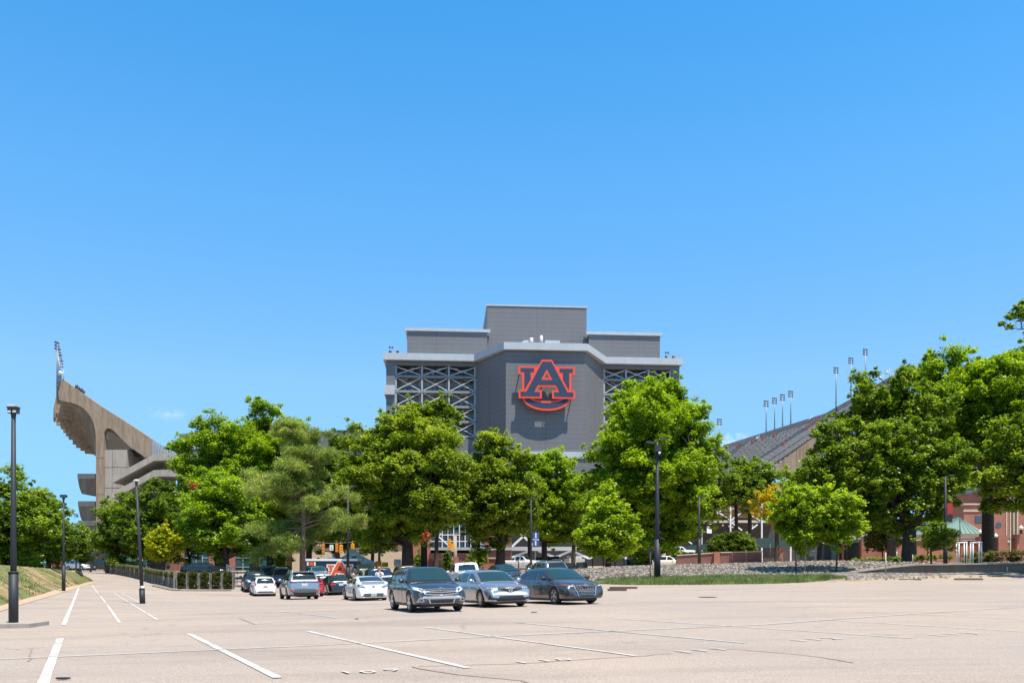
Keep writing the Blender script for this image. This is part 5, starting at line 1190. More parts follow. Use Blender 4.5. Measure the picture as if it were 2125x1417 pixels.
def k_vgrille(fp, rp, t, L, H, hw, **kw):        # big dark mesh grille with V wings
    kf = dict(bvh=kw['bvh'], L=L); g_ = fp('grille', [(-.34, .34), (.34, .34), (.47, .79), (-.47, .79)], M_TRIM, nx=8, ny=6)
    for j in range(7):
        z = .37+.058*j; w_ = lerp(.33, .44, j/6)
        n_ = 7
        for q in range(n_):
            x0 = -w_+2*w_*q/n_+(.03 if j % 2 else 0); fp('mesh_chevron', [(x0+.01, z), (x0+.075, z+.012), (x0+.075, z+.026), (x0+.01, z+.014)], M_RIM, off=.024, par=g_, nx=1, ny=1) if x0+.08 < w_ else None
    fp('grille_wing', [(-.34, .31), (-.37, .31), (-.56, .78), (-.49, .79)], M_CHROME, True, .022, g_, 2, 5)
    for s in (1, -1):
        h_ = fp('headlamp', [(s*.54, .67), (s*(hw-.02), .74), (s*(hw-.03), .84), (s*.58, .755)], M_HEADD, off=.014, nx=10); fp('lamp_element', [(s*.58, .69), (s*.72, .715), (s*.72, .74), (s*.58, .73)], M_HEAD, off=.024, par=h_)
        fp('side_marker', [(s*(hw-.12), .745), (s*(hw-.04), .77), (s*(hw-.05), .83), (s*(hw-.13), .80)], M_TAIL, off=.024, par=h_, nx=2, ny=1)
        fp('corner_vent', [(s*.50, .33), (s*.86, .33), (s*.82, .58), (s*.66, .50)], M_TRIM, off=.012)
    fp('lip', [(-.84, .235), (.84, .235), (.80, .285), (-.80, .285)], M_CHROME if False else kw['body'], off=.03)
    ring_emblem(t, 0, .04, .735, .07, .06, kf, 1, bar=True)
def k_rearsuv(fp, rp, t, L, H, hw, **kw):
    kf = dict(bvh=kw['bvh'], L=L)
    for s in (1, -1):
        rp('tail_lamp', [(s*.42, .985), (s*(hw-.02), 1.06), (s*(hw-.04), 1.13), (s*.52, 1.05)], M_TAIL, nx=8); rp('reflector', [(s*.62, .46), (s*.80, .46), (s*.84, .60), (s*.70, .57)], M_TAIL)
    rp('bumper_trim', [(-.88, .40), (.88, .40), (.60, .62), (-.60, .62)], M_DK, off=.010, nx=10); rp('lower_valance', [(-.80, .28), (.80, .28), (.80, .41), (-.80, .41)], M_TRIM, off=.014, nx=10)
    rp('tailgate_crease', [(-.74, .70), (.74, .70), (.74, .725), (-.74, .725)], kw['body'], off=.035, nx=8); ring_emblem(t, 0, .02, 1.03, .06, .045, kf, -1, oval=True, m_=M_DARKM); plate_(t, kf, .87, '57 B4N2')
    mb = MB(); mb.box(-.62, .62, -.455*L, -.40*L, H-.075, H-.02); mb.build('spoiler', kw['body'], t, world=False)
M_DK = mat('grey_bumper_plastic', (.07, .075, .08), .5)
def k_rearhatch(fp, rp, t, L, H, hw, **kw):
    kf = dict(bvh=kw['bvh'], L=L)
    for s in (1, -1): rp('tail_lamp', [(s*(hw-.22), .86), (s*(hw-.02), .80), (s*(hw-.10), 1.10), (s*(hw-.16), 1.10)], M_TAIL, ny=5)
    rp('lower_valance', [(-.62, .30), (.62, .30), (.52, .42), (-.52, .42)], M_DK, off=.012, nx=8); ring_emblem(t, 0, .02, .80, .07, .035, kf, -1, m_=M_DARKM); rp('badge_strip', [(-.2, .72), (.2, .72), (.2, .745), (-.2, .745)], M_DARKM, off=.014)
    mb = MB(); mb.bar((.02, -.478*L, .90), (.22, -.47*L, 1.02), .02); mb.build('wiper', M_TRIM, t, world=False)
def k_rearcoupe(fp, rp, t, L, H, hw, **kw):
    kf = dict(bvh=kw['bvh'], L=L)
    for s in (1, -1):
        h_ = rp('tail_lamp', [(s*.42, .74), (s*(hw-.03), .80), (s*(hw-.08), .96), (s*.66, .90)], M_HEADD, nx=8, ny=4); rp('lamp_element', [(s*.55, .80), (s*(hw-.12), .83), (s*(hw-.16), .89), (s*.66, .86)], M_HEAD, off=.022, par=h_, nx=4)
        e_ = MB(); Mx = Matrix.Translation((s*.58, -L/2-.0, .27))@Matrix.Rotation(math.pi/2, 4, 'X'); e_.lathe([(.045, -.05), (.06, .03), (.05, .03), (.04, -.02)], 10, Mx); e_.build('exhaust_tip', M_CHROME, t, world=False)
    rp('diffuser', [(-.66, .24), (.66, .24), (.52, .43), (-.52, .43)], M_DK, off=.012, nx=8); ring_emblem(t, 0, .02, .82, .06, .03, kf, -1, m_=M_DARKM); plate_(t, kf, .345, '1A84K7', m_=mat('old_plate', (.45, .46, .36), .5))
    mb = MB(); mb.box(-.66, .66, -.497*L, -.445*L, H*.775, H*.80); mb.build('spoiler', kw['body'], t, world=False)
def k_rearsedan(fp, rp, t, L, H, hw, **kw):
    kf = dict(bvh=kw['bvh'], L=L)
    for s in (1, -1): rp('tail_lamp', [(s*.40, .80), (s*(hw-.02), .82), (s*(hw-.03), .95), (s*.42, .92)], M_TAIL, nx=8)
    rp('boot_chrome', [(-.40, .91), (.40, .91), (.40, .945), (-.40, .945)], M_CHROME, off=.02); plate_(t, kf, .82, '43 C91L'); rp('lower_valance', [(-.6, .27), (.6, .27), (.56, .36), (-.56, .36)], M_DK)
def k_plainrear(fp, rp, t, L, H, hw, **kw):
    kf = dict(bvh=kw['bvh'], L=L)
    for s in (1, -1): rp('tail_lamp', [(s*(hw-.20), .55*H), (s*(hw-.02), .56*H), (s*(hw-.04), .63*H), (s*(hw-.20), .62*H)], M_TAIL)
def k_crossrear(fp, rp, t, L, H, hw, **kw):
    for s in (1, -1): rp('tail_lamp', [(s*.50, .60*H), (s*(hw-.02), .56*H), (s*(hw-.04), .66*H), (s*.56, .63*H)], M_HEAD)
    rp('lower_valance', [(-.7, .30), (.7, .30), (.66, .5), (-.66, .5)], M_TRIM)
def k_pickrear(fp, rp, t, L, H, hw, **kw):
    for s in (1, -1): rp('tail_lamp', [(s*(hw-.14), .50*H), (s*(hw-.01), .50*H), (s*(hw-.02), .67*H), (s*(hw-.13), .67*H)], M_TAIL)
    b_ = MB(); b_.box(-hw*.92, hw*.92, -L/2-.10, -L/2+.04, .42, .62); b_.build('rear_bumper', M_CHROME, t, world=False)
    c_ = MB(); c_.box(-.22, .22, -.118*L, -.098*L, H*.965, H*.99); c_.build('brake_lamp', M_TAIL, t, world=False); rp('tailgate_handle', [(-.12, .60*H), (.12, .60*H), (.12, .635*H), (-.12, .635*H)], M_TRIM)
def k_pickfront(fp, rp, t, L, H, hw, **kw):
    fp('grille', [(-.6, .36*H), (.6, .36*H), (.6, .55*H), (-.6, .55*H)], M_TRIM)
    for s in (1, -1): fp('headlamp', [(s*.64, .44*H), (s*(hw-.03), .44*H), (s*(hw-.03), .56*H), (s*.64, .56*H)], M_HEAD); rp('tail_lamp', [(s*(hw-.14), .50*H), (s*(hw-.01), .50*H), (s*(hw-.02), .67*H), (s*(hw-.13), .67*H)], M_TAIL)
    b_ = MB(); b_.box(-hw*.92, hw*.92, -L/2-.10, -L/2+.04, .42, .62); b_.box(-hw*.92, hw*.92, L/2-.04, L/2+.10, .42, .66); b_.build('bumper', M_CHROME, t, world=False)
def k_front(fp, rp, t, L, H, hw, **kw):
    fp('grille', [(-.45, .36*H), (.45, .36*H), (.5, .48*H), (-.5, .48*H)], M_TRIM)
    for s in (1, -1): fp('headlamp', [(s*.52, .42*H), (s*(hw-.03), .44*H), (s*(hw-.04), .53*H), (s*.58, .50*H)], M_HEAD)
# --- front row
car('parked_car', 'dark grey crossover with chrome winged grille, nearest parked car, facing the camera', 918, 1268, 29.5, 20, 'suv', 4.80, 1.90, 1.55, 2.77, .37, P_DGREY, 'front', cfg=dict(kind=k_crossover, spokes=5, spw=.10, mirror=P_DGREY))
car('parked_car', 'silver sports sedan with slim headlamps, between the dark crossover and the gunmetal sedan', 1062, 1257, 32.4, 24, 'sedan', 4.72, 1.83, 1.41, 2.73, .335, P_SILV, 'front', cfg=dict(kind=k_sport, spokes=10, mirror=P_SILV))
car('parked_car', 'gunmetal sedan with big dark mesh grille, rightmost of the three cars facing the camera', 1218, 1249, 33.6, 27, 'sedan', 4.90, 1.85, 1.45, 2.82, .345, P_GUN, 'front', cfg=dict(kind=k_vgrille, spokes=5, split=True, mirror=M_TRIM))
# --- rear views
car('parked_car', 'white low sports coupe with dark tail lamps, seen from behind beside the dark crossover', 776, 1246, 48.5, 22, 'coupe', 4.63, 1.865, 1.38, 2.82, .35, P_WHITE, 'rear', cfg=dict(kind=k_rearcoupe, spokes=10, rim=M_RIM, clear=.15))
car('parked_car', 'silver grey family SUV with red tail lamps and roof rails, seen from behind', 633, 1243, 52, 22, 'suv', 4.95, 1.93, 1.70, 2.85, .375, P_SILG, 'rear', cfg=dict(kind=k_rearsuv, spokes=6, rails=M_RIM, rim=M_RIMD))
car('parked_car', 'small white hatchback left of the silver SUV, seen from behind', 551, 1235, 66, 22, 'hatch', 4.05, 1.72, 1.48, 2.49, .31, P_WHITE, 'rear', cfg=dict(kind=k_rearhatch, spokes=8))
car('parked_car', 'dark blue-black crossover at the left end of the parked rows, behind the white hatchback', 533, 1233, 70.5, 22, 'suv', 4.55, 1.85, 1.66, 2.66, .35, P_NAVY, 'rear', cfg=dict(kind=k_crossrear, spokes=5, rails=M_TRIM))
car('parked_car', 'black sedan with wide red tail lamps between the silver SUV and the white coupe', 709, 1231, 65.5, 22, 'sedan', 4.85, 1.85, 1.47, 2.77, .335, P_BLACK, 'rear', cfg=dict(kind=k_rearsedan, spokes=7))
# --- further cars, partly hidden
fr2 = 'partly hidden cars in the back rows of the lot'
car('parked_car', 'dark SUV roof showing above the white hatchback', 560, 1226, 82, 22, 'suv', 4.8, 1.9, 1.78, 2.8, .36, P_DK2, 'rear', fr2, cfg=dict(kind=k_plainrear, rails=M_RIM), det=1)
car('parked_car', 'black car peeking between the white hatchback and the silver SUV', 588, 1226, 78, 22, 'suv', 4.6, 1.85, 1.66, 2.7, .35, P_BLACK, 'rear', fr2, cfg=dict(kind=k_plainrear), det=1)
car('parked_car', 'pale blue-silver car windscreen showing right of the silver SUV roof', 668, 1220, 84, 22, 'suv', 4.6, 1.85, 1.5, 2.7, .35, P_BLUES, 'front', fr2, cfg=dict(kind=k_front), det=1)
car('parked_car', 'red car mostly hidden behind the right rear corner of the silver SUV', 650, 1232, 63, 22, 'suv', 4.4, 1.8, 1.50, 2.6, .34, P_RED, 'rear', fr2, cfg=dict(kind=k_plainrear), det=1)
car('parked_car', 'champagne sedan partly hidden behind the white coupe roof', 778, 1226, 74, 24, 'sedan', 4.8, 1.84, 1.52, 2.75, .34, P_BEIGE, 'rear', fr2, cfg=dict(kind=k_plainrear), det=1)
car('pickup_truck', 'black pickup truck with red tail lamp behind the standing person', 806, 1232, 62, 21, 'pickup', 5.8, 2.03, 1.92, 3.6, .41, P_NAVY, 'rear', fr2, 'pickup truck', cfg=dict(kind=k_pickrear), det=1)
car('pickup_truck', 'dark pickup truck just visible over the dark crossover roof', 862, 1222, 70, 20, 'pickup', 5.8, 2.05, 1.86, 3.6, .41, P_DK2, 'rear', fr2, 'pickup truck', cfg=dict(kind=k_pickrear), det=1)
car('pickup_truck', 'white crew cab pickup seen from behind, between the dark crossover and silver sedan', 985, 1226, 60, 14, 'pickup', 5.9, 2.06, 1.98, 3.7, .42, P_WHITE, 'rear', fr2, 'pickup truck', cfg=dict(kind=k_pickrear), det=1)
car('parked_car', 'dark blue car windscreen peeking right of the silver sedan roof', 1068, 1218, 66, 20, 'sedan', 4.7, 1.84, 1.62, 2.75, .34, P_NAVY, 'front', fr2, cfg=dict(kind=k_front), det=1)
car('parked_car', 'silver SUV roof with rails showing above the gunmetal sedan', 1160, 1218, 62, 20, 'suv', 4.7, 1.9, 1.75, 2.75, .36, P_SILV, 'rear', fr2, cfg=dict(kind=k_plainrear, rails=M_RIM), det=1)
car('parked_car', 'dark car glimpsed between the blue tent trailer and the champagne sedan', 762, 1218, 88, 24, 'sedan', 4.7, 1.84, 1.42, 2.75, .34, P_DK2, 'rear', fr2, cfg=dict(kind=k_plainrear), det=1)
fr3 = 'vehicles on the upper road'
def gup(x0, Z0, z): return lambda X, Y: z
car('pickup_truck', 'dusty white crew cab pickup parked side-on above the slope, left of the blue banner', 1082, 1183, 118, 0, 'pickup', 5.9, 2.05, 1.98, 3.7, .44, P_WHITE, 'side', fr3, 'pickup truck', cfg=dict(fw=(.86, -.5), kind=k_pickfront, rim=M_RIM), det=1, ground=gup(0, 0, P(0, 1183, 118).z))
car('parked_car', 'white estate car right of the tall lamp base above the stone slope', 1388, 1177, 112, 0, 'suv', 4.9, 1.85, 1.55, 2.8, .34, P_WHITE, 'side', fr3, cfg=dict(fw=(.9, -.42), kind=k_front), det=1, ground=gup(0, 0, P(0, 1178, 112).z))
car('parked_car', 'white car left of the tall lamp base above the stone slope', 1345, 1178, 116, 0, 'sedan', 4.8, 1.85, 1.5, 2.8, .34, P_WHITE, 'side', fr3, cfg=dict(fw=(.9, -.42), kind=k_front), det=1, ground=gup(0, 0, P(0, 1178, 116).z))
car('pickup_truck', 'white pickup higher up behind the low shrubs, above the white estate car', 1410, 1156, 148, 0, 'pickup', 5.8, 2.03, 1.9, 3.6, .41, P_WHITE, 'side', fr3, 'pickup truck', cfg=dict(fw=(.93, -.35), kind=k_pickfront), det=1, ground=gup(0, 0, P(0, 1157, 148).z))
car('parked_car', 'red car among the shrubs left of the upper white pickup', 1375, 1152, 150, 0, 'sedan', 4.8, 1.85, 1.5, 2.8, .34, P_RED, 'side', fr3, cfg=dict(fw=(.93, -.35), kind=k_front), det=1, ground=gup(0, 0, P(0, 1155, 150).z))
fr4 = 'cars on the cross street at far left'
car('parked_car', 'white car on the far street at the left, beyond the grass bank', 163, 1180, 150, 0, 'suv', 4.7, 1.85, 1.65, 2.75, .34, P_WHITE, 'side', fr4, cfg=dict(fw=(1, -.3), kind=k_front), det=1, ground=gup(0, 0, P(0, 1182, 150).z))
car('parked_car', 'red car on the far street at the left, beside the white one', 128, 1178, 152, 0, 'suv', 4.7, 1.85, 1.75, 2.75, .34, P_RED, 'side', fr4, cfg=dict(fw=(1, -.3), kind=k_front), det=1, ground=gup(0, 0, P(0, 1179, 152).z))
car('parked_car', 'black car on the far street right of the globe lamp at left', 218, 1178, 150, 0, 'sedan', 4.7, 1.85, 1.5, 2.75, .34, P_BLACK, 'side', fr4, cfg=dict(fw=(1, -.15), kind=k_front), det=1, ground=gup(0, 0, P(0, 1180, 150).z))
car('parked_car', 'dark car in the shade behind the hedge planters, left of the pine', 425, 1190, 92, 0, 'sedan', 4.8, 1.85, 1.5, 2.75, .34, P_BLACK, 'side', fr2, cfg=dict(fw=(1, -.1), kind=k_front), det=1, ground=gup(0, 0, P(0, 1196, 92).z))
# ------------------------------------------------------------------ street furniture and lower buildings
M_LAMPG = mat('globe_glass', (.80, .78, .72), .35); M_YSIG = mat('signal_yellow', (.85, .38, .03), .45); M_YSIG2 = mat('signal_orange_brown', (.66, .25, .06), .5); M_IRON = mat('black_iron', (.015, .017, .018), .5)
M_HEADLT = mat('lamp_lens', (.62, .62, .58), .4)
GL = 'tall lamp posts in the lot'
def post(x, yb, Z, yt, label, r0, r1, sleeve=1.6, rs=None, lean=0, group=GL, zb=None, cat='street lamp', name='street_lamp'):
    b = P(x, yb, Z); t = thing(name, b, label, cat, group); h = (yb-yt)/F*Z; lx = lean/F*Z
    if sleeve:
        m = MB(); m.tube([(0, 0, -.1), (lx*sleeve/h, 0, sleeve)], rs or r0*1.25, 16); m.tube([(lx*sleeve/h, 0, sleeve), (lx*sleeve/h*1.03, 0, sleeve+.05)], (rs or r0*1.25)*1.08, 16); m.build('base_sleeve', M_BLACKM, t, world=False)
    m = MB(); m.tube([(0, 0, 0), (lx*.5, 0, h*.5), (lx, 0, h)], [r0, (r0+r1)/2, r1], 14); m.build('pole', M_BLACKM, t, world=False); return t, h, lx
# 1: nearest left
t, h, lx = post(28, 1300, 26.2, 866, 'nearest and tallest looking black lamp post at the far left on a concrete pad', .098, .06, 1.62, .135)
m = MB(); m.lathe([(.06, h-.05), (.075, h+.08), (.06, h+.2), (.04, h+.24)], 10); m.build('collar', M_BLACKM, t, world=False)
m = MB()
for s in (-1, 1): m.box(s*.075-.06, s*.075+.06, -.1, .1, h+.12, h+.26)
m.box(-.15, .15, -.11, .11, h+.27, h+.32); m.build('lamp_head', M_DARKM, t, world=False)
m = MB(); m.box(-.13, .10, -.10, .12, h+.32, h+.37)
for s in (-1, 1): m.box(s*.08-.05, s*.08+.05, -.105, -.10, h+.14, h+.19)
m.build('lens', M_HEADLT, t, world=False)
b = P(28, 1304, 25.9); t = thing('concrete_pad', b, 'square weathered concrete pad under the nearest lamp post at left', 'pad'); m = MB(); m.prism([(-.95, -.45, -.2), (.62, -.45, -.2), (.62, -.45, .11), (-.95, -.45, .11)], (0, 1.5, 0)); m.build('slab', M_CONC2, t, world=False)
t.rotation_euler = (0, 0, math.radians(8)); t.location.z = G(b.x, b.y)+.02
# 2: beyond
t, h, lx = post(132, 1226, 63, 1032, 'slim black lamp post beside the grass bank with a rectangular head', .095, .055, 1.9, .13)
m = MB(); m.box(-.2, .2, -.16, .16, h, h+.2); m.box(-.07, .07, -.07, .07, h-.15, h); m.build('lamp_head', M_DARKM, t, world=False)
# 3: leaning
t, h, lx = post(296, 1252, 48, 1004, 'leaning black lamp post with a white band above its base sleeve', .105, .06, .78, .15, lean=-13)
m = MB(); m.tube([(-.0, 0, .8), (-.02, 0, .98)], .115, 14); m.build('white_band', M_HEADLT, t, world=False)
m = MB(); m.lathe([(.05, h-.05), (.09, h+.05), (.07, h+.18)], 8, Matrix.Translation((lx, 0, 0))); m.build('collar', M_DARKM, t, world=False)
m = MB(); m.lathe([(.07, h+.14), (.17, h+.18), (.16, h+.22), (.03, h+.26)], 12, Matrix.Translation((lx, 0, 0))); m.build('lamp_head', M_HEADLT, t, world=False)
def arm_head(t, h, s, L_=.7, z=0): m = MB(); m.bar((0, 0, h+z), (s*L_*.5, 0, h+z+.05), .07); m.build('arm', M_BLACKM, t, world=False); m = MB(); m.prism([(s*L_*.4, -.2, h+z), (s*L_*1.35, -.2, h+z+.02), (s*L_*1.3, -.2, h+z+.12), (s*L_*.5, -.2, h+z+.14)], (0, .4, 0)); m.build('lamp_head', M_DARKM, t, world=False)
t, h, lx = post(722, 1206, 84, 1010, 'black lamp post standing right in front of the letter trailer and tent', .15, .09, 1.4, .19); arm_head(t, h, 1, .6); arm_head(t, h, -1, .28)
t, h, lx = post(1364, 1203, 62, 916, 'tall black lamp post with two paddle heads in the grass strip before the stone slope', .19, .10, 0, .22)
m = MB(); m.tube([(0, 0, 0), (0, 0, 2.9)], [.235, .215], 14); m.build('base_sleeve', M_BLACKM, t, world=False)
for s, L_, dz in ((1, .62, .1), (-1, .62, -.15)):
    m = MB(); m.tube([(0, 0, h+dz-.1), (s*.15, 0, h+dz), (s*L_*.5, 0, h+dz+.06)], .035, 6); m.build('arm', M_BLACKM, t, world=False)
    m = MB(); m.prism([(s*L_*.2, -.16, h+dz+.0), (s*L_*1.35, -.16, h+dz+.10), (s*L_*1.2, -.16, h+dz+.19), (s*L_*.4, -.16, h+dz+.13)], (0, .32, 0)); m.build('lamp_head', M_DARKM, t, world=False)
m = MB(); m.box(-.2, .25, -.3, -.05, h-.75, h-.3); m.tube([(0, 0, h-1.25), (-.5, 0, h-1.22)], .03, 6); m.box(-.6, -.35, -.08, .08, h-1.3, h-1.2); m.build('equipment_box', M_BLACKM, t, world=False)
m = MB(); m.lathe([(.02, -.09), (.09, -.05), (.09, .03), (.02, .07)], 10, Matrix.Translation((.10, -.34, h-.85))); m.build('dome_camera', M_WHITE, t, world=False)
m = MB(); m.prism([(.12, -.3, 3.0), (.48, -.3, 2.92), (.48, .1, 2.92), (.12, .1, 3.0)], (0, 0, .05)); m.bar((0, 0, 2.9), (.3, 0, 2.95), .06); m.build('sensor_panel', M_DARKM, t, world=False)
t, h, lx = post(1102, 1194, 92, 1036, 'black lamp post with the blue vertical banner, above the dark blue car', .12, .08, 1.2, .15); arm_head(t, h, 1, .45); arm_head(t, h, -1, .25)
z0, z1 = (1194-1134)/F*92, (1194-1103)/F*92
m = MB(); m.box(.16, .86, -.02, .02, z0, z1); bn = m.build('banner', mat('banner_blue', (.025, .075, .20), .7), t, world=False)
m = MB(); m.box(.42, .56, -.03, -.022, z0+.15, z0+.62); m.box(.44, .58, -.03, -.022, z0+.92, z1-.12); m.box(.18, .84, -.03, -.022, z0+.72, z0+.80); m.build('banner_lettering', mat('banner_white', (.7, .7, .7), .7), bn, world=False)
m = MB(); m.bar((0, 0, z0), (.9, 0, z0), .04); m.bar((0, 0, z1), (.9, 0, z1), .04); m.build('banner_arm', M_BLACKM, t, world=False)
t, h, lx = post(1962, 1169, 71, 988, 'black lamp post with a red banner right of the huge forked oak', .12, .08, 1.9, .17); arm_head(t, h, 1, .5)
m = MB(); m.box(.14, .58, -.02, .02, 4.05, 4.95); m.build('banner', mat('banner_red', (.42, .03, .03), .7), t, world=False); m = MB(); m.bar((0, 0, 3.35), (.6, 0, 3.35), .04); m.bar((0, 0, 5.0), (.62, 0, 5.0), .04); m.box(.16, .56, -.02, .02, 3.4, 4.0); m.build('banner_arm', M_BLACKM, t, world=False)
t, h, lx = post(1451, 1170, 78, 1030, 'plain black post rising left of the round bush', .12, .08, 2.3, .15); arm_head(t, h, 1, .4)
t, h, lx = post(1478, 1150, 140, 1048, 'thin dark lamp post before the steel frame deck', .10, .07, 0); arm_head(t, h, 1, .8)
for (x, yb, yt, lb) in ((1925, 1152, 1084, 'thin bare black post behind the yellow green myrtle'), (1992, 1168, 1074, 'thin bare black post in front of the white gate frames'), (1757, 1160, 1118, 'thin dark post left of the green canopy')):
    post(x, yb, 74, yt, lb, .045, .035, 0, group='thin black posts by the brick wall', cat='post', name='post')
def globe_lamp(x, yb, Z, yt, label, group='globe lamps along the brick walls', post_=True):
    b = P(x, yb, Z); t = thing('globe_lamp', b, label, 'street lamp', group); h = (yb-yt)/F*Z; r = min(.26, h*.4)
    if post_: m = MB(); m.lathe([(.16, -.2), (.14, .3), (.06, .45), (.05, h-r*2), (.11, h-r*1.8)], 10); m.build('pole', M_IRON if x > 1000 or x < 300 else M_STEEL, t, world=False)
    m = MB(); m.lathe([(.09, h-r*2), (r, h-r*1.5), (r*1.05, h-r*.9), (r*.6, h-r*.35), (.04, h-.1), (.02, h+.12)], 12); m.build('globe', M_LAMPG, t, world=False); return t
globe_lamp(188, 1184, 135, 1119, 'globe lamp on a brown post at far left beyond the road'); globe_lamp(985, 1170, 135, 1136, 'globe lamp behind the brick gate, left of the split oak')
# traffic signals on a span wire
SZ = 112
def signal(x, yt, yb, label, m_, three=True, ang=0):
    b = P(x, yb, SZ); h = (yb-yt)/F*SZ; t = thing('traffic_light', b, label, 'traffic light', 'yellow traffic lights on the span wire', rz=ang); m = MB(); m.box(-.17, .17, -.12, .12, 0, h); m.tube([(0, 0, h), (0, 0, h+.4)], .03, 5); m.build('housing', m_, t, world=False)
    m = MB()
    for k in range(3): m.lathe([(.15, -.02), (.16, .14)], 10, Matrix.Translation((0, -.12, h*(k+.5)/3))@Matrix.Rotation(math.pi/2, 4, 'X'))
    m.build('visor', m_, t, world=False); m = MB()
    for k in range(3): m.lathe([(.0, 0), (.13, 0), (.12, .01)], 10, Matrix.Translation((0, -.13, h*(k+.5)/3))@Matrix.Rotation(math.pi/2, 4, 'X'))
    m.build('lens', M_TRIM, t, world=False)
signal(671, 1128, 1147, 'brownish traffic light furthest left, alone on the span wire', M_YSIG2); signal(699, 1128, 1145, 'traffic light beside the white sign on the span wire', M_YSIG2)
signal(707, 1130, 1147, 'turned yellow traffic light right beside another on the span wire', M_YSIG, ang=1.2); signal(731, 1127, 1140, 'yellow traffic light just right of the black lamp post above the tent', M_YSIG, ang=.9)
b = P(688, 1141.5, SZ); t = thing('hanging_sign', b, 'small white sign with a black arrow hanging between the traffic lights', 'sign'); m = MB(); m.box(-.24, .24, -.02, .02, 0, .72); m.build('panel', M_WHITE, t, world=False); m = MB(); m.box(.02, .12, -.03, -.021, .12, .25); m.box(-.06, .0, -.03, -.021, .3, .5); m.build('arrow', M_TRIM, t, world=False)
t = thing('span_wire', P(620, 1118, SZ), 'sagging cable carrying the yellow traffic lights under the trees', 'cable'); m = MB()
wp = [(560, 1106), (637, 1120), (671, 1126), (699, 1127), (731, 1124), (790, 1112), (860, 1098)]; m.tube([P(x, y, SZ) for x, y in wp], .022, 5); m.build('cable', mat('pale_cable', (.4, .4, .4), .6), t)
m = MB(); m.tube([P(935, 1108, 138), P(1000, 1094, 138), P(1040, 1084, 138)], .03, 5); tag(m.build('span_wire', mat('pale_cable', (.4, .4, .4), .6)), 'short pale cable above the white concrete signal pole', 'cable')
t = thing('signal_pole', P(787, 1180, 105), 'grey utility pole behind the pickup with yellow signal boxes at its foot', 'pole'); m = MB(); h = (1180-1100)/F*105; m.tube([(0, 0, -.5), (0, 0, h)], [.17, .13], 10); m.build('pole', mat('wood_pole', (.20, .17, .15), .9, var=.2), t, world=False)
m = MB(); m.box(-.42, .25, -.25, .2, .15, .95); m.lathe([(.25, -.2), (.28, .15)], 10, Matrix.Translation((-.3, -.2, .55))@Matrix.Rotation(1.57, 4, 'X')); m.box(.35, 1.05, -.2, .2, .25, .8); m.build('signal_box', M_YSIG, t, world=False)
t = thing('signal_pole', P(944, 1182, 138), 'thick white concrete signal pole with yellow lights behind the white pickup', 'pole'); m = MB(); m.tube([(0, 0, -.5), (0, 0, 5.4)], [.36, .3], 12); m.tube([(-.75, .3, -.5), (-.75, .3, 3.1)], .55, 12); m.build('pole', M_CONC2, t, world=False)
m = MB(); m.box(-1.1, -.6, -.5, -.2, 3.4, 4.9); m.box(-.55, -.2, -.55, -.25, 2.9, 4.2)
for z in (3.7, 4.2, 4.65): m.lathe([(.2, 0), (.24, .25)], 10, Matrix.Translation((-.85, -.5, z))@Matrix.Rotation(1.57, 4, 'X'))
m.build('signal_head', M_YSIG, t, world=False); m = MB(); m.box(-.5, -.15, -.62, -.56, 2.2, 2.85); m.box(-3.0, -2.6, -.4, -.1, 2.3, 3.8); m.build('signal_back', M_IRON, t, world=False)
# ------------------------------------------------------------------ trailer with the letter emblem, tent, cart
M_TRN = mat('trailer_navy', (.012, .035, .065), .3, var=.1); M_TRW = mat('trailer_white', (.74, .75, .76), .4); M_TRO = mat('trailer_orange', (.72, .10, .025), .4)
TZ = 98; b = P(690, 1200, TZ); b.z = G(b.x, b.y); t = thing('trailer', b, 'navy box trailer with a big orange and white letter emblem on its side', 'trailer'); kx = TZ/F
def TP(x, y): p = P(x, y, TZ); return p.x-b.x, p.z-b.z
x0, z1 = TP(629, 1163); x1, _ = TP(741, 1163); m = MB(); m.box(x0, x1, 0, 2.4, .55, z1); m.build('body', M_TRN, t, world=False)
m = MB(); m.box(x0-.05, x1+.05, -.06, 2.46, z1-.02, z1+.22); m.box(x0-.03, x0+.06, -.03, 2.43, .55, z1-.03); m.build('roof_rail', M_TRW, t, world=False)
m = MB(); m.box((x0+x1)/2-.5, (x0+x1)/2+.3, .8, 1.6, z1+.22, z1+.42); m.build('roof_vent', M_TRW, t, world=False)
m = MB(); a_, za = TP(637, 1165.5); c_, zc = TP(655, 1173); m.box(a_, a_+.18, -.03, -.005, zc, za); m.box(c_-.18, c_, -.03, -.005, zc, za); e_ = m.build('marking', M_TRW, t, world=False); m = MB(); m.box(a_+.28, c_-.28, -.03, -.005, zc, za); m.build('marking', M_TRO, t, world=False)
cxm, czm = TP(705.5, 1188.5); un = kx/20; frm = Matrix.Translation((cxm, -.005, czm))@Matrix.Rotation(math.pi/2, 4, 'X')
emt = plate('emblem_outline', [[EU_OUT], [mirror(EU_OUT)], [EB_OUT]], frm, M_TRW, t, 0, .02, un); plate('emblem_outline', [[EA_OUT, EA_HOLE2]], frm, M_TRW, emt, .03, .02, un); plate('emblem_letter', [[EU_IN], [mirror(EU_IN)], [EB_IN]], frm, M_TRO, emt, .022, .006, un); plate('emblem_letter', [[EA_IN, EA_HOLE2]], frm, M_TRO, emt, .052, .008, un)
o = text_mesh('.COM', .42, 'trailer_text', M_TRW, parent=t); tx, tz = TP(657, 1181); o.matrix_basis = Matrix.Translation((tx, -.02, tz))@Matrix.Rotation(math.pi/2, 4, 'X')
m = MB(); 
for xx in (x0+2.6, x0+3.5): m.lathe([(.2, -.12), (.36, -.1), (.36, .1), (.2, .12)], 14, Matrix.Translation((xx, .1, .36))@Matrix.Rotation(math.pi/2, 4, 'X'))
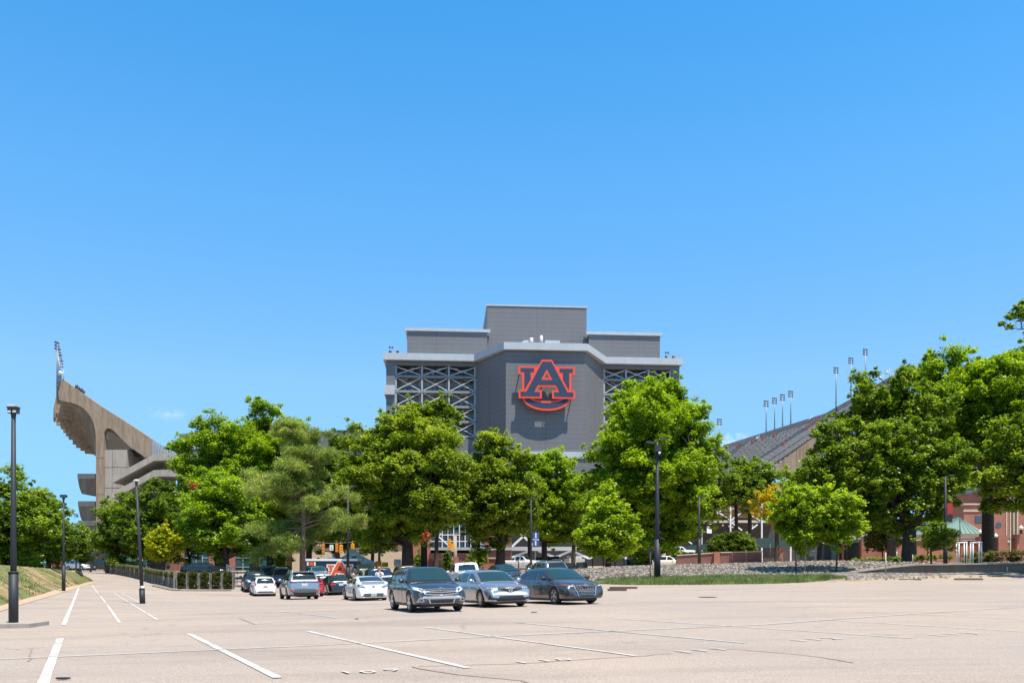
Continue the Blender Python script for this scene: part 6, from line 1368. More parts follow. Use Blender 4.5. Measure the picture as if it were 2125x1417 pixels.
m.build('wheel', M_TYRE, t, world=False)
# tent
TTZ = 106; b = P(731, 1200, TTZ); b.z = G(b.x, b.y); t = thing('canopy_tent', b, 'peaked grey-green pop-up tent beside the navy trailer', 'tent')
def QP(x, y, dy=0): p = P(x, y, TTZ); return Vector((p.x-b.x, dy, p.z-b.z))
ap = QP(725, 1136, 2.2); c4 = [QP(687, 1167, 0), QP(775, 1171, 0), QP(770, 1166, 4.4), QP(692, 1164, 4.4)]; m = MB(); m.smooth = True
for a_, c_ in zip(c4, c4[1:]+c4[:1]):
    rows = []
    for i in range(7):
        s_ = i/6; e0 = ap.lerp(a_, s_); e1 = ap.lerp(c_, s_); sag = -.45*math.sin(math.pi*s_)*(.8); rows.append([(e0+Vector((0, 0, sag*.55))), e0.lerp(e1, .5)+Vector((0, 0, sag)), (e1+Vector((0, 0, sag*.55)))])
    m.grid(rows)
    m.poly([a_, c_, c_+Vector((0, 0, -.35)), a_+Vector((0, 0, -.35))])
m.build('canopy', mat('tent_cloth', (.66, .66, .54), .7, var=.35, vscale=1.2), t, world=False)
m = MB()
for c_ in c4: m.tube([c_+Vector((0, 0, -.1)), Vector((c_.x, c_.y, 0))], .035, 6)
m.build('leg', M_STEEL, t, world=False)
m = MB(); q1 = QP(703, 1158, .9); m.box(q1.x, q1.x+.55, .55, .6, q1.z-.2, q1.z+.15); q2 = QP(733, 1155, .9); m.box(q2.x-.3, q2.x+.3, .5, .56, q2.z-.1, q2.z+.1); m.build('printed_mark', M_TRN, t, world=False)
b = P(579, 1200, 100); b.z = G(b.x, b.y); t = thing('golf_cart', b, 'small golf cart with a white roof in the shade left of the pine trunk', 'golf cart'); h = CH-b.z+(1190-1177)/F*100; m = MB(); m.box(-.85, .75, -.6, .6, h-.07, h+.04); m.build('roof', M_WHITE, t, world=False)
m = MB(); [m.bar((sx_, sy_, .5), (sx_*.9, sy_, h-.05), .04) for sx_ in (-.75, .65) for sy_ in (-.5, .5)]; m.build('frame', M_IRON, t, world=False); m = MB(); m.box(-1.1, 1.0, -.6, .6, .28, .62); m.box(-.3, -.1, -.5, .5, .62, 1.1); m.build('body', M_CONC2, t, world=False)
m = MB(); [m.lathe([(.1, -.08), (.23, -.08), (.23, .08), (.1, .08)], 12, Matrix.Translation((sx_, sy_, .23))@Matrix.Rotation(math.pi/2, 4, 'X')) for sx_ in (-.75, .75) for sy_ in (-.5, .5)]; m.build('wheel', M_TYRE, t, world=False)
# ------------------------------------------------------------------ buildings under the trees
def glass_grid(m, x0, x1, yt, yb, Z, nx, ny, w_=.12):
    a = P(x0, yb, Z); c = P(x1, yt, Z)
    for i in range(nx+1): x = lerp(a.x, c.x, i/nx); m.box(x-w_/2, x+w_/2, Z-.12, Z, a.z, c.z)
    for j in range(ny+1): z = lerp(a.z, c.z, j/ny); m.box(a.x, c.x, Z-.10, Z-.02, z-w_/2, z+w_/2)
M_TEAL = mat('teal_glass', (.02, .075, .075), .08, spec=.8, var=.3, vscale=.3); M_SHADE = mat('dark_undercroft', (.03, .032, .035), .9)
t = thing('glass_building', P(480, 1190, 160), 'low brick building with teal glass behind the trees left of the pine', 'building'); m = MB(); pbox(m, 352, 600, 1098, 1200, 160, 14); m.build('glass_wall', M_TEAL, t)
for (x0_, x1_, yt_) in ((352, 381, 1120), (434, 487, 1112), (592, 604, 1110)): m = MB(); pbox(m, x0_, x1_, yt_, 1200, 159.4, 2); m.build('brick_pier', M_BRICK, t)
m = MB(); glass_grid(m, 381, 434, 1100, 1195, 160, 4, 5); glass_grid(m, 487, 592, 1100, 1195, 160, 6, 5); m.build('mullions', M_STEEL, t)
m = MB(); pbox(m, 350, 606, 1090, 1098, 158.5, 17); m.build('roof', M_DARKM, t)
t = thing('low_building', P(710, 1190, 155), 'long low building with a tan stone wall behind the trailer and tent', 'building'); m = MB(); pbox(m, 606, 836, 1131, 1200, 155, 12); m.build('stone_wall', mat('tan_stone', (.52, .40, .27), .85, var=.1), t)
m = MB(); pbox(m, 604, 836, 1085, 1130.8, 155.8, 11); m.build('brick_wall', M_BRICK, t); m = MB(); pbox(m, 604, 838, 1129.5, 1132, 154.7, .5); m.build('band', M_STONE, t)
m = MB(); pbox(m, 818, 832, 1160, 1172, 154.9, .2); pbox(m, 690, 700, 1150, 1168, 154.9, .2); m.build('window', M_GLASSW, t)
t = thing('bleacher_undercroft', P(178, 1185, 158), 'dark slatted end of low bleachers under the left grandstand', 'bleachers'); m = MB(); m.prism([P(166, 1137, 158), P(192, 1135, 158), P(192, 1180, 158), P(178, 1180, 158), P(172, 1158, 158)], (0, 10, 0)); m.build('end_panel', M_DARKM, t, fix=True)
m = MB()
for y in (1141, 1146, 1151, 1156): pbox(m, 167, 191, y, y+1.2, 157.9, .1)
m.build('slat', M_STEEL, t)
t = thing('street_screen', P(262, 1184, 155), 'green windscreen fabric on a fence behind the trunks at left', 'fence'); m = MB(); pbox(m, 250, 305, 1152, 1171, 155, .1); m.build('screen', mat('green_screen', (.03, .16, .09), .8, var=.2), t); m = MB(); [pbox(m, x, x+1, 1150, 1180, 154.8, .1) for x in (250, 268, 286, 304)]; m.build('post', M_STEEL, t)
# south gate building
GZ = 166; t = thing('stadium_gate_building', P(950, 1190, GZ), 'brick and glass stadium gate front with white window bars behind the white pickup', 'building')
m = MB(); pbox(m, 838, 894, 1060, 1200, GZ-.6, 12); m.build('brick_pier', M_BRICK, t); m = MB(); pbox(m, 1001, 1062, 1060, 1200, GZ-.4, 12); m.build('brick_pier', M_BRICKD, t)
m = MB(); pbox(m, 894, 1001, 1060, 1138, GZ+.3, 10); m.build('glass_wall', M_GLASSW, t); m = MB(); glass_grid(m, 894, 1001, 1096, 1136, GZ, 9, 3, .16); glass_grid(m, 894, 1001, 1060, 1096, GZ, 9, 3, .16); m.build('window_bars', M_TRUSSW, t)
m = MB(); pbox(m, 893, 1062, 1135, 1141, GZ-1.6, 3); pbox(m, 996, 1002, 1095, 1140, GZ-.7, .8); m.build('canopy_band', mat('grey_band', (.33, .34, .35), .7), t)
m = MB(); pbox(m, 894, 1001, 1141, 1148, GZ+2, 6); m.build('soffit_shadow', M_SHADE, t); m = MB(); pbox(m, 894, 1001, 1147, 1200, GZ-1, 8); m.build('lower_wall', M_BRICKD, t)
m = MB(); 
for (a_, c_) in (((905, 1108), (934, 1134)), ((905, 1118), (915, 1106))): m.bar(P(*a_, GZ-1), P(*c_, GZ-1), .28)
m.build('diagonal_brace', M_TRUSSW, t)
# low gate walls
t = thing('brick_gate_wall', P(975, 1188, 132), 'low orange brick gate wall with stone-capped piers behind the white pickup', 'wall')
def pier(t, x0_, x1_, yt_, yb_, Z, m_=M_BRICK, d=1.0):
    m = MB(); pbox(m, x0_, x1_, yt_+3, yb_, Z, d); p_ = m.build('pier', m_, t); m = MB(); a = P(x0_, yt_+3, Z); c = P(x1_, yt_, Z); m.box(a.x-.14, c.x+.14, Z-.14, Z+d+.14, a.z, c.z-.06); m.box(a.x-.05, c.x+.05, Z-.05, Z+d+.05, c.z-.06, c.z+.04); m.build('cap', M_STONE, p_)
for a_ in ((889, 898, 1156), (941, 951, 1152), (1003, 1014, 1151)): pier(t, *a_, 1200, 131.5)
m = MB(); pbox(m, 898, 941, 1162, 1200, 132, .4); pbox(m, 1014, 1060, 1159, 1200, 132, .4); m.build('wall', M_BRICK, t); m = MB(); pbox(m, 898, 921, 1159.5, 1162, 131.8, .8); pbox(m, 1014, 1060, 1156, 1159, 131.8, .8); m.build('coping', M_STONE, t)
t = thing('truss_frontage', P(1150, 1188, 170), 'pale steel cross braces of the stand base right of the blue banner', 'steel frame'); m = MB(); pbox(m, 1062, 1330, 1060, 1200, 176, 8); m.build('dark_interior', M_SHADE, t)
m = MB(); pbox(m, 1062, 1330, 1134, 1142, 169, 1.5); pbox(m, 1062, 1330, 1085, 1089, 169.2, 1.2); m.build('beam', mat('grey_beam', (.42, .43, .43), .6), t)
m = MB()
for (a_, c_) in (((1116, 1142), (1152, 1156)), ((1152, 1156), (1186, 1142)), ((1140, 1122), (1180, 1098)), ((1145, 1100), (1186, 1118)), ((1062, 1156), (1100, 1142)), ((1186, 1142), (1222, 1158)), ((1062, 1090), (1110, 1134)), ((1062, 1134), (1110, 1090)), ((1222, 1158), (1262, 1142)), ((1262, 1142), (1300, 1158))): m.bar(P(*a_, 169.5), P(*c_, 169.5), .42)
m.build('cross_brace', M_TRUSSW, t)
m = MB(); [pbox(m, x, x+2.5, 1085, 1190, 170.5, .4) for x in (1110, 1186, 1262, 1326)]; m.build('column', M_STEEL, t)
for (x0_, x1_, yt_, yb_, Z_, lb) in ((1112, 1160, 1155, 1173, 124, 'dark mesh fence panel right of the dusty white pickup'), (1170, 1219, 1167, 1178, 112, 'low dark fence panel left of the small rounded tree'), (1300, 1334, 1160, 1175, 108, 'short dark green fence panel right of the small rounded tree')):
    t = thing('fence_panel', P((x0_+x1_)/2, yb_, Z_), lb, 'fence', 'dark fence panels above the slope'); m = MB(); a = P(x0_, yt_+1, Z_); c = P(x1_, yt_-2, Z_); z0_ = P(0, yb_+3, Z_).z; m.prism([(a.x, Z_, z0_), (c.x, Z_, z0_), (c.x, Z_, c.z), (a.x, Z_, a.z)], (0, .06, 0)); m.build('mesh_panel', mat('dark_mesh', (.035, .045, .055), .8, var=.2), t)
    m = MB(); [m.tube([(x_, Z_-.08, z0_), (x_, Z_-.08, lerp(a.z, c.z, (x_-a.x)/(c.x-a.x))+.05)], .035, 6) for x_ in (a.x, (a.x+c.x)/2, c.x)]; m.build('post', M_STEEL, t)
# wrapped pallet stacks right of that
b = P(1191, 1174, 128); t = thing('wrapped_stack', b, 'silvery plastic wrapped stack behind the low dark fence panel', 'stack'); m = MB(); m.box(-1.4, 1.6, 0, 1.2, -.5, 1.1); m.box(-1.0, 1.2, .1, 1.1, 1.1, 1.55); m.build('wrapped_goods', mat('plastic_wrap', (.50, .53, .55), .3, var=.3, vscale=2), t, world=False)
# steel frame deck on the right
DZ = 172; t = thing('stand_frame', P(1520, 1186, DZ), 'open steel frame with a tan deck underside and hanging globe lights at right centre', 'steel frame')
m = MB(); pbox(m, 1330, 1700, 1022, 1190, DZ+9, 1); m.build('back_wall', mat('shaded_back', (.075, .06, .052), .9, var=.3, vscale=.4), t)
m = MB()
for k in range(6): a = P(1440, 1036+k*6.5, DZ+k*1.3); c = P(1640, 1036+k*6.5, DZ+k*1.3); m.box(a.x, c.x, DZ+k*1.3, DZ+k*1.3+.5, a.z-.5, a.z)
m.build('deck_underside', mat('tan_deck', (.40, .27, .17), .8, var=.2), t)
m = MB(); pbox(m, 1330, 1660, 1079, 1084, DZ-.3, .6); pbox(m, 1440, 1640, 1054, 1056, DZ-.2, .4); m.build('beam', mat('tan_beam', (.45, .40, .34), .7), t)
m = MB(); [pbox(m, x, x+2.6, 1030, 1186, DZ-.7, .35) for x in (1402, 1455, 1515, 1580, 1640)]; m.build('column', M_TRUSSW, t)
m = MB()
for (a_, c_) in (((1468, 1046), (1516, 1080)), ((1516, 1080), (1543, 1060)), ((1518, 1084), (1540, 1100)), ((1548, 1106), (1572, 1088)), ((1439, 1090), (1456, 1122)), ((1402, 1130), (1416, 1114)), ((1480, 1070), (1500, 1056)), ((1416, 1114), (1436, 1128)), ((1545, 1060), (1578, 1080)), ((1468, 1046), (1456, 1062))): m.bar(P(*a_, DZ-.3), P(*c_, DZ-.3), .24)
m.build('cross_brace', M_TRUSSW, t)
for (x, y) in ((1453, 1091), (1500, 1089), (1513, 1091), (1520, 1093), (1561, 1089), (1562, 1093)): b = P(x, y, DZ+1); m = MB(); m.lathe([(.05, -.22), (.2, -.08), (.2, .08), (.05, .2)], 8, Matrix.Translation(b)); m.build('hanging_light', M_LAMPG, t)
m = MB(); pbox(m, 1467, 1477, 1086, 1106, DZ-1, .1); m.build('white_banner', M_WHITE, t); m = MB(); pbox(m, 1484, 1506, 1006, 1021, DZ-1.5, 8); m.build('blue_window', mat('blue_glass', (.03, .07, .14), .1), t); m = MB(); pbox(m, 1440, 1640, 1000, 1034, DZ+.2, 8); m.build('fascia', M_CONC2, t)
t = thing('screened_fence', P(1440, 1135, 150), 'long dark green screened fence in front of the steel frame', 'fence'); m = MB()
for (x0_, y0_, x1_, y1_, h_) in ((1378, 1136, 1480, 1127, 12), (1480, 1127, 1560, 1120, 14), (1560, 1117, 1645, 1113, 20)): a = P(x0_, y0_, 150); c = P(x1_, y1_, 150); m.prism([a, c, c-Vector((0, 0, h_/F*150)), a-Vector((0, 0, h_/F*150))], (0, .1, 0))
m.build('screen', mat('dark_green_screen', (.025, .06, .06), .85, var=.3), t)
t = thing('brick_wall', P(1490, 1170, 94), 'dark red brick wall with a pale coping below the round bush', 'wall'); m = MB()
for (x0_, yt0, x1_, yt1) in ((1404, 1152.5, 1481, 1147.5), (1494, 1146.5, 1581, 1144.5)): a = P(x0_, yt0, 94); c = P(x1_, yt1, 94); z0_ = P(0, 1176, 94).z; m.prism([a, c, (c.x, 94, z0_), (a.x, 94, z0_)], (0, .35, 0))
m.build('wall', M_BRICKD, t); m = MB(); m.bar(P(1404, 1151.8, 94.15), P(1481, 1146.8, 94.15), .5, .10); m.bar(P(1494, 1145.8, 94.15), P(1581, 1143.8, 94.15), .5, .10); m.build('coping', M_STONE, t); pier(t, 1482, 1494, 1141, 1176, 93.6, M_BRICK); pier(t, 1613, 1625, 1132, 1165, 93.6, M_BRICK)
# right: brick building, pavilion, walls
BZ = 150; t = thing('brick_building', P(2070, 1180, BZ), 'tall red brick building with pale bands at the right edge behind the trees', 'building'); m = MB(); pbox(m, 2000, 2050, 1046, 1185, BZ+.6, 12); pbox(m, 2050.2, 2096, 1018, 1185, BZ, 14); pbox(m, 2113, 2320, 1018, 1185, BZ, 14); m.build('wall', M_BRICK, t, fix=False)
m = MB(); m.prism([P(2046, 1018, BZ+.2), P(2330, 1018, BZ+.2), P(2260, 990, BZ+.2), P(2120, 990, BZ+.2)], (0, 13, 0)); m.build('roof', M_DARKM, t)
m = MB(); pbox(m, 2000, 2050, 1058, 1061, BZ+.45, .3); pbox(m, 2050, 2096, 1054, 1057, BZ-.15, .3); pbox(m, 2050, 2096, 1120, 1125, BZ-.2, .4); pbox(m, 2000, 2050, 1044, 1047, BZ+.4, 12); m.build('stone_band', M_STONE, t)
m = MB(); pbox(m, 2096, 2113, 1030, 1150, BZ+.8, .3); m.build('tall_window', M_GLASSW, t); m = MB(); [pbox(m, x, x+2, 1020, 1150, BZ-.1, .9) for x in (2088, 2096, 2103.5, 2111)]; m.build('mullion', M_STONE, t)
m = MB(); pbox(m, 2024, 2038, 1070, 1083, BZ+.5, .1); w_ = m.build('window', M_GLASSW, t); m = MB(); pbox(m, 2023, 2039, 1083, 1085, BZ+.4, .2); m.build('sill', M_STONE, w_); m = MB(); c_ = P(2072, 1089, BZ-.02); m.lathe([(.01, 0), (.5, 0), (.5, .05)], 16, Matrix.Translation(c_)@Matrix.Rotation(math.pi/2, 4, 'X')); m.build('round_window', M_GLASSW, t)
PZ = 124; t = thing('pavilion', P(1980, 1165, PZ), 'small brick pavilion with a hipped green metal roof right of the huge oak', 'pavilion'); m = MB(); pbox(m, 1930, 2040, 1117, 1170, PZ, 8); m.build('wall', M_BRICK, t); m = MB(); pbox(m, 1928, 2042, 1107, 1117, PZ-.25, 8.5); m.build('fascia', M_STONE, t)
a, b_, c_, d_ = P(1924, 1107, PZ-.5), P(2046, 1107, PZ-.5), P(1992, 1074, PZ+4), P(1986, 1074, PZ+4); a2 = a+Vector((0, 9, 0)); b2 = b_+Vector((0, 9, 0)); m = MB(); m.poly([a, b_, c_, d_]); m.poly([b_, b2, c_]); m.poly([a2, a, d_]); m.poly([b2, a2, d_, c_]); m.poly([a, a2, b2, b_]); m.build('roof', mat('green_metal_roof', (.20, .29, .24), .4, .2, var=.1), t, fix=True)
m = MB()
for k in range(1, 12): u = k/12; lo = a.lerp(b_, u); hi = d_.lerp(c_, u); m.bar(lo+Vector((0, -.02, .03)), hi+Vector((0, -.02, .03)), .05)
m.build('roof_seam', mat('green_seam', (.09, .2, .16), .4), t); m = MB(); pbox(m, 1978, 1985, 1119, 1124, PZ-.06, .05); m.build('wall_light', M_LAMPG, t)
t = thing('brick_wall', P(1850, 1165, 112), 'long orange brick wall behind the retaining wall, both sides of the huge oak trunk', 'wall'); m = MB(); pbox(m, 1788, 1840, 1118, 1170, 114, .5); pbox(m, 1840, 2036, 1121, 1170, 112, .5); m.build('wall', M_BRICK, t); m = MB(); pbox(m, 1840, 2036, 1119.5, 1121, 111.8, .9); m.build('coping', M_STONE, t)
t = thing('canopy_entrance', P(1750, 1165, 118), 'dark entrance with a flat green canopy left of the reddish myrtle', 'building'); m = MB(); pbox(m, 1690, 1788, 1124, 1172, 118, 6); m.build('dark_glazing', M_GLASSW, t); m = MB(); pbox(m, 1722, 1800, 1119, 1125, 115, 6); m.build('canopy', mat('canopy_green', (.03, .09, .08), .5), t); m = MB(); pbox(m, 1768, 1800, 1108, 1119, 117, 6); pbox(m, 1700, 1770, 1125, 1127, 114.8, .3); m.build('fascia', M_STONE, t); m = MB(); [pbox(m, x, x+3, 1127, 1170, 115.5, .4) for x in (1738, 1748)]; pbox(m, 1789, 1801, 1125, 1170, 115.5, 1.2); pbox(m, 1788, 1802, 1078, 1108, 119, 2); m.build('column', M_BRICK, t)
t = thing('gate_wall', P(2080, 1160, 110), 'brick gate piers with stone caps and iron railings at the right edge', 'wall')
for (x0_, x1_, yt_) in ((2034, 2056, 1110), (2072, 2091, 1107), (2110, 2136, 1105), (2150, 2172, 1104)): pier(t, x0_, x1_, yt_, 1165, 109.5, M_BRICK, 1.2)
m = MB()
for x0_, x1_ in ((2056, 2072), (2091, 2110), (2136, 2150)):
    for k in range(6): x = lerp(x0_, x1_, k/5); pbox(m, x-.25, x+.25, 1116, 1150, 110, .04)
    pbox(m, x0_, x1_, 1118, 1119.5, 109.98, .06); pbox(m, x0_, x1_, 1144, 1145.5, 109.98, .06)
m.build('railing', M_IRON, t)
for (x, yb, yt, lb) in ((2034.5, 1110, 1099, 'globe light on the left corner of the first brick gate pier'), (2046, 1109, 1094, 'larger globe light on the right of the first brick gate pier'), (2066.5, 1117, 1107, 'globe light low between the first two brick gate piers'), (2119, 1104, 1090, 'globe light on the brick gate pier at the right edge')): globe_lamp(x, yb, 109.2, yt, lb)
# white gate frames
GA = 'white gate frames on the rock terrace'
for (x0_, x1_, lb) in ((1985, 2006, 'left white steel gate frame standing on the terrace'), (2014, 2037, 'right white steel gate frame standing on the terrace')):
    b = P((x0_+x1_)/2, 1169, 70); t = thing('gate_frame', b, lb, 'gate frame', GA); hw_ = (x1_-x0_)/2/F*70; h = 43/F*70; m = MB()
    for sx_ in (-hw_, -hw_+.2, hw_-.2, hw_): m.tube([(sx_, 0, -.2), (sx_, 0, h)], .045, 8)
    m.tube([(-hw_-.05, 0, h), (hw_+.05, 0, h+.05)], .055, 8); m.build('frame', M_WHITE, t, world=False)
# hedges on the right terrace
def hedge(name, pts, Z, hpx, label, m_, seed, depth=1.0, dens=1.0, leaf=.14, group=None):
    b = P((pts[0][0]+pts[-1][0])/2, pts[0][1]+hpx, Z); t = thing(name, b, label, 'hedge', group); cl = []; rnd = random.Random(seed); k = Z/F
    for (xa, ya), (xb, yb_) in zip(pts, pts[1:]):
        n = max(2, int((xb-xa)*k/.5))
        for i in range(n):
            u = i/n; nz = max(1, int(hpx*k/.45))
            for j in range(nz): p = P(lerp(xa, xb, u)+rnd.uniform(-1, 1)*4, lerp(ya, yb_, u)+hpx*(j+.5)/nz, Z+rnd.uniform(0, depth)); cl.append((p-b, .36*rnd.uniform(.8, 1.15), .75, int(150*dens)))
    m = MB()
    for i in range(3): p = P(lerp(pts[0][0], pts[-1][0], (i+.5)/3), pts[0][1]+hpx+1, Z+.3)-b; m.tube([p-Vector((0, 0, .3)), p+Vector((0, 0, hpx*k*.7))], .03, 5)
    m.build('stem', M_BARK, t, world=False); leaves_mesh('foliage', cl, m_, leaf, seed, t); return t
hedge('hedge', [(2040, 1143), (2130, 1140), (2200, 1139)], 72.5, 24, 'rusty green ivy hedge below the brick gate piers at right', M_MYR, 91)
hedge('hedge', [(1775, 1160), (1860, 1156), (1872, 1156)], 73, 7, 'low ground-cover hedge on the rock bed left of the huge oak trunk', M_OAK, 92)
hedge('hedge', [(1900, 1152), (1985, 1149)], 73, 10, 'low ground-cover hedge right of the huge oak trunk', M_OAK, 93); hedge('hedge', [(2004, 1146), (2034, 1144)], 72, 24, 'dark green shrub inside the right white gate frame', M_DARK, 94)
hedge('hedge', [(1395, 1146), (1475, 1140)], 100, 10, 'pale low hedge along the top of the left brick wall piece', M_OAKY, 95)
# stakes and small posts
GS = 'stakes and small posts on the slope'
def stake(x, yb, yt, Z, label, m_, r=.05, cat='post', name='stake'): b = P(x, yb, Z); h = (yb-yt)/F*Z; m = MB(); m.tube([(0, 0, -.3), (0, 0, h)], r, 7); o = m.build(name, m_, None); o.location = b; return tag(o, label, cat, GS)
M_WOOD = mat('pale_wood', (.50, .40, .29), .8, var=.15)
stake(1838, 1189, 1146, 64.5, 'pale wooden stake in front of the retaining wall', M_WOOD); stake(1652, 1193, 1142, 66, 'white wrapped stake beside the left lime green tree', M_CONC2, .07); stake(1671, 1190, 1142, 66, 'brown stake right of the white wrapped one', M_WOOD, .04)
stake(1861, 1156, 1144, 74, 'short grey stub post left of the huge oak trunk', M_STEEL); stake(1894, 1170, 1150, 66.5, 'thin pole close to the huge oak trunk', M_STEEL, .03); stake(1320, 1201, 1190, 64, 'short dark leaning stub on the stone slope near the lamp', M_DARKM, .06); stake(2090, 1187, 1176, 65.3, 'small pale stub against the right end of the retaining wall', M_WOOD, .04)
stake(1548, 1168, 1140, 84, 'thin dark post in front of the brick wall', M_DARKM); stake(1598, 1166, 1128, 84, 'thin dark post left of the small brick pier', M_DARKM); stake(1519, 1170, 1146, 80, 'dark sapling stem before the brick wall', M_BARK, .07)
for i, (x, yb, yt) in enumerate(((1230, 1178, 1158), (1252, 1177, 1156), (1276, 1176, 1155), (1295, 1175, 1152))): stake(x, yb, yt, 84, ('leftmost', 'second', 'third', 'rightmost')[i]+' rusty fence post round the small rounded tree', M_BARK, .05)
for (x, yb, yt, lb) in ((1076, 1186, 1163, 'dark bollard post below the dusty white pickup'), (1092, 1196, 1172, 'dark round topped post left of the blue banner lamp')): stake(x, yb, yt, 88, lb, M_IRON, .07)
b = P(1349.5, 1204, 63); t = thing('road_sign', b, 'dark back of an octagonal road sign left of the tall double lamp', 'sign'); m = MB(); h = (1204-1145)/F*63; m.tube([(0, 0, -.2), (0, 0, h)], .035, 6); m.build('post', mat('rusty_post', (.10, .06, .045), .8), t, world=False)
m = MB(); zc_ = (1204-1144)/F*63; m.prism([(.23*math.cos(math.pi/8+k*math.pi/4), -.03, zc_+.30*math.sin(math.pi/8+k*math.pi/4)) for k in range(8)], (0, .015, 0)); m.build('sign_plate', M_IRON, t, world=False)
# ------------------------------------------------------------------ hedge planters on the left
GP = 'hedge planters along the lot edge'; M_PLANT = mat('planter_grey', (.15, .175, .17), .6, var=.15); M_HEDG = leaf_mat('planter_hedge', (.035, .045, .012), (.08, .10, .022), (.17, .20, .04), spec=.12); M_POSTP = mat('pale_post', (.20, .175, .14), .8, var=.15)
pp = [hit(486, 1222), hit(367, 1221.5), hit(334, 1213), hit(222, 1188.5)]; pcount = 0; ordn = ['first', 'second', 'third', 'fourth', 'fifth', 'sixth', 'seventh', 'eighth', 'ninth', 'tenth', 'eleventh', 'twelfth']
def planter(p, q, label, panel, seed, hh=1.42):
    c = (p+q)/2; c.z = G(c.x, c.y); d = (q-p); L_ = d.length; ang = math.atan2(d.y, d.x); t = thing('hedge_planter', c, label, 'planter', GP, ang); n_ = -1 if True else 1
    m = MB(); [m.box(sx_-.04, sx_+.04, -.27, .27, -.2, hh-.02) for sx_ in (-L_/2+.06, L_/2-.06)]; m.build('post', M_POSTP, t, world=False)
    sg = 1 if (Matrix.Rotation(ang, 3, 'Z')@Vector((0, 1, 0))).y < 0 else -1; m = MB(); m.box(-L_/2, L_/2, min(sg*.1, sg*.14), max(sg*.1, sg*.14), .12, .24); m.box(-L_/2, L_/2, min(sg*.1, sg*.14), max(sg*.1, sg*.14), hh*.5, hh*.5+.03); m.build('rail', M_PLANT, t, world=False)
    m = MB(); top = hh*.78 if panel else .18; m.box(-L_/2+.13, L_/2-.13, -.07, .07, -.1, top)
    if panel:
        k = int(L_/.28); [m.box(-L_/2+.14+i*.28, -L_/2+.17+i*.28, -.085, .085, 0, top-.01) for i in range(k)]
    m.build('trough', M_PLANT if panel else mat('dirty_panel', (.15, .14, .10), .9), t, world=False)
    cl = []; rnd = random.Random(seed); z = top+.05
    while z < hh-.08:
        x = -L_/2+.30
        while x < L_/2-.26: cl.append((Vector((x+rnd.uniform(-.08, .08), rnd.uniform(-.12, .12)+sg*.08, z+rnd.uniform(-.06, .08))), .24, .85, 85)); x += .2
        z += .22
    if cl: leaves_mesh('hedge', cl, M_HEDG, .10, seed, t, up=.2)
ORD = ordn+['thirteenth', 'fourteenth', 'fifteenth', 'sixteenth', 'seventeenth', 'eighteenth', 'nineteenth', 'twentieth', 'twenty-first', 'twenty-second', 'twenty-third', 'twenty-fourth', 'twenty-fifth', 'twenty-sixth']
segs = [(pp[0], pp[1], 5, False, 'front'), (pp[1], pp[2], 3, True, 'corner'), (pp[2], pp[3], 26, True, 'receding')]
for (a, c, n, pan, nm) in segs:
    for i in range(n):
        p = a.lerp(c, i/n); q = a.lerp(c, (i+1)/n)
        if nm == 'front': lb = '%s hedge filled planter from the right in the front run' % ordn[i]
        elif nm == 'corner': lb = '%s grey corner planter from the right, before the run turns back' % ordn[i]
        else: lb = 'grey planter with a thin hedge top, %s behind the corner in the receding run' % ORD[i]
        planter(p, q, lb, pan, 300+pcount); pcount += 1
m = MB(); strip(m, [hit(480, 1225), hit(367, 1225), hit(326, 1216), hit(330, 1211)], .9, .06); tag(m.build('planter_kerb', mat('kerb_dirt', (.22, .18, .14), .9, var=.3, vscale=2)), kind='structure')
# iron fence behind the planters
t = thing('iron_fence', hit(400, 1206), 'long black iron fence behind the hedge planters at left', 'fence'); m = MB(); a = hit(492, 1213); c = P(215, 1186, 150); n = 120; a.z = G(a.x, a.y)
for i in range(n+1): p = a.lerp(c, i/n); z = G(p.x, p.y); m.box(p.x-.02, p.x+.02, p.y-.02, p.y+.02, z, z+1.75)
for h_ in (.2, 1.6):
    for i in range(12): p = a.lerp(c, i/12); q = a.lerp(c, (i+1)/12); m.bar((p.x, p.y, G(p.x, p.y)+h_), (q.x, q.y, G(q.x, q.y)+h_), .05)
m.build('railing', M_IRON, t)
t = thing('steel_railing', hit(480, 1215), 'short grey handrail with closely spaced bars above the right end of the planters', 'railing'); m = MB(); p0 = P(470, 1196, 80); 
for i in range(9): x = p0.x+i*.1; m.box(x-.015, x+.015, p0.y, p0.y+.03, p0.z-.5, p0.z+1.1-.05*i)
m.bar((p0.x, p0.y, p0.z+1.1), (p0.x+.8, p0.y, p0.z+.7), .05); m.build('handrail', M_STEEL, t)
# things by the bank
b = hit(163, 1204); t = thing('trolley_bay', b, 'small metal trolley frame between two short posts at the end of the grass bank', 'trolley bay'); k = b.y/F; m = MB(); [m.box(x_-.06, x_+.06, -.06, .06, -.2, 36*k) for x_ in (-5*k, 3*k)]; m.build('post', M_DARKM, t, world=False)
m = MB(); x0_, x1_ = -25*k, -6*k
for z_ in (2*k, 7*k, 12*k): m.tube([(x0_, 0, z_+2*k), (x1_, 0, z_)], .04, 5)
for i in range(7): x_ = lerp(x0_, x1_, i/6); m.tube([(x_, 0, 1*k), (x_, 0, 14*k-2*k*i/6)], .03, 5)
m.tube([(x0_+2*k, .5, 3*k), (x1_, .5, 3*k)], .04, 5); m.build('wire_frame', M_STEEL, t, world=False); m = MB(); m.lathe([(.1, -.1), (.35, -.1), (.35, .1), (.1, .1)], 12, Matrix.Translation((-.6*k, .2, 13*k))@Matrix.Rotation(math.pi/2, 4, 'X')); m.build('wheel', M_DARKM, t, world=False)
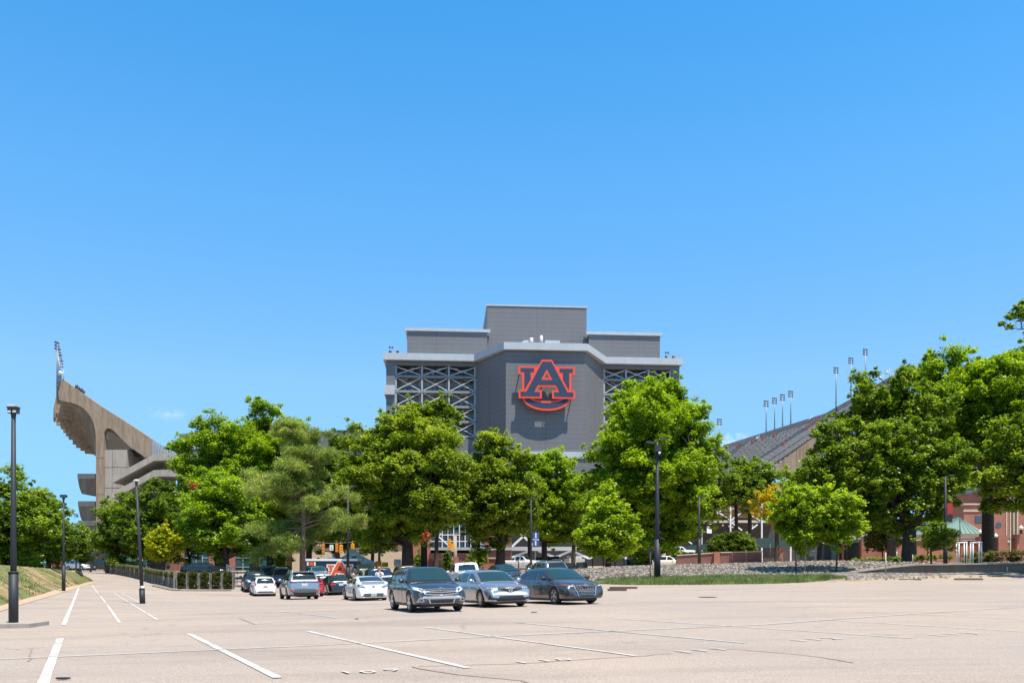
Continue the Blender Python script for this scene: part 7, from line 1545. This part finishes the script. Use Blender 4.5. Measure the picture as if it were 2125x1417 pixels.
# kerb stops and litter on the lot
for (x0_, x1_, y, lb) in ((1266, 1322, 1221, 'longer dark kerb stop right of the gunmetal sedan'), (1262, 1300, 1225.5, 'shorter dark kerb stop just behind the gunmetal sedan'), (1866, 1912, 1204, 'dark kerb stop at the foot of the dirt verge under the huge oak'), (1980, 2040, 1203, 'dark kerb stop on the dirt verge below the gate frames')):
    a = hit(x0_, y); c = hit(x1_, y); a.z = G(a.x, a.y); c.z = G(c.x, c.y); o = thing('kerb_stop', a, lb, 'kerb stop', 'kerb stops'); m = MB(); m.bar(a+Vector((0, 0, .06)), c+Vector((0, 0, .06)), .16, .13); m.build('block', M_OLDC, o)
def scrap(x, y, w_, d_, label, m_, nm='scrap'): p = hit(x, y); p.z = G(p.x, p.y)+.015; m = MB(); m.prism([(w_*math.cos(a_)*(1+.2*math.sin(3*a_)), d_*math.sin(a_), 0) for a_ in [k*math.pi/5 for k in range(10)]], (0, 0, .02)); o = m.build(nm, m_); o.location = p; tag(o, label, 'litter', 'small dark scraps on the paving')
scrap(1468, 1239.5, .42, .18, 'black flat scrap on the paving right of the sedans', M_IRON); scrap(130, 1410, .10, .05, 'small black scrap near the bottom left of the lot', M_IRON); scrap(1108, 1271, .1, .06, 'small brown scrap in front of the silver sedan', M_BARK, 'dry_leaf'); scrap(740, 1285, .06, .04, 'tiny dark scrap left of the dark crossover', M_BARK, 'dry_leaf')
# ------------------------------------------------------------------ person behind the white coupe
M_SKIN = mat('skin', (.52, .30, .20), .55); M_SHIRT = mat('white_shirt', (.72, .72, .74), .8, var=.06, vscale=8); M_JEAN = mat('dark_trousers', (.04, .05, .08), .8); M_HAIR = mat('sandy_hair', (.30, .19, .10), .8); M_CAP = mat('pale_cap', (.55, .45, .36), .8)
def skin(name, verts, edges, radii, m_, parent, root=0, sub=1):
    me = bpy.data.meshes.new(name); me.from_pydata(verts, edges, []); o = bpy.data.objects.new(name, me); COL.objects.link(o); md = o.modifiers.new('s', 'SKIN'); sv = me.skin_vertices[0].data if me.skin_vertices else None
    if sv is None:
        bm = bmesh.new(); bm.from_mesh(me); bm.verts.layers.skin.verify(); bm.to_mesh(me); bm.free(); sv = me.skin_vertices[0].data
    for i, r_ in enumerate(radii): sv[i].radius = r_ if isinstance(r_, tuple) else (r_, r_); sv[i].use_root = (i == root)
    ss = o.modifiers.new('u', 'SUBSURF'); ss.levels = sub; ss.render_levels = sub; dg = bpy.context.evaluated_depsgraph_get(); dg.update(); m2 = bpy.data.meshes.new_from_object(o.evaluated_get(dg)); bpy.data.objects.remove(o); m2.name = name; m2.materials.clear(); m2.materials.append(m_)
    for p in m2.polygons: p.use_smooth = True
    ob = bpy.data.objects.new(name, m2); COL.objects.link(ob); ob.parent = parent; return ob
b = P(787, 1240, 55.5); b.z = G(b.x, b.y); pt = thing('person', b, 'person in a white shirt behind the white coupe, one hand raised to the head', 'person', rz=math.radians(-15)); s_ = 1.07
V = [(0, 0, .96), (0, 0, 1.12), (0, 0, 1.32), (0, 0, 1.45), (0, -.01, 1.53), (0, -.02, 1.62), (0, -.02, 1.72), (.18, 0, 1.42), (.30, -.04, 1.22), (.16, -.13, 1.42), (.10, -.13, 1.56), (-.18, 0, 1.42), (-.25, -.02, 1.15), (-.22, -.12, .93), (-.22, -.15, .86),
     (.10, 0, .90), (.11, -.01, .50), (.11, .02, .09), (.11, -.13, .04), (-.10, 0, .90), (-.11, -.01, .50), (-.11, .02, .09), (-.11, -.13, .04)]
E = [(0, 1), (1, 2), (2, 3), (3, 4), (4, 5), (5, 6), (3, 7), (7, 8), (8, 9), (9, 10), (3, 11), (11, 12), (12, 13), (13, 14), (0, 15), (15, 16), (16, 17), (17, 18), (0, 19), (19, 20), (20, 21), (21, 22)]
R_ = [(.15, .11), (.15, .11), (.17, .115), (.10, .08), .055, (.085, .10), (.08, .09), .055, .044, .034, .03, .055, .044, .034, .03, .085, .058, .04, .04, .085, .058, .04, .04]
bo = skin('body', V, E, R_, M_SKIN, pt, 0, 2); bo.scale = (s_, s_, s_)
sh = skin('shirt', [(0, 0, .98), (0, 0, 1.12), (0, 0, 1.32), (0, 0, 1.43), (.18, 0, 1.42), (.26, -.02, 1.29), (-.18, 0, 1.42), (-.225, -.01, 1.26)], [(0, 1), (1, 2), (2, 3), (3, 4), (4, 5), (3, 6), (6, 7)], [(.165, .125), (.165, .125), (.185, .13), (.11, .09), .075, .07, .075, .07], M_SHIRT, pt, 0, 2); sh.scale = (s_,)*3
tr = skin('trousers', [(0, 0, .97), (.10, 0, .90), (.11, -.01, .50), (.11, .02, .11), (-.10, 0, .90), (-.11, -.01, .50), (-.11, .02, .11)], [(0, 1), (1, 2), (2, 3), (0, 4), (4, 5), (5, 6)], [(.16, .12), .098, .072, .062, .098, .072, .062], M_JEAN, pt, 0, 2); tr.scale = (s_,)*3
m = MB(); m.smooth = True; m.lathe([(.098, 1.66), (.108, 1.70), (.10, 1.77), (.06, 1.815), (.01, 1.83)], 12, Matrix.Scale(s_, 4)@Matrix.Translation((0, -.015, 0))); m.build('hair', M_HAIR, pt, world=False)
m = MB()
for f in range(4): m.tube([Vector((.09-.018*f, -.135, 1.58))*s_, Vector((.085-.018*f, -.14, 1.635))*s_, Vector((.075-.016*f, -.115, 1.67+.004*f))*s_], [.009, .0085, .007], 5)
m.tube([Vector((.11, -.12, 1.57))*s_, Vector((.125, -.10, 1.61))*s_], [.01, .008], 5)
for f in range(4): m.tube([Vector((-.24+.018*f, -.155, .85))*s_, Vector((-.24+.018*f, -.17, .79))*s_, Vector((-.24+.018*f, -.165, .75))*s_], [.009, .0085, .007], 5)
m.build('fingers', M_SKIN, bo, world=False)
m = MB(); m.lathe([(.004, -.02), (.016, -.012), (.014, .02)], 6, Matrix.Translation((0, -.125*s_, 1.64*s_)))
for s__ in (1, -1): m.lathe([(.004, -.025), (.02, 0), (.004, .03)], 6, Matrix.Translation((s__*.094*s_, -.01, 1.65*s_)))
m.build('nose_and_ears', M_SKIN, bo, world=False); m = MB(); [m.lathe([(.001, -.008), (.010, 0), (.001, .008)], 6, Matrix.Translation((s__*.034*s_, -.112*s_, 1.675*s_))) for s__ in (1, -1)]; m.box(-.025, .025, -.122*s_, -.112*s_, 1.585*s_, 1.592*s_); m.build('eye', M_HAIR, bo, world=False)
# scattered road-level extras: distant tree line beyond the lot, closing the horizon
def far_line(x0_, x1_, Z, yt, seed):
    cl = []; rnd = random.Random(seed); k = Z/F; x = x0_
    while x < x1_:
        h_ = rnd.uniform(.6, 1.1)*(1190-yt)*k; c = P(x, 1190, Z); n_ = 4
        for j in range(n_): cl.append((Vector((c.x+rnd.uniform(-3, 3), Z+rnd.uniform(-5, 5), CH+h_*(j+.6)/n_)), rnd.uniform(2.6, 4.2), .8, 230))
        x += 5.5/k
    e = bpy.data.objects.new('tmp', None); o = leaves_mesh('distant_woods', cl, M_DARK, 1.1, seed, e); o.parent = None; bpy.data.objects.remove(e); tag(o, kind='stuff')
far_line(-300, 215, 330, 1135, 5); far_line(1600, 2500, 300, 1110, 6)
# ------------------------------------------------------------------ every countable piece an object of its own
def split_loose(o, limit=100):
    me = o.data; n = len(me.vertices); par = list(range(n))
    def find(a):
        while par[a] != a: par[a] = par[par[a]]; a = par[a]
        return a
    for p in me.polygons:
        v = p.vertices; r = find(v[0])
        for k in v[1:]: par[find(k)] = r
    isl = {}
    for p in me.polygons: isl.setdefault(find(p.vertices[0]), []).append(p)
    if len(isl) < 2 or len(isl) > limit: return 0
    first = True; base = o.name.split('.')[0]; olds = me
    for polys in list(isl.values()):
        idx = {}; V = []; Fc = []; mi = []; sm = []
        for p in polys:
            f = []
            for v in p.vertices:
                if v not in idx: idx[v] = len(V); V.append(tuple(olds.vertices[v].co))
                f.append(idx[v])
            Fc.append(f); mi.append(p.material_index); sm.append(p.use_smooth)
        m2 = bpy.data.meshes.new(base); m2.from_pydata(V, [], Fc)
        for m_ in olds.materials: m2.materials.append(m_)
        m2.polygons.foreach_set('material_index', mi); m2.polygons.foreach_set('use_smooth', sm); m2.update()
        if first: first_mesh = m2; first = False
        else:
            c = bpy.data.objects.new(base, m2); COL.objects.link(c); c.parent = o.parent; c.matrix_basis = o.matrix_basis.copy()
    o.data = first_mesh; return 1
SPLIT = {'band', 'column', 'parapet', 'banner_arm', 'lower_wall', 'beam', 'brick_pier', 'cross_brace', 'diagonal_brace', 'hanging_duct', 'floor_slab', 'leg', 'post', 'rear_column', 'ramp_column', 'emblem_mount', 'speaker', 'floodlight', 'crossarm', 'visor', 'lens', 'pipework',
         'rear_ramp', 'ramp_parapet', 'corrugated_panel', 'panel_post', 'stone_band', 'coping', 'parapet_coping', 'wall', 'screen', 'slat', 'mullion', 'fascia', 'window', 'mesh_chevron', 'wheel', 'bumper', 'rail', 'frame', 'steel_frame', 'marking', 'printed_mark', 'body', 'red_chair', 'back_panel',
         'joint', 'column_joint', 'floor_band', 'lamp_insert', 'stem', 'side_window', 'fog_lamp', 'lower_intake', 'intake_mesh', 'grille_wing', 'eye', 'arrow', 'equipment_box', 'signal_box', 'signal_head', 'signal_back', 'roof_seam', 'lamp_head_', 'banner_lettering', 'lower_wall', 'wall_panel', 'casing', 'stone_wall', 'canopy_band', 'canopy'}
for o in [o for o in list(COL.objects) if o.type == 'MESH' and o.name.split('.')[0] in SPLIT and o.parent is not None]: split_loose(o)
